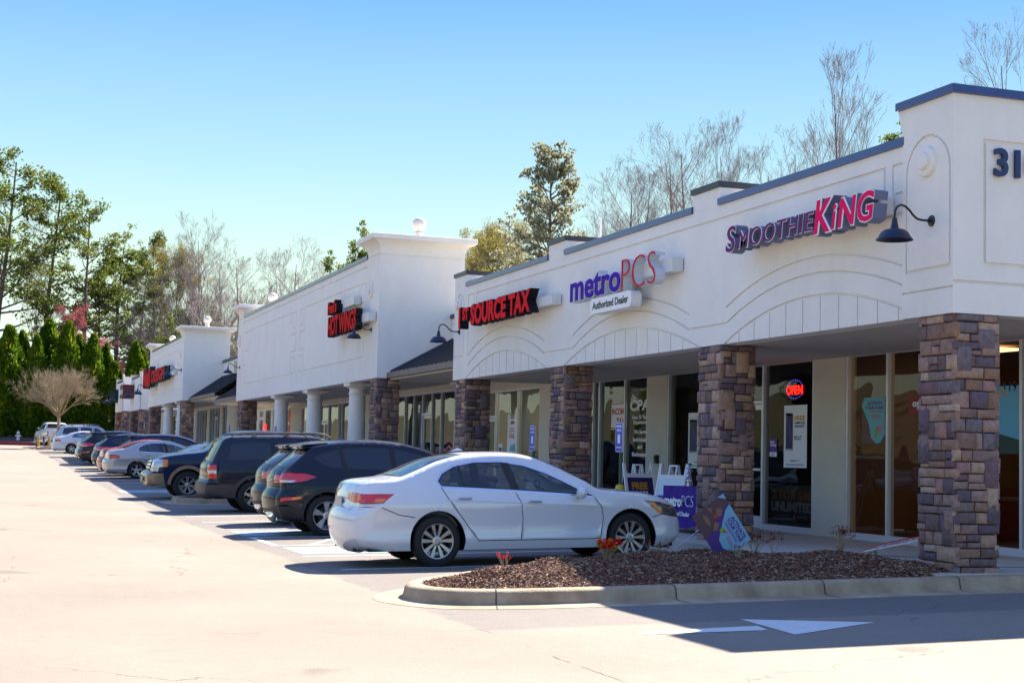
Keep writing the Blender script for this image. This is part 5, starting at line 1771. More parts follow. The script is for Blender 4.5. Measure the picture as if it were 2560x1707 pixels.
def place(o, xc, yc, nose=-1, yaw=0., z=None, sink=0.):
    """nose = -1 faces the shops, +1 faces the lot"""
    o.rotation_mode = 'XYZ'
    z0_ = G(xc, yc) if z is None else z
    h = 1.4
    slope = (G(xc, yc-h)-G(xc, yc+h))/(2*h)         # rise towards the shops
    sx = (G(xc+.8, yc)-G(xc-.8, yc))/1.6
    base = Matrix.Rotation(math.radians(-90 if nose < 0 else 90)+yaw, 4, 'Z')
    up = Vector((-sx, slope, 1)).normalized()
    fwd = (base @ Vector((1, 0, 0))); fwd = (fwd-up*fwd.dot(up)).normalized()
    lf = up.cross(fwd)
    mt = Matrix((fwd, lf, up)).transposed().to_4x4()
    o.rotation_euler = mt.to_euler()
    o.location = (xc, yc, z0_-sink)
def repaint(o, mp, label):
    """own copies of the meshes with some materials swapped"""
    o['label'] = label
    kmap = {}
    for c in list(bpy.data.objects):
        if c.parent: kmap.setdefault(c.parent.name, []).append(c)
    def rec(q):
        if q.type == 'MESH' and any(m.name in mp for m in q.data.materials if m):
            key = (q.data.name, tuple(sorted((a, b.name) for a, b in mp.items())))
            if key not in RP:
                d = q.data.copy()
                for i, m in enumerate(d.materials):
                    if m and m.name in mp: d.materials[i] = mp[m.name]
                RP[key] = d
            q.data = RP[key]
        for ch in kmap.get(q.name, []): rec(ch)
    rec(o)
    return o
RP = {}
def ring(xw, zw, r0_, r1_, a0=-10, a1=190, n=30):
    o = [(xw+r1_*math.cos(math.radians(a0+(a1-a0)*i/n)), zw+r1_*math.sin(math.radians(a0+(a1-a0)*i/n))) for i in range(n+1)]
    q = [(xw+r0_*math.cos(math.radians(a1-(a1-a0)*i/n)), zw+r0_*math.sin(math.radians(a1-(a1-a0)*i/n))) for i in range(n+1)]
    return o+q
def seam(pts, w=.011, k='seam'):
    return [(q, k) for q in strips(pts, w)]
def inset_poly(p, d):
    n = len(p); out = []
    A = sum(p[i][0]*p[(i+1) % n][1]-p[(i+1) % n][0]*p[i][1] for i in range(n))
    s = 1 if A > 0 else -1
    for i in range(n):
        a = p[i-1]; b = p[i]; c = p[(i+1) % n]
        d1 = ((b[0]-a[0]), (b[1]-a[1])); d2 = ((c[0]-b[0]), (c[1]-b[1]))
        l1 = math.hypot(*d1) or 1; l2 = math.hypot(*d2) or 1
        n1 = (-d1[1]/l1*s, d1[0]/l1*s); n2 = (-d2[1]/l2*s, d2[0]/l2*s)
        nx, nz = n1[0]+n2[0], n1[1]+n2[1]; l = math.hypot(nx, nz) or 1
        k = d/max(.5, (nx*n1[0]+nz*n1[1])/l)
        out.append((b[0]+nx/l*k, b[1]+nz/l*k))
    return out
def crpoly(p, k=5):
    """rounded closed polygon"""
    n = len(p); out = []
    for i in range(n):
        p0, p1, p2, p3 = p[i-1], p[i], p[(i+1) % n], p[(i+2) % n]
        for j in range(k):
            t = j/k
            out.append(tuple(.5*((2*b)+(-a+c)*t+(2*a-5*b+4*c-d)*t*t+(-a+3*b-3*c+d)*t**3) for a, b, c, d in zip(p0, p1, p2, p3)))
    return out
def rpoly(p, r=.03, k=4):
    """polygon with rounded corners"""
    n = len(p); out = []
    for i in range(n):
        a, b, c = Vector(p[i-1]), Vector(p[i]), Vector(p[(i+1) % n])
        d1 = min(r, (a-b).length*.45); d2 = min(r, (c-b).length*.45)
        q0 = b+(a-b).normalized()*d1; q2 = b+(c-b).normalized()*d2
        for j in range(k+1):
            t = j/k
            out.append(tuple(q0*(1-t)**2+b*2*t*(1-t)+q2*t*t))
    return out

# ---- saloon
def sedan_spec(mats, style='double', rim=.222, lamp='wide'):
    L = 4.93
    sil = [(.22,.235),(.10,.27),(.035,.36),(.005,.48),(0,.58),(.02,.67),(.06,.715),(.085,.78),(.10,.90),(.125,1.0),(.18,1.055),(.30,1.085),(.48,1.10),(.64,1.118),(.92,1.218),(1.2,1.325),(1.5,1.395),(1.8,1.425),(2.1,1.432),(2.35,1.420),(2.58,1.375),(2.82,1.285),(3.07,1.170),(3.30,1.065),(3.46,.975),(3.65,.945),(3.95,.925),(4.22,.89),(4.46,.84),(4.62,.775),(4.72,.69),(4.77,.55),(4.785,.42),(4.75,.31),(4.66,.225)]
    hw = [(.2,.87),(.30,.915),(.36,.928),(.42,.914),(.55,.912),(.68,.922),(.78,.930),(.82,.921),(.90,.898),(.98,.870),(1.05,.838),(1.15,.79),(1.25,.74),(1.35,.69),(1.46,.63)]
    dlo = [(1.12,1.085),(1.18,1.00),(2.22,.945),(3.10,.885),(3.43,.868),(3.18,.985),(2.95,1.095),(2.70,1.205),(2.40,1.300),(2.05,1.348),(1.68,1.343),(1.38,1.287),(1.2,1.195)]
    g = inset_poly(dlo, .038)
    side = [(dlo, 'chrome'), (inset_poly(dlo, .024), 'black'), (g, ('window', 'glass'))]
    side += [([(2.06,1.325),(2.19,1.312),(2.30,.962),(2.17,.970)], 'black'), ([(1.445,1.28),(1.475,1.285),(1.52,1.01),(1.49,1.012)], 'black')]
    side += seam([(1.19,1.0),(1.28,.86),(1.50,.58),(1.70,.33)])+seam([(2.235,.93),(2.31,.80),(2.33,.6),(2.30,.33)])+seam([(3.38,.87),(3.48,.74),(3.51,.6),(3.46,.33)])+seam([(1.70,.33),(3.46,.33)])
    side += seam([(.36,.76),(.6,.665),(.80,.635)])+seam([(4.27,.60),(4.40,.63)])
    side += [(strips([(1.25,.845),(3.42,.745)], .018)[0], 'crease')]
    tail = [(-.1,.925),(.24,.93),(.54,.93),(.44,.86),(.32,.765),(-.1,.765)]
    head = [(4.12,.825),(4.36,.80),(4.58,.745),(5.0,.66),(5.0,.585),(4.60,.595),(4.40,.63),(4.26,.72)]
    side += [(tail, ('tail_lamp', 'tail')), ([(-.1,.815),(.42,.815),(.36,.765),(-.1,.765)], ('tail_lamp', 'tailw')), ([(.26,.83),(.38,.83),(.42,.87),(.28,.87)], ('tail_lamp', 'amber'))] if lamp == 'wide' else \
            [([(-.1,.90),(.30,.905),(.48,.86),(.46,.78),(-.1,.765)], ('tail_lamp', 'tail')), ([(.05,.80),(.36,.80),(.38,.84),(.05,.845)], ('tail_lamp', 'amber'))]  # amber patch: sun refracted in the tail lamp, put in as colour
    side += [(head, ('headlamp', 'head')), ([(4.21,.79),(4.29,.785),(4.42,.655),(4.34,.65)], ('headlamp', 'amber'))]
    def top(sT, sR, sF, tot):
        f = []
        f.append((rpoly([(sT(.66), -.90), (sT(1.60), -.86), (sT(1.60), .86), (sT(.66), .90)], .12), 'black'))
        f.append((rpoly([(sT(.69), -.87), (sT(1.575), -.82), (sT(1.575), .82), (sT(.69), .87)], .12), ('rear_window', 'rglass')))
        f.append((rpoly([(sT(2.42), -.84), (sT(3.50), -.95), (sT(3.50), .95), (sT(2.42), .84)], .12), 'black'))
        f.append((rpoly([(sT(2.45), -.81), (sT(3.46), -.93), (sT(3.46), .93), (sT(2.45), .81)], .12), ('windscreen', 'glass')))
        f += seam([(sT(.62), -.86), (sR(.90), -.80), (sR(.70), -.78), (sR(.70), .78), (sR(.90), .80), (sT(.62), .86)])
        f += seam([(sT(3.56), -.92), (sT(4.52), -.8), (sT(4.52), .8), (sT(3.56), .92)])
        for s_ in (-1, 1):
            f.append(([(sR(.765), s_*.62), (sR(.94), s_*.62), (sR(.94), s_*1.1), (sR(.765), s_*1.1)], ('tail_lamp', 'tail')))
            f.append(([(sR(.84), s_*.40), (sR(.93), s_*.40), (sR(.93), s_*.60), (sR(.84), s_*.60)], ('tail_lamp', 'tail')))
            f.append(([(sR(.765), s_*.62), (sR(.815), s_*.62), (sR(.815), s_*1.1), (sR(.765), s_*1.1)], ('tail_lamp', 'tailw')))
            f.append(([(sF(.72), s_*.55), (sF(.6), s_*.6), (sF(.54), s_*1.1), (sF(.62), s_*1.1)], ('headlamp', 'head')))
        f.append(([(sR(.795), -.36), (sR(.825), -.36), (sR(.825), .36), (sR(.795), .36)], 'chrome'))
        f.append(([(sF(.70), -.45), (sF(.58), -.42), (sF(.58), .42), (sF(.70), .45)], 'black'))
        f.append(([(sF(.42), -.6), (sF(.30), -.55), (sF(.30), .55), (sF(.42), .6)], 'black'))
        return f
    def crown(a, b, tot, sT):
        return [(0, .08), (a*.5, .10), (a*.9, .075), (a+.15, .03), (sT(.64), .03), (sT(1.1), .045), (sT(1.7), .03), (sT(2.2), .028), (sT(2.6), .045), (sT(3.1), .09), (sT(3.5), .045), (sT(4.2), .03), (b, .07), ((b+tot)/2, .13), (tot, .12)]
    return dict(L=L, sil=sil, hw=hw, corner=(9, 29), zb=.215, arch=[(1.13,.33,.385),(3.93,.33,.385)], side=side, top=top, crown=crown, floor=.52,
                seats=[(1.45, 0, 1.3), (2.55, .38, .5), (2.55, -.38, .5)], wheel=.33, rim=rim, style=style, handles=[(1.50,.865),(2.50,.82)], mirror=(3.12,.90), mats=mats,
                steer=(2.95, .38, .88), endf=(.45, .24), end=(.26, .155))
WHP = paint('pearl_white_paint', (.66, .69, .73), .05, .16)
baseM = dict(glass=CARGLASS, rglass=RGLASS, tail=TAILR, tailw=TAILW, amber=AMBER, head=HEADL)
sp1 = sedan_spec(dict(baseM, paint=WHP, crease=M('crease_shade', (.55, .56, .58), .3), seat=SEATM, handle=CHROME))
white = make_car('parked_car', 'white saloon car with ten spoke wheels parked beside the mulched island, nearest the camera', 'car', sp1)
xo = sp1['xo']
mb = MB(); mb.box(-.012-xo+.055, .0-xo+.062-.035, -.16, .16, .80-.07, .80+.085); 
o_ = mb.build('number_plate', PLATEM, white); o_.location.x = -.05
mb = MB()
for sg in (1, -1): mb.tube([(.30-xo, sg*.52, .24), (.06-xo, sg*.52, .245)], .035, 10)
mb.box(.12-xo, .3-xo, -.6, .6, .215, .26); mb.build('exhaust', BLKPL, white)
mb = MB(); mb.add([(1.55-xo, 0, 1.46), (1.75-xo, -.03, 1.475), (1.75-xo, .03, 1.475), (1.68-xo, 0, 1.505)], [(0, 1, 3), (0, 3, 2), (1, 2, 3)]); mb.build('roof_antenna', WHP, white)
white.scale = (.948, .96, 1.0)
place(white, 19.8, -6.87, -1)
GRP = 'cars parked nose to tail bumper along the shop kerb'

# ---- crossover
def suv_spec(mats):
    L = 4.48
    sil = [(.26,.27),(.12,.30),(.04,.42),(0,.56),(.0,.68),(.05,.76),(.075,.84),(.07,.98),(.10,1.08),(.15,1.14),(.24,1.225),(.38,1.345),(.52,1.465),(.60,1.53),(.66,1.565),(.85,1.595),(1.2,1.635),(1.7,1.642),(2.15,1.61),(2.5,1.535),(2.8,1.425),(3.05,1.29),(3.28,1.15),(3.45,1.09),(3.7,1.06),(4.0,.99),(4.22,.90),(4.36,.78),(4.44,.62),(4.48,.48),(4.44,.34),(4.30,.26)]
    hw = [(.2,.86),(.3,.90),(.5,.925),(.75,.93),(.9,.915),(1.0,.89),(1.1,.855),(1.2,.81),(1.35,.745),(1.5,.68),(1.65,.61)]
    dlo = [(.62,1.36),(.80,1.22),(1.0,1.175),(2.1,1.12),(3.12,1.075),(2.85,1.28),(2.55,1.42),(2.2,1.51),(1.7,1.55),(1.2,1.535),(.85,1.47)]
    side = [(dlo, 'black'), (inset_poly(dlo, .018), ('window', 'glass'))]
    side += [([(1.98,1.56),(2.08,1.56),(2.12,1.09),(2.02,1.09)], 'black'), ([(1.05,1.56),(1.13,1.56),(1.24,1.13),(1.14,1.13)], 'black')]
    for a in (.84, 3.55): side.append((ring(a, .36, .2, .475, -30, 210), 'black'))
    side += [([(1.3,.42),(3.2,.42),(3.2,.2),(1.3,.2)], 'black'), ([(-.1,.55),(.3,.50),(.55,.45),(.6,.2),(-.1,.2)], 'black'), ([(3.95,.42),(4.6,.5),(4.6,.2),(3.9,.2)], 'black')]
    side += seam([(1.10,1.12),(1.08,.95),(1.22,.75),(1.42,.45)])+seam([(2.07,1.1),(2.10,.8),(2.06,.45)])+seam([(3.05,1.06),(3.12,.8),(3.10,.45)])
    side += seam([(.40,.99),(.42,.85),(.30,.55)], .008)
    side += [([(-.1,.98),(-.1,1.08),(.22,1.105),(.46,1.09),(.66,1.03),(.48,.965),(.30,.935),(.15,.93)], ('tail_lamp', 'tail')), ([(.02,.93),(.04,.985),(.30,.975),(.26,.935)], ('tail_lamp', 'tailw')),
             ([(.05,.60),(.06,.67),(.38,.70),(.40,.65)], ('rear_reflector', 'tail')), ([(.22,.63),(.24,.675),(.36,.69),(.37,.655)], ('rear_reflector', 'amber'))]
    side += [([(3.75,.94),(4.05,.90),(4.6,.80),(4.6,.72),(4.1,.76),(3.85,.82)], ('headlamp', 'head'))]
    def top(sT, sR, sF, tot):
        f = [(rpoly([(sT(.19), -.90), (sT(.57), -.84), (sT(.57), .84), (sT(.19), .90)], .06), ('rear_window', 'rglass'))]
        f.append((rpoly([(sT(2.42), -.84), (sT(3.34), -.95), (sT(3.34), .95), (sT(2.42), .84)], .12), ('windscreen', 'glass')))
        f += seam([(sT(3.5), -.92), (sT(4.25), -.8), (sT(4.25), .8), (sT(3.5), .92)])
        for s_ in (-1, 1):
            f.append(([(sR(.93), s_*.60), (sR(1.05), s_*.62), (sR(1.05), s_*1.1), (sR(.93), s_*1.1)], ('tail_lamp', 'tail')))
            f.append(([(sF(.80), s_*.55), (sF(.70), s_*.6), (sF(.70), s_*1.1), (sF(.80), s_*1.1)], ('headlamp', 'head')))
        f.append(([(0, -1.1), (sR(.52), -1.1), (sR(.50), -.5), (sR(.50), .5), (sR(.52), 1.1), (0, 1.1)], 'black'))
        f.append(([(sR(.36), -.7), (sR(.44), -.7), (sR(.44), .7), (sR(.36), .7)], 'chrome'))
        f += [([(sR(.955), -.5), (sR(.975), -.5), (sR(.975), .5), (sR(.955), .5)], 'chrome')]
        f.append(([(sF(.82), -.5), (sF(.55), -.4), (sF(.55), .4), (sF(.82), .5)], 'black'))
        f.append(([(sF(.45), -1.1), (tot, -1.1), (tot, 1.1), (sF(.45), 1.1)], 'black'))
        return f
    def crown(a, b, tot, sT):
        return [(0, .10), (a*.5, .12), (a, .08), (sT(.3), .06), (sT(.5), .03), (sT(.9), .035), (sT(1.7), .04), (sT(2.4), .05), (sT(2.9), .085), (sT(3.4), .06), (sT(3.9), .06), (b, .09), ((b+tot)/2, .15), (tot, .12)]
    return dict(L=L, sil=sil, hw=hw, corner=(9, 27), zb=.26, arch=[(.84,.36,.405),(3.55,.36,.405)], side=side, top=top, crown=crown, floor=.62, lipc='black',
                seats=[(1.35, 0, 1.25), (2.35, .38, .5), (2.35, -.38, .5)], wheel=.36, rim=.245, style='blade', handles=[(1.32,.985),(2.30,.95)], mirror=(2.95,1.10), mats=mats, end=(.42, .28), taper=(.07, .08), steer=(2.75, .38, 1.02))
DNAVY = paint('black_blue_paint', (.006, .008, .016), .2, .25)
sp2 = suv_spec(dict(baseM, paint=DNAVY, glass=TINTGLASS, rglass=glass('rear_tint', (.05, .06, .07), .12)))
suv = make_car('parked_suv', 'black crossover with five blade wheels and a roof spoiler parked behind the white saloon', 'suv', sp2)
xo = sp2['xo']
mb = MB()
vs = []
for x, z, w_ in ((.42, 1.560, .55), (.48, 1.588, .57), (.92, 1.622, .57), (.66, 1.545, .57), (.48, 1.520, .55)):
    vs += [(x-xo, -w_, z), (x-xo, w_, z)]
mb.add(vs, [(2*i, 2*i+1, (2*i+3) % 10, (2*i+2) % 10) for i in range(5)]+[(0, 2, 4, 6, 8), (9, 7, 5, 3, 1)])
mb.build('roof_spoiler', DNAVY, suv)
mb = MB(); mb.box(.435-xo, .48-xo, -.2, .2, 1.525, 1.545); mb.build('brake_light', TAILR, suv)
mb = MB(); mb.tube([(.72-xo, 0, 1.66), (.50-xo, 0, 1.86)], [.008, .004], 6); mb.lathe([(.02, 0), (.012, .02), (.001, .022)], (.72-xo, 0, 1.655), 'z', 8); mb.build('roof_antenna', BLKPL, suv)
mb = MB(); mb.box(.055-xo-.03, .06-xo-.01, -.16, .16, .80, .93); mb.build('number_plate', PLATEM, suv)
mb = MB(); mb.tube([(.25-xo, 0, 1.31), (.19-xo, .32, 1.26)], .01, 5); mb.box(.2-xo, .27-xo, -.05, .05, 1.18, 1.24); mb.build('rear_wiper', BLKPL, suv)
mb = MB()
mb.tube([(.3-xo, -.5, .26), (.03-xo, -.5, .29)], .035, 10); mb.build('exhaust', CHROME, suv)
suv.scale = (.98, .97, .975)
place(suv, 26.9, -7.10, -1)

# ---- boxy estate suv
def box_spec(mats):
    L = 4.90
    sil = [(.22,.36),(.08,.38),(.01,.48),(0,.60),(.01,.70),(.06,.74),(.085,.85),(.085,1.0),(.10,1.12),(.16,1.20),(.27,1.42),(.37,1.62),(.45,1.72),(.60,1.775),(1.1,1.795),(1.9,1.80),(2.5,1.785),(2.85,1.725),(3.1,1.58),(3.35,1.40),(3.55,1.26),(3.75,1.19),(4.1,1.15),(4.45,1.09),(4.70,.99),(4.82,.85),(4.87,.68),(4.90,.55),(4.86,.42),(4.72,.35)]
    hw = [(.3,.87),(.45,.905),(.65,.93),(.85,.935),(1.0,.925),(1.12,.90),(1.2,.875),(1.3,.845),(1.5,.79),(1.65,.745),(1.78,.68)]
    w1 = [(.50,1.235),(.60,1.62),(1.02,1.665),(1.45,1.665),(1.53,1.60),(1.53,1.235)]
    w2 = [(1.70,1.235),(1.68,1.62),(1.76,1.665),(2.30,1.66),(2.42,1.60),(2.46,1.235)]
    w3 = [(2.60,1.235),(2.58,1.64),(2.76,1.62),(3.02,1.46),(3.24,1.28),(3.22,1.22)]
    side = []
    for w_ in (w1, w2, w3): side += [(rpoly(w_, .05), 'black'), (inset_poly(rpoly(w_, .05), .014), ('window', 'glass'))]
    for a in (1.12, 4.01): side.append((ring(a, .38, .2, .505, -25, 205), 'trim'))
    side += [([(1.5,.50),(3.6,.50),(3.6,.3),(1.5,.3)], 'trim'), ([(-.1,.68),(.62,.66),(.66,.3),(-.1,.3)], 'trim'), ([(4.4,.62),(5,.66),(5,.3),(4.35,.3)], 'trim')]
    side += seam([(1.60,1.72),(1.60,1.2),(1.72,.9),(1.85,.5)])+seam([(2.52,1.70),(2.52,.5)])+seam([(3.35,1.26),(3.48,1.1),(3.46,.5)])+seam([(1.60,1.72),(2.52,1.72)])
    side += seam([(.42,1.60),(.30,1.2),(.27,.75)], .009)
    side += [(rpoly([(.045,.80),(.045,1.13),(.25,1.13),(.25,.80)], .02), ('tail_lamp', 'tail')), ([(.05,.92),(.05,1.0),(.245,1.0),(.245,.92)], ('tail_lamp', 'tailw'))]
    side += [([(4.4,1.0),(5,.98),(5,.80),(4.5,.82)], ('headlamp', 'head'))]
    side += [(rpoly([(.98,.92),(.98,1.08),(1.12,1.08),(1.12,.92)], .05), 'seam'), (rpoly([(.989,.929),(.989,1.071),(1.111,1.071),(1.111,.929)], .05), 'paint')]
    def top(sT, sR, sF, tot):
        f = [(rpoly([(sT(.17), -.90), (sT(.42), -.88), (sT(.42), .88), (sT(.17), .90)], .06), ('rear_window', 'rglass'))]
        f.append((rpoly([(sT(2.85), -.86), (sT(3.62), -.95), (sT(3.62), .95), (sT(2.85), .86)], .12), ('windscreen', 'glass')))
        for s_ in (-1, 1):
            f.append(([(sR(.80), s_*.88), (sR(1.13), s_*.88), (sR(1.13), s_*1.1), (sR(.80), s_*1.1)], ('tail_lamp', 'tail')))
            f.append(([(sF(.98), s_*.6), (sF(.80), s_*.6), (sF(.80), s_*1.1), (sF(.98), s_*1.1)], ('headlamp', 'head')))
        f.append(([(0, -1.1), (sR(.70), -1.1), (sR(.70), 1.1), (0, 1.1)], 'trim'))
        f.append(([(sF(.62), -1.1), (tot, -1.1), (tot, 1.1), (sF(.62), 1.1)], 'trim'))
        f.append(([(sF(.98), -.5), (sF(.72), -.5), (sF(.72), .5), (sF(.98), .5)], 'chrome'))
        return f
    def crown(a, b, tot, sT):
        return [(0, .06), (a*.5, .08), (a, .05), (sT(.3), .04), (sT(.5), .03), (sT(1.9), .035), (sT(2.8), .04), (sT(3.2), .07), (sT(3.7), .05), (sT(4.3), .05), (b, .06), ((b+tot)/2, .10), (tot, .08)]
    return dict(L=L, sil=sil, hw=hw, corner=(9, 25), zb=.34, arch=[(1.12,.38,.425),(4.01,.38,.425)], side=side, top=top, crown=crown, floor=.70, lipc='trim',
                seats=[(1.6, 0, 1.25), (2.8, .38, .5), (2.8, -.38, .5)], wheel=.38, rim=.225, style='five', handles=[(1.85,1.06),(2.75,1.06)], mirror=(3.25,1.25), mk=1.15, mats=mats, end=(.26, .16), taper=(.04, .06))
GRAPH = paint('graphite_paint', (.014, .018, .030), .25, .3)
GTRIM = M('grey_cladding', (.040, .040, .046), .5)
sp3 = box_spec(dict(baseM, paint=GRAPH, trim=GTRIM, glass=TINTGLASS, rglass=TINTGLASS, handle=GRAPH))
boxy = make_car('parked_suv', 'dark graphite boxy estate SUV with silver roof rails and upright tail lamps', 'suv', sp3)
xo = sp3['xo']
for sg in (1, -1):
    mb = MB()
    W_ = sp3['W']
    mb.tube([(.62-xo, sg*.64, 1.79), (.72-xo, sg*.66, 1.85), (.95-xo, sg*.665, 1.872), (2.6-xo, sg*.665, 1.872), (2.85-xo, sg*.655, 1.84), (2.98-xo, sg*.64, 1.76)], .022, 8)
    for x in (1.15, 1.9): mb.box(x-.06-xo, x+.06-xo, sg*.665-.012, sg*.665+.012, 1.79, 1.86)
    mb.build('roof_rail', M('rail_bronze', (.22, .20, .18), .4, metal=.6), boxy, smooth=True)
mb = MB(); mb.box(.09-xo-.02, .09-xo+.0, -.16, .16, .86, 1.0); mb.build('number_plate', PLATEM, boxy)
mb = MB(); mb.box(.085-xo-.015, .085-xo, -.18, .18, 1.10, 1.13); mb.build('badge_bar', CHROME, boxy)
boxy.scale = (.98, .97, .97)
place(boxy, 36.5, -7.42, -1)

# ---- pickup
def truck_spec(mats):
    L = 5.88
    sil = [(.25,.52),(.06,.50),(0,.56),(0,.72),(.05,.76),(.07,.95),(.07,1.15),(.08,1.30),(.12,1.345),(.30,1.35),(1.0,1.35),(1.70,1.35),(1.76,1.36),(1.80,1.50),(1.87,1.74),(1.98,1.85),(2.3,1.895),(2.8,1.905),(3.3,1.88),(3.55,1.80),(3.80,1.64),(4.05,1.47),(4.28,1.345),(4.5,1.30),(4.9,1.265),(5.35,1.20),(5.58,1.13),(5.68,1.05),(5.72,.90),(5.735,.76),(5.84,.73),(5.88,.64),(5.87,.50),(5.80,.42),(5.66,.40)]
    hw = [(.35,.93),(.5,.97),(.75,1.0),(.95,1.0),(1.1,.985),(1.22,.96),(1.32,.92),(1.45,.87),(1.65,.80),(1.80,.745),(1.9,.70)]
    w1 = [(1.98,1.37),(2.03,1.72),(2.12,1.76),(2.78,1.76),(2.80,1.37)]
    w2 = [(2.92,1.37),(2.92,1.76),(3.28,1.74),(3.62,1.54),(3.85,1.37)]
    side = []
    for w_ in (w1, w2): side += [(rpoly(w_, .05), 'black'), (inset_poly(rpoly(w_, .05), .016), ('window', 'glass'))]
    for a in (1.25, 4.78): side.append((ring(a, .40, .2, .555, -30, 210), 'trim'))
    side += [([(1.8,.60),(4.4,.60),(4.4,.4),(1.8,.4)], 'trim'), ([(5.45,.735),(6.0,.75),(6.0,.3),(5.38,.3)], 'bump'), ([(-.1,.76),(.25,.76),(.25,.3),(-.1,.3)], 'chrome')]
    side += seam([(1.79,1.36),(1.79,.6)])+seam([(2.86,1.78),(2.86,.6)])+seam([(3.95,1.36),(4.02,1.2),(4.0,.6)])+seam([(5.45,.74),(5.9,.755)], .02)
    side += [([(-.05,.85),(-.05,1.22),(.16,1.22),(.16,.85)], ('tail_lamp', 'tail')), ([(-.05,1.02),(-.05,1.08),(.16,1.08),(.16,1.02)], ('tail_lamp', 'tailw'))]
    side += [([(5.40,1.12),(6,1.13),(6,.78),(5.60,.78),(5.56,.90),(5.34,.92)], ('headlamp', 'headc')), ([(5.33,1.115),(5.47,1.125),(5.47,.93),(5.33,.925)], ('headlamp', 'amber'))]
    def top(sT, sR, sF, tot):
        f = [(rpoly([(sT(1.80), -.86), (sT(1.90), -.86), (sT(1.90), .86), (sT(1.80), .86)], .05), ('rear_window', 'glass'))]
        f.append((rpoly([(sT(3.52), -.88), (sT(4.26), -.95), (sT(4.26), .95), (sT(3.52), .88)], .12), ('windscreen', 'rglass')))
        f.append(([(sT(.16), -.9), (sT(1.72), -.9), (sT(1.72), .9), (sT(.16), .9)], 'black'))
        for s_ in (-1, 1):
            f.append(([(sR(.85), s_*.88), (sR(1.22), s_*.88), (sR(1.22), s_*1.1), (sR(.85), s_*1.1)], ('tail_lamp', 'tail')))
            f.append(([(sF(1.08), s_*.66), (sF(.78), s_*.66), (sF(.78), s_*1.1), (sF(1.12), s_*1.1)], ('headlamp', 'headc')))
            f.append(([(sF(.66), s_*.42), (sF(.44), s_*.42), (sF(.44), s_*.72), (sF(.66), s_*.72)], 'black') if 0 else ([(sF(.60), s_*.78), (sF(.50), s_*.78), (sF(.50), s_*.9), (sF(.60), s_*.9)], 'black'))
        f.append(([(sF(1.10), -.62), (sF(.78), -.62), (sF(.78), .62), (sF(1.10), .62)], 'black'))
        for a, b in ((1.075, 1.02), (.985, .935), (.90, .85)): f.append(([(sF(a), -.60), (sF(b), -.60), (sF(b), .60), (sF(a), .60)], 'chrome'))
        f.append(([(sF(.745), -1.1), (tot, -1.1), (tot, 1.1), (sF(.745), 1.1)], 'bump'))
        f.append(([(sF(.66), -.42), (sF(.46), -.42), (sF(.46), .42), (sF(.66), .42)], 'black'))
        f.append(([(0, -1.1), (sR(.76), -1.1), (sR(.76), 1.1), (0, 1.1)], 'chrome'))
        for s_ in (-1, 1):
            f.append(([(sF(.64), s_*.60), (sF(.50), s_*.60), (sF(.50), s_*.76), (sF(.64), s_*.76)], 'black'))
        return f
    def crown(a, b, tot, sT):
        return [(0, .03), (a, .02), (sT(1.0), .0), (sT(1.7), .0), (sT(1.85), .02), (sT(2.3), .03), (sT(3.4), .04), (sT(3.9), .08), (sT(4.4), .05), (sT(5.2), .05), (b, .05), ((b+tot)/2, .08), (tot, .06)]
    return dict(L=L, sil=sil, hw=hw, corner=(8, 26), zb=.42, arch=[(1.25,.40,.46),(4.78,.40,.46)], side=side, top=top, crown=crown, floor=.80, lipc='trim',
                seats=[(2.2, 0, 1.3), (3.1, .40, .55), (3.1, -.40, .55)], wheel=.40, rim=.24, style='multi', handles=[(2.1,1.22),(3.05,1.22)], mirror=(3.78,1.36), mk=1.5, mats=mats, end=(.12, .08), endf=(.28, .13), taper=(.01, .02))
NAVY = paint('navy_paint', (.008, .016, .055), .25, .25)
TANP = M('tan_trim', (.26, .19, .12), .35, coat=.6)
sp4 = truck_spec(dict(baseM, paint=NAVY, trim=TANP, bump=TANP, headc=HEADC, glass=TINTGLASS, rglass=glass('blue_screen', (.12, .2, .24), .25), mirrorm=BLKPL, alloy=ALLOY))
truck = make_car('pickup_truck', 'navy pickup with tan bumper and arches facing out of its stall', 'pickup truck', sp4)
xo = sp4['xo']
mb = MB(); mb.box(5.89-xo+.06, 5.90-xo+.075, .30-.16, .30+.16, .50, .63)
put_text(mb, 'G', lambda a, b, d: (5.90-xo+.076+d, .26+a, .50+b), 0, .025, .075, None, 1, .03, .003)
mb.build('number_plate', [PLATEM, INKB], truck)
truck.scale = (1., .98, .99)
place(truck, 44.7, -7.5, 1)

# ---- the rest of the row, from copies
def clone(src, x, y, nose, label, mp=None, name=None, yaw=0., z=None, sc=None):
    c = copy_tree(src)
    if name: c.name = name
    place(c, x, y, nose, yaw, z)
    c['label'] = label
    if mp: repaint(c, mp, label)
    if sc: c.scale = sc
    return c
PN = lambda n, c, m_=.3: paint(n, c, m_, .28)
SILV = PN('silver_paint', (.42, .46, .52)); BEIGE = PN('champagne_paint', (.46, .43, .42), .3); REDP = PN('red_paint', (.34, .008, .02), .2); DBLUE = PN('deep_blue_paint', (.008, .014, .05)); DGREY = PN('dark_grey_paint', (.02, .024, .035)); FROST = PN('frost_white_paint', (.62, .64, .66), .1)
mate = dict(mats=None)
clone(suv, 30.4, -7.5, -1, 'dark grey crossover almost hidden between the black crossover and the boxy SUV', {'black_blue_paint': DGREY})
sp5 = sedan_spec(dict(baseM, paint=BEIGE, crease=BEIGE, seat=SEATM), style='five', rim=.205, lamp='round')
sp5['sil'] = [(x*.965, z*.975) for x, z in sp5['sil']]; sp5['L'] = 4.93*.965
sp5['arch'] = [(1.10,.315,.36),(3.78,.315,.36)]; sp5['wheel'] = .31
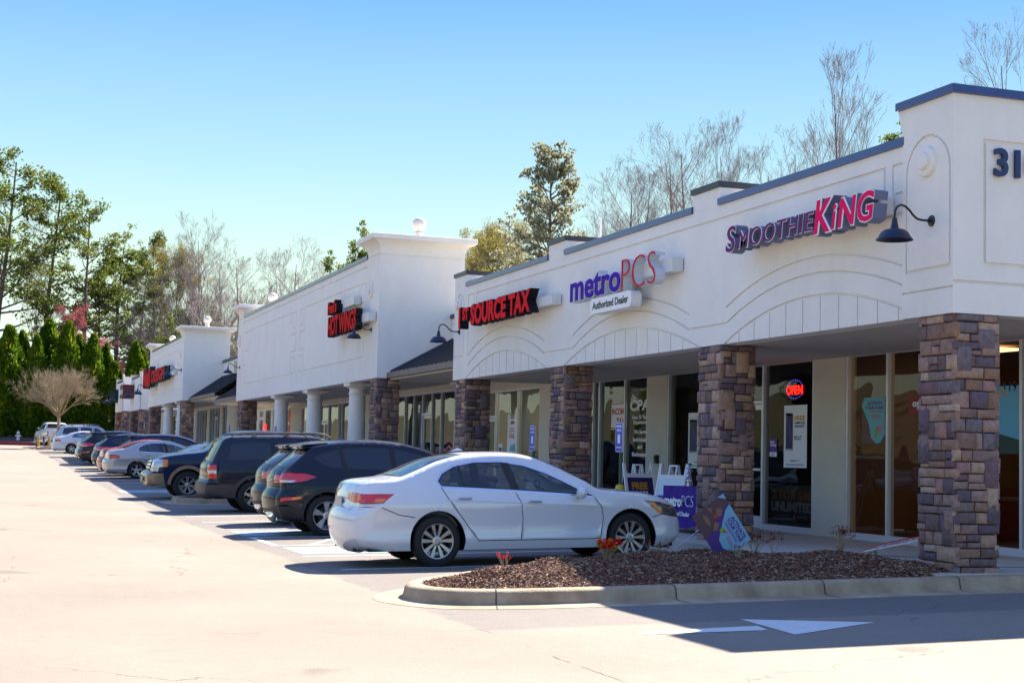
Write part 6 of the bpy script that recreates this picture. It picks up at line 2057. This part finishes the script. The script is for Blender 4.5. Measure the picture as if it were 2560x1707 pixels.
beige = make_car('parked_car', 'champagne beige saloon with five spoke wheels parked beyond the navy pickup', 'car', sp5)
place(beige, 60.7, -7.1, -1)
clone(white, 52.6, -8.1, -1, 'white saloon with only its roof and rear glass showing behind the navy pickup')
clone(beige, 63.5, -7.1, -1, 'red car whose rear corner shows between the champagne saloon and the dark estates', {'champagne_paint': REDP})
clone(suv, 66.2, -8.0, -1, 'dark estate with a bright roof edge just beyond the champagne saloon', {'black_blue_paint': DBLUE}, sc=(1.06, 1, .96))
clone(suv, 69.0, -7.15, -1, 'dark blue crossover with a large red tail lamp midway down the row', {'black_blue_paint': DBLUE}, sc=(1.0, .98, .95))
clone(beige, 71.8, -7.3, -1, 'silver hatchback corner showing left of the dark blue crossover', {'champagne_paint': SILV}, sc=(.92, 1, 1.08))
clone(suv, 77.1, -7.15, -1, 'black crossover with chrome window line toward the far end of the row', None, sc=(1.05, .98, .98))
clone(suv, 80.0, -7.0, -1, 'silver grey crossover tail squeezed left of the far black crossover', {'black_blue_paint': SILV}, sc=(.95, .98, .95))
clone(beige, 102.9, -7.1, -1, 'pale silver saloon at the far end of the row before the bare tree', {'champagne_paint': FROST})
clone(boxy, 107.2, -7.4, -1, 'silver box shaped SUV behind the farthest saloon', {'graphite_paint': SILV, 'grey_cladding': SILV})
tw = clone(truck, 122, -4.2, 1, 'white pickup seen from behind by the far hedge', {'navy_paint': FROST, 'tan_trim': FROST})
tw.rotation_euler = (0, 0, .12); tw.location = (121.5, -5.6, G(121, -5.6))
# ------------------------------------------------------------------ trees and plants
BARK = M('bark', (.12, .085, .07), .9, var=.3, vscale=8, bump=.6, bscale=20)
BARKP = M('pale_bark', (.36, .28, .17), .9, var=.2, vscale=8)
TWIG = M('twig', (.15, .105, .09), .9)
def leafmat(name, cols, trans=.35):
    m = bpy.data.materials.new(name); m.use_nodes = True
    t = m.node_tree; t.nodes.clear(); L = t.links.new
    out = t.nodes.new('ShaderNodeOutputMaterial')
    df = t.nodes.new('ShaderNodeBsdfDiffuse'); tr = t.nodes.new('ShaderNodeBsdfTranslucent'); mx = t.nodes.new('ShaderNodeMixShader'); mx.inputs[0].default_value = trans
    g = t.nodes.new('ShaderNodeNewGeometry'); r = t.nodes.new('ShaderNodeValToRGB')
    els = r.color_ramp.elements
    for i, c in enumerate(cols):
        if i < 2: e = els[i]; e.position = i/(len(cols)-1)
        else: e = els.new(i/(len(cols)-1))
        e.color = (*c, 1)
    n = t.nodes.new('ShaderNodeTexNoise'); n.inputs['Scale'].default_value = .55; n.inputs['Detail'].default_value = 3
    tc = t.nodes.new('ShaderNodeTexCoord'); L(tc.outputs['Object'], n.inputs['Vector'])
    ad = t.nodes.new('ShaderNodeMath'); ad.operation = 'MULTIPLY_ADD'; ad.inputs[1].default_value = .5
    sb = t.nodes.new('ShaderNodeMapRange'); sb.inputs[1].default_value = .3; sb.inputs[2].default_value = .7; sb.inputs[3].default_value = 0; sb.inputs[4].default_value = .5
    L(n.outputs[0], sb.inputs[0]); L(g.outputs['Random Per Island'], ad.inputs[0]); L(sb.outputs[0], ad.inputs[2])
    L(ad.outputs[0], r.inputs[0]); L(r.outputs[0], df.inputs[0]); L(r.outputs[0], tr.inputs[0])
    L(df.outputs[0], mx.inputs[1]); L(tr.outputs[0], mx.inputs[2]); L(mx.outputs[0], out.inputs[0])
    return m
PINEL = leafmat('pine_needles', [(.05,.085,.025), (.10,.15,.03), (.20,.23,.05), (.34,.32,.09)], .5)
CYPL = leafmat('cypress_foliage', [(.018,.055,.006), (.05,.115,.010), (.13,.21,.014), (.36,.31,.02)], .45)
BUDR = leafmat('red_buds', [(.28,.07,.08), (.46,.12,.14), (.55,.22,.22)], .4)
BUDY = leafmat('yellow_buds', [(.18,.15,.04), (.30,.26,.08), (.14,.15,.03)], .45)
REDL = leafmat('red_leaves', [(.55,.008,.012), (.75,.015,.02), (.30,.01,.015)], .35)
MAROONL = leafmat('maroon_leaves', [(.10,.01,.012), (.20,.02,.02), (.06,.012,.012)], .3)
LIMEL = leafmat('lime_leaves', [(.30,.34,.02), (.45,.42,.03), (.15,.22,.02)], .4)

def rvec(rnd):
    while 1:
        v = Vector((rnd.uniform(-1, 1), rnd.uniform(-1, 1), rnd.uniform(-1, 1)))
        if .05 < v.length < 1: return v.normalized()
def branching(mb, rnd, p, d, l, r, lev, maxl, tips, spread=.5, up=.25, kids_=(3, 5), shrink=.62, n0=6, gnarl=.12):
    seg = 5 if lev < 2 else 3
    r = max(r, .005)
    pts = [Vector(p)]; rs = [r]
    d = d.normalized()
    for i in range(seg):
        d = (d+rvec(rnd)*gnarl+Vector((0, 0, up*.12))).normalized()
        pts.append(pts[-1]+d*l/seg); rs.append(r*(1-.62*(i+1)/seg))
    mb.tube(pts, rs, n0 if lev == 0 else (4 if lev < 2 else 3), cap=False)
    if lev >= maxl:
        tips.append((pts[-1], d)); tips.append((pts[-2], d)); return
    k = rnd.randint(*kids_)
    for i in range(k):
        t = rnd.uniform(.30, .98) if lev else rnd.uniform(.35, .98)
        j = min(int(t*seg), seg-1)
        q = pts[j].lerp(pts[j+1], t*seg-j)
        a = rvec(rnd); a = (a-d*a.dot(d)).normalized()
        nd = (d*(1-spread*.5)+a*spread+Vector((0, 0, up))).normalized()
        branching(mb, rnd, q, nd, l*shrink*rnd.uniform(.75, 1.15)*(1.1-.35*t), rs[j]*.62, lev+1, maxl, tips, spread, up, kids_, shrink, n0, gnarl)
    tips.append((pts[-1], d))
def tag_leaf(mb, rnd, c, s, m=0, flat=0.):
    a = rvec(rnd); b = rvec(rnd); b = (b-a*a.dot(b)).normalized()
    c = Vector(c)
    mb.add([c-a*s, c+b*s*.45, c+a*s, c-b*s*.45], [(0, 1, 2, 3)], m)
PALETW = M('pale_twig', (.33, .26, .24), .9)
def bare_tree(label, seed, H=16, spread=.45, up=.35, r=.16, lv=5, k=(3, 4), buds=None, bark=BARK, name='bare_tree', stems=1):
    rnd = random.Random(seed)
    t = thing(name, label, 'tree')
    mb = MB(); tips = []
    pts = [Vector((0, 0, -.3))]; rs = [r*1.2]
    d = Vector((rnd.uniform(-.06, .06), rnd.uniform(-.06, .06), 1))
    n = 9
    for i in range(n):
        d = (d+rvec(rnd)*.07+Vector((0, 0, .12))).normalized()
        pts.append(pts[-1]+d*H*.95/n); rs.append(r*(1-.88*(i+1)/n))
    mb.tube(pts, rs, 8, cap=False)
    tb = mb.build('trunk', bark, t, recalc=False)
    mb = MB(); bark = PALETW
    for i in range(rnd.randint(17, 20)):
        q = rnd.uniform(.28, .97); j = min(int(q*n), n-1)
        p = pts[j].lerp(pts[j+1], q*n-j)
        a = rnd.uniform(0, 6.283)
        nd = Vector((math.cos(a)*spread*1.4, math.sin(a)*spread*1.4, .75+up))
        branching(mb, rnd, p, nd, H*.31*(1.22-q*.8), rs[j]*.5, 1, lv, tips, spread, up, k, .66, 5)
    crown = mb.build('crown', bark if not buds else TWIG, t, recalc=False)
    if buds:
        mb = MB()
        for p, d in tips:
            for _ in range(2): tag_leaf(mb, rnd, p+rvec(rnd)*.2, rnd.uniform(.03, .075))
        mb.build('buds', buds, t, recalc=False)
    return t
def pine_tree(label, seed, H=26, clear=.35, R=4.2, dens=1.0, cone=False, leaf=None):
    rnd = random.Random(seed)
    t = thing('pine_tree', label, 'tree')
    mb = MB()
    n = 10; pts = [Vector((0, 0, -.5))]; rs = [H*.0145]
    d = Vector((rnd.uniform(-.05, .05), rnd.uniform(-.05, .05), 1))
    for i in range(n):
        d = (d+rvec(rnd)*.045+Vector((0, 0, .1))).normalized()
        pts.append(pts[-1]+d*H/n); rs.append(H*.0145*(1-.86*(i+1)/n))
    mb.tube(pts, rs, 9, cap=False)
    mb.build('trunk', BARK, t, recalc=False)
    br = MB(); cl = MB()
    nb = int((95 if cone else 34)*dens)
    for i in range(nb):
        q = clear+(1-clear)*(i+rnd.random())/nb
        q = min(q, .995)
        if rnd.random() < .06: continue
        j = min(int(q*n), n-1); p = pts[j].lerp(pts[j+1], q*n-j)
        a = rnd.uniform(0, 6.283)
        u_ = (q-clear)/(1-clear)
        l = R*(.55+.6*math.sin(min(1, u_*1.15+.12)*math.pi))*rnd.uniform(.55, 1.2)*(1 if u_ < .85 else .6)
        if cone: l = R*(1.05-.85*u_)*rnd.uniform(.6, 1.12)
        dv = Vector((math.cos(a), math.sin(a), rnd.uniform(-.05, .35)+u_*.45)).normalized()
        bp = [p]; dd = dv
        for s in range(4):
            dd = (dd+rvec(rnd)*.16+Vector((0, 0, .10))).normalized(); bp.append(bp[-1]+dd*l/4)
        r_ = rs[j]*.34+.02
        br.tube(bp, [r_, r_*.8, r_*.6, r_*.4, r_*.2], 5, cap=False)
        for s in range(2, 5):
            for _ in range(rnd.randint(1, 3)):
                sd = (dd+rvec(rnd)*.9).normalized(); e = bp[s]+sd*l*rnd.uniform(.15, .38)
                br.tube([bp[s], bp[s].lerp(e, .5)+rvec(rnd)*.08, e], [.035, .025, .012], 3, cap=False)
                ce = e
                cs = rnd.uniform(.55, 1.25)*(H/26)*(.7 if cone else 1)
                for _ in range(13 if cone else int(30*dens)):
                    o_ = rvec(rnd)*(rnd.random()**.5)*cs; o_.z *= .55
                    c = ce+o_
                    # a tuft: three crossed slivers
                    s0 = rnd.uniform(.08, .20)
                    for _k in range(2):
                        tag_leaf(cl, rnd, c+rvec(rnd)*.05, s0)
    br.build('branches', BARK, t, recalc=False)
    cl.build('crown', leaf or PINEL, t, recalc=False)
    return t
def cypress(label, seed, H=10, R=1.9):
    rnd = random.Random(seed)
    t = thing('cypress_tree', label, 'tree')
    mb = MB(); mb.tube([(0, 0, -.3), (0, 0, H*.5), (0, 0, H*.96)], [.16, .1, .02], 7, cap=False); mb.build('trunk', BARK, t, recalc=False)
    cl = MB()
    ph = [rnd.uniform(0, 6.28) for _ in range(4)]
    for i in range(6500):
        q = rnd.random()**.85
        z = .15+q*(H-.2)
        prof = (1-q)**.62*(.75+.25*min(1, q*6))
        a = rnd.uniform(0, 6.283)
        lump = 1+.16*math.sin(a*3+ph[0]+z*1.1)+.12*math.sin(a*5+ph[1]-z*1.7)+.10*math.sin(z*3.3+ph[2]+a)
        rr = R*prof*lump*(rnd.uniform(.55, 1.06) if rnd.random() < .7 else rnd.uniform(.85, 1.14))
        c = Vector((rr*math.cos(a), rr*math.sin(a), z+.25*rr))
        d = Vector((math.cos(a)*.45, math.sin(a)*.45, 1)).normalized()+rvec(rnd)*.35
        s = rnd.uniform(.10, .26)
        b = rvec(rnd); b = (b-d*b.dot(d)/d.length_squared).normalized()
        cl.add([c-d*s*.6, c+b*s*.4, c+d*s, c-b*s*.4], [(0, 1, 2, 3)])
    cl.build('crown', CYPL, t, recalc=False)
    return t
def pixray(px_, py_):
    return fwv+rv*((px_-1280)/3873.6)-uv*((py_-853.5)/3873.6)
def at_x(ox, oy, X):
    d = pixray(ox*1.0884, oy*1.0884); k = X/d.x
    return d.y*k, HC+d.z*k
def plant(src, H0, ox, oy, X, label, group, rz=None, first=False, wide=1., base=None):
    """set a tree so its tip stands where the picture shows it"""
    Y, Z = at_x(ox, oy, X)
    b = GT(X, Y) if base is None else base
    s = (Z-b)/H0
    c = src if first else copy_tree(src)
    c.location = (X, Y, b); c.rotation_euler = (0, 0, random.uniform(0, 6.28) if rz is None else rz)
    c.scale = (s*wide, s*wide, s)
    c['label'] = label; c['group'] = group
    return c
GB = 'bare trees behind the shops'
b1 = bare_tree('x', 101, 16, .50, .24); b2 = bare_tree('x', 102, 16, .58, .16, .17); b3 = bare_tree('x', 103, 16, .44, .32, .14)
bb = bare_tree('x', 104, 14, .5, .3, .14, 5, (3, 4), BUDY, name='budding_tree')
B = [b1, b2, b3]; usedB = set()
def bplant(i, ox, oy, X, label, wide=1., src=None):
    s = src or B[i % 3]
    f = s.name not in usedB; usedB.add(s.name)
    plant(s, 16 if s in B else 14, ox, oy, X, label, GB, None, f, wide)
for i, (ox, oy, X, l, wd) in enumerate((
    (486, 516, 150, 'tallest bare tree left of the second sphere finial', .9), (410, 545, 158, 'thin bare tree just right of the leftmost pines', .8), (438, 600, 146, 'low bare tree above the nail salon block', 1.), (540, 590, 150, 'bare tree directly behind the left sphere of the tall block', 1.),
    (600, 586, 140, 'spreading bare tree above the left end of the blue coping', 1.1), (655, 600, 140, 'fine bare tree above the middle of the blue coping', 1.), (700, 580, 132, 'rounded bare tree above the blue coping of the tall block', 1.2), (735, 610, 135, 'small bare tree near the dark pine behind the tall block', 1.),
    (1150, 540, 118, 'twiggy bare tree behind the parapet left of the grey green pine', 1.), (1405, 400, 105, 'rounded bare tree just right of the grey green pine', 1.1), (1450, 385, 112, 'tall forked bare tree above the metroPCS sign', 1.1), (1500, 430, 104, 'low bare tree over the second parapet block', 1.),
    (1590, 330, 108, 'bushy bare tree right of the forked one above the parapet', .95), (1640, 295, 112, 'slender pinkish bare tree over the smoothie sign parapet block', 1.), (1690, 310, 106, 'broad bare tree behind the nearest parapet block', .85), (1745, 350, 104, 'short bare tree low over the coping beside the big one', 1.),
    (1815, 300, 110, 'bare tree left of the tallest one over the smoothie sign', .75), (1958, 165, 108, 'tallest bare tree with a stout trunk above the smoothie sign', .9), (2325, 75, 100, 'bare tree rising behind the corner tower at the right edge', .8),
    (60, 700, 172, 'thin bare tree seen between the two leftmost pine trunks', .8), (105, 520, 176, 'pale bare trunk between the first and second pine', .7), (330, 640, 150, 'brown bare tree above the farthest pavilions', 1.2), (380, 690, 146, 'bare tree over the left sphere of the farther block', 1.3), (510, 700, 138, 'dense bare tree in the gap left of the tall block', 1.3), (455, 690, 132, 'dark bare tree directly behind the farther block tower', 1.2), (575, 650, 138, 'thick bare tree low behind the left tower of the tall block', 1.2),
    )):
    bplant(i, ox, oy, X, l, wd)
usedB.discard(bb.name)
plant(bb, 14, 1110, 540, 104, 'yellow green budding tree in the gap above the tall block corner', 'budding trees', None, True, 1.3)
plant(bb, 14, 1175, 515, 112, 'paler budding tree left of the grey green pine', 'budding trees', None, False, 1.1)
plant(bb, 14, 388, 570, 156, 'yellowish budding tree right of the leftmost pine group', 'budding trees', None, False, .9)
GP = 'pines at the far end and behind the shops'
p1 = pine_tree('x', 201, 26, .30, 5.6); p2 = pine_tree('x', 202, 26, .38, 5.0); p3 = pine_tree('x', 203, 20, .12, 5.0, 1.15)
plant(p1, 26, 8, 362, 152, 'tallest pine at the left edge of the picture', GP, 0.5, True, 1.05)
plant(p2, 26, 122, 412, 154, 'second tall pine from the left with an open crown', GP, 1.2, True, .95)
plant(p1, 26, 205, 470, 150, 'third tall pine with a crown leaning right', GP, 2.8, False, .9)
plant(p3, 20, 285, 560, 156, 'broad olive pine behind the isolated cypress', GP, .4, True, 1.2)
plant(p2, 26, 362, 545, 162, 'slim pine with a rounded top right of the olive one', GP, 4.0, False, .7)
plant(p2, 26, -60, 380, 160, 'pine partly outside the left edge', GP, 5.0, False)
GREYL = leafmat('grey_needles', [(.15,.16,.10), (.24,.25,.16), (.34,.34,.23), (.46,.45,.34)], .55)
p4 = pine_tree('x', 204, 20, .10, 6.2, 1.25, True, GREYL)
plant(p4, 20, 1283, 342, 96, 'grey green conifer standing alone above the tax sign', GP, 2.2, True, .92)
plant(p3, 20, 822, 535, 100, 'small dark pine touching the left side of the cornice tower', GP, 3.3, False, .6)
plant(p3, 20, 770, 600, 104, 'low pine tip just over the blue coping near the cornice tower', GP, 1.0, False, .7)
plant(p3, 20, 2070, 290, 92, 'green pine tip peeking over the coping left of the corner tower', GP, 4.4, False, 1.0)
plant(p2, 26, 330, 590, 168, 'rear pine behind the olive one', GP, .9, False, .8)
plant(p3, 20, 240, 610, 160, 'low pine behind the cypress hedge', GP, 5.1, False, 1.1)
plant(p3, 20, 395, 735, 134, 'bright green low pine left of the farther block tower', GP, 2., False, .9)
plant(p3, 20, 480, 720, 142, 'dull pine in the gap beside the farther block', GP, 3., False, 1.2)
plant(p3, 20, 430, 700, 150, 'shaded pine behind the nail salon block tower', GP, 4., False, 1.2)
GC = 'cypress hedge at the end of the lot'
c1 = cypress('x', 301, 10, 1.75); c2 = cypress('x', 302, 10, 1.95)
cl_ = [(-25, 745, 139), (22, 748, 138), (52, 760, 140), (85, 770, 137.5), (115, 735, 141), (158, 738, 138), (183, 770, 140.5), (215, 768, 137.5), (245, 790, 139), (262, 830, 137.5), (312, 785, 136), (325, 800, 139), (0, 800, 137), (70, 830, 136.8), (140, 820, 137), (200, 840, 137)]
wl_ = ['cut by the left edge', 'second from the left edge', 'third with a thin spire', 'fourth, darker and shorter', 'with the tallest pointed spire', 'broad one right of the tallest spire', 'narrow one behind the bare crape tree', 'orange tipped one right of the bare crape tree', 'next to the right end of the hedge', 'lowest at the right end of the hedge', 'standing alone before the pines', 'twin just behind the lone one', 'front row low at the left edge', 'front row low behind the pickup', 'front row behind the bare crape crown', 'front row under the orange tipped one']
for i, (ox, oy, X) in enumerate(cl_):
    s = (c1, c2)[i % 2]
    plant(s, 10, ox, oy, X, 'green cypress '+wl_[i], GC, random.uniform(0, 6), i < 2, (.95, 1.15, 1.0, .85, 1.2)[i % 5], base=1.75)
rb = bare_tree('x', 105, 14, .55, .3, .12, 5, (3, 4), BUDR, name='redbud_tree')
plant(rb, 14, 165, 715, 144, 'red flowering tree above the cypress hedge', 'red trees', None, True, .9)
plant(rb, 14, 245, 790, 142, 'lower red flowering tree at the right end of the hedge', 'red trees', None, False, 1.2)
plant(rb, 14, 530, 885, 118, 'small red bush seen in the gap beside the tall block', 'red trees', None, False, 1.2)
# vase shaped bare ornamental tree on the far island
rnd = random.Random(9)
t = thing('crape_myrtle', 'pale bare vase shaped tree on the far parking island', 'tree', (117.5, -5.75, G(117.5, -5.7)))
mb = MB(); mb.tube([(0, 0, -.2), (0, 0, 1.4), (.02, .03, 2.5)], [.13, .11, .10], 8); mb.build('trunk', BARKP, t)
mb = MB(); tips = []
for i in range(19):
    a = i*2.399; e = rnd.uniform(.25, 1.25)
    branching(mb, rnd, Vector((.02, .03, 2.1+rnd.uniform(0, .4))), Vector((math.cos(a)*e*1.15, math.sin(a)*e*1.15, 1)), 2.3+rnd.uniform(-.3, .4), .042, 1, 5, tips, .50, .10, (4, 5), .68, 5, .10)
mb.build('crown', BARKP, t, recalc=False)

# shrubs in the island bed
def shrub(label, x, y, seed, H=.3, R=.2, mats=(REDL,), nst=9, nl=14, ls=.02, z=None, grp='small shrubs in the mulch'):
    rnd = random.Random(seed)
    t = thing('shrub', label, 'shrub', (x, y, (mulch_h(x, y) if z is None else z)-.02), 0, grp)
    st = MB(); lf = [MB() for _ in mats]
    for i in range(nst):
        a = rnd.uniform(0, 6.283); e = rnd.uniform(.2, 1)*R
        p = [Vector((0, 0, 0)), Vector((e*.45*math.cos(a), e*.45*math.sin(a), H*.4)), Vector((e*math.cos(a), e*math.sin(a), H*rnd.uniform(.6, 1)))]
        st.tube(p, [.006, .0045, .002], 4, cap=False)
        q = p[1]+Vector((rnd.uniform(-.5, .5), rnd.uniform(-.5, .5), .8)).normalized()*H*.4
        st.tube([p[1], q], [.004, .0015], 3, cap=False)
        for tip in (p[2], q):
            k = rnd.randrange(len(mats))
            for _ in range(nl):
                tag_leaf(lf[k], rnd, tip+rvec(rnd)*rnd.uniform(.005, .04)*(H/.3), rnd.uniform(.6, 1.3)*ls)
    st.build('stems', BARKP, t, recalc=False)
    for m, b in zip(mats, lf):
        if b.v: b.build('leaves', m, t, recalc=False)
    return t
shrub('tiny shrub with a few red leaves in the sunlit mulch', 16.2, -5.57, 1, .24, .13, (REDL,), 7, 5, .009)
shrub('bright red and lime leaved shrub in the sun just left of the shadow edge', 16.1, -6.72, 2, .27, .19, (REDL, REDL, REDL, LIMEL), 22, 24, .016)
shrub('brown twiggy shrub by the front wheel of the white saloon', 17.2, -7.80, 3, .26, .18, (MAROONL,), 8, 6, .013)
shrub('sparse maroon shrub right under the tilted yard sign', 16.3, -8.45, 4, .22, .14, (MAROONL,), 6, 6, .010)
shrub('two branched maroon shrub right of the tilted yard sign', 17.0, -9.05, 5, .30, .26, (MAROONL,), 9, 10, .012)
shrub('lone dark red sprig between the yard sign and the corner pillar', 17.25, -9.45, 8, .30, .10, (MAROONL,), 3, 12, .013)
shrub('largest maroon shrub in front of the corner shop window', 16.0, -9.62, 6, .36, .22, (MAROONL,), 13, 12, .012)
shrub('single bright green weed near the foot of the corner pillar', 15.4, -9.72, 7, .10, .05, (leafmat('weed', [(.05,.25,.03),(.08,.35,.05)], .3),), 5, 4, .014)

# ------------------------------------------------------------------ islands and edging further off
def small_island(pts, nm):
    p = smooth_path(pts, 2)
    kb = path_profile(p, [(-.16, .02), (-.155, .14), (-.14, .15), (-.02, .15), (.005, .13), (.03, .02), (.30, .005), (.31, -.05)])
    o = kb.build('kerb', KERBM, smooth=True, ang=50); tag(o, kind='structure')
    inn = []
    for i, (x, y) in enumerate(p):
        a = p[max(i-1, 0)]; b = p[min(i+1, len(p)-1)]
        d = Vector((b[0]-a[0], b[1]-a[1])).normalized(); inn.append((x+d.y*.14, y-d.x*.14))
    x0 = min(q[0] for q in inn); x1 = max(q[0] for q in inn); y0 = min(q[1] for q in inn); y1 = max(q[1] for q in inn)
    gp = [(x, y) for x in fr(x0, x1, .25) for y in fr(y0, y1, .25) if in_poly((x+.003, y+.002), inn)]
    V, T = cdt([inn], [(a+.003, b+.002) for a, b in gp])
    T = [t for t in T if in_poly((sum(V[i][0] for i in t)/3, sum(V[i][1] for i in t)/3), inn)]
    def hh(x, y):
        d = min(math.hypot(x-a, y-b) for a, b in inn)
        return G(x, y)+.10+min(d, .5)*.28
    mb = MB(); mb.add([(x, y, hh(x, y)) for x, y in V], T)
    o = mb.build('mulch_bed', MULCH, smooth=True, ang=180); tag(o, kind='stuff', label=nm, cat='mulch')
    return hh
small_island([(40.6, -9.7), (40.6, -8), (40.6, -6.2), (40.7, -5.5), (41.1, -5.1), (41.8, -5.0), (42.5, -5.1), (42.9, -5.5), (43.0, -6.2), (43.0, -8), (43.0, -9.7)], 'low mulch on the island behind the boxy SUV')
h2 = small_island([(114.2, -9.7), (114.2, -8), (114.2, -6), (114.3, -4.9), (114.8, -4.35), (116, -4.2), (118, -4.3), (118.9, -5), (119, -6), (119, -9.7)], 'brown mulch on the far island under the bare vase shaped tree')
mb = MB(); mb.box(84.4, 84.6, -6.6, -4.6, G(84, -5)-.01, G(84, -5)+.13)
o = mb.build('wheel_stop', KERBM); tag(o, 'low tan concrete wheel stop on the lot beside the far black crossover', 'wheel stop')
REDK = M('red_kerb', (.20, .02, .03), .8, var=.2)
mb = MB(); mb.add([(x, y, z) for y in (-9.8, 36) for x, z in ((131.0, G(131, y)-.05), (131.02, G(131, y)+.15), (131.2, G(131, y)+.155), (131.2, G(131, y)))], [(0, 4, 5, 1), (1, 5, 6, 2), (2, 6, 7, 3)])
o = mb.build('red_kerb', REDK); tag(o, kind='structure')
mb = MB(); ys = fr(-30, 40, 3)
vs = []
for y in ys:
    for x, z in ((131.2, G(131, y)+.14), (133, 1.85), (136, 2.0), (144, 2.2), (175, 3.4)): vs.append((x, y, z+.06*math.sin(y*1.3+x)*(x > 131.3)))
mb.add(vs, [(i*5+j, (i+1)*5+j, (i+1)*5+j+1, i*5+j+1) for i in range(len(ys)-1) for j in range(4)])
o = mb.build('verge', EARTH, smooth=True, ang=180); tag(o, kind='structure')
t = thing('fire_hydrant', 'white fire hydrant with a red collar at the far dark verge', 'hydrant', (132.6, -3.35, 1.78))
m = MB(); m.lathe([(.17, 0), (.17, .06), (.12, .08), (.115, .42), (.15, .44), (.15, .48), (.001, .48)], (0,0,0), 'z', 14); m.tube([(0, -.24, .34), (0, .24, .34)], .06, 10); m.tube([(-.2, 0, .34), (0, 0, .34)], .075, 10); m.build('barrel', M('hydrant_white', (.62, .62, .68), .5), t, smooth=True)
m = MB(); m.lathe([(.155, .481), (.155, .53), (.14, .54)], (0,0,0), 'z', 14); m.build('collar', REDK, t)
m = MB(); m.lathe([(.135, .53), (.12, .62), (.06, .70), (.03, .72), (.03, .77), (.001, .77)], (0,0,0), 'z', 14); m.build('bonnet', MATS['hydrant_white'], t, smooth=True)
for i, (x, y, l) in enumerate(((117.5, -4.4, 'yellow bollard with an orange cap on the near tip of the far island'), (117.5, -5.12, 'yellow bollard beside the white marker post on the far island'))):
    t = thing('bollard', l, 'bollard', (x, y, G(x, y)+.15), 0, 'yellow bollards on the far island')
    m = MB(); m.lathe([(.075, 0), (.075, .55), (.001, .55)], (0,0,0), 'z', 12); m.build('post', MATS['bollard_yellow'], t, smooth=True, ang=50)
    m = MB(); m.lathe([(.078, .551), (.078, .70), (.05, .76), (.001, .77)], (0,0,0), 'z', 12); m.build('cap', INKY, t, smooth=True)
t = thing('marker_post', 'white marker post with a small white sign plate on the far island', 'post', (117.0, -5.2, G(117, -5.2)+.15))
m = MB(); m.box(-.04, .04, -.04, .04, 0, 1.2); m.build('post', WHITE, t)
m = MB(); m.box(-.06, -.045, -.16, .16, .75, 1.3); m.build('sign_plate', WHITE, t)

# ------------------------------------------------------------------ what the shop glass reflects: the far side of the lot
GR = 'trees on the grass bank across the lot'
sp_ = [(x, 37+((i*37) % 17)) for i, x in enumerate(range(24, 176, 7))]
wn = 'first second third fourth fifth sixth seventh eighth ninth tenth eleventh twelfth thirteenth fourteenth fifteenth sixteenth seventeenth eighteenth nineteenth twentieth twentyfirst twentysecond twentythird'.split()
for i, (x, y) in enumerate(sp_):
    s = (p3, b2, c2, b1, p1)[i % 5]
    c = copy_tree(s, (x, y, GT(x, y)-.2), i*1.3, wn[i]+' tree along the grass bank behind the photographer', GR, (.6, .5, .55, .55, .42)[i % 5])
wf = 'near middle far farthest last'.split()
for i, (x, y, s, mp) in enumerate(((30, 22, beige, {'champagne_paint': DGREY}), (44, 23, boxy, {'graphite_paint': DBLUE, 'grey_cladding': DBLUE}), (58, 22, white, None), (75, 23, suv, {'black_blue_paint': REDP}), (94, 22, beige, {'champagne_paint': SILV}))):
    c = copy_tree(s); place(c, x, y, 1)
    c['label'] = wf[i]+' car parked across the lot behind the photographer'
    if mp: repaint(c, mp, c['label'])
    c['group'] = 'cars across the lot'

Yp, Zp = at_x(1380, 500, 34)
t = thing('roof_pipe', 'thin white pipe standing on the roof left of the bare trees over the metro sign', 'pipe', (34, Yp, 4.4))
m = MB(); m.tube([(0, 0, 0), (0, 0, Zp-4.4)], .03, 8); m.build('pipe', WHITE, t)
m = MB(); m.lathe([(.09, 0), (.05, .08), (.032, .1)], (0, 0, 0), 'z', 12); m.build('flashing', COPING2, t)
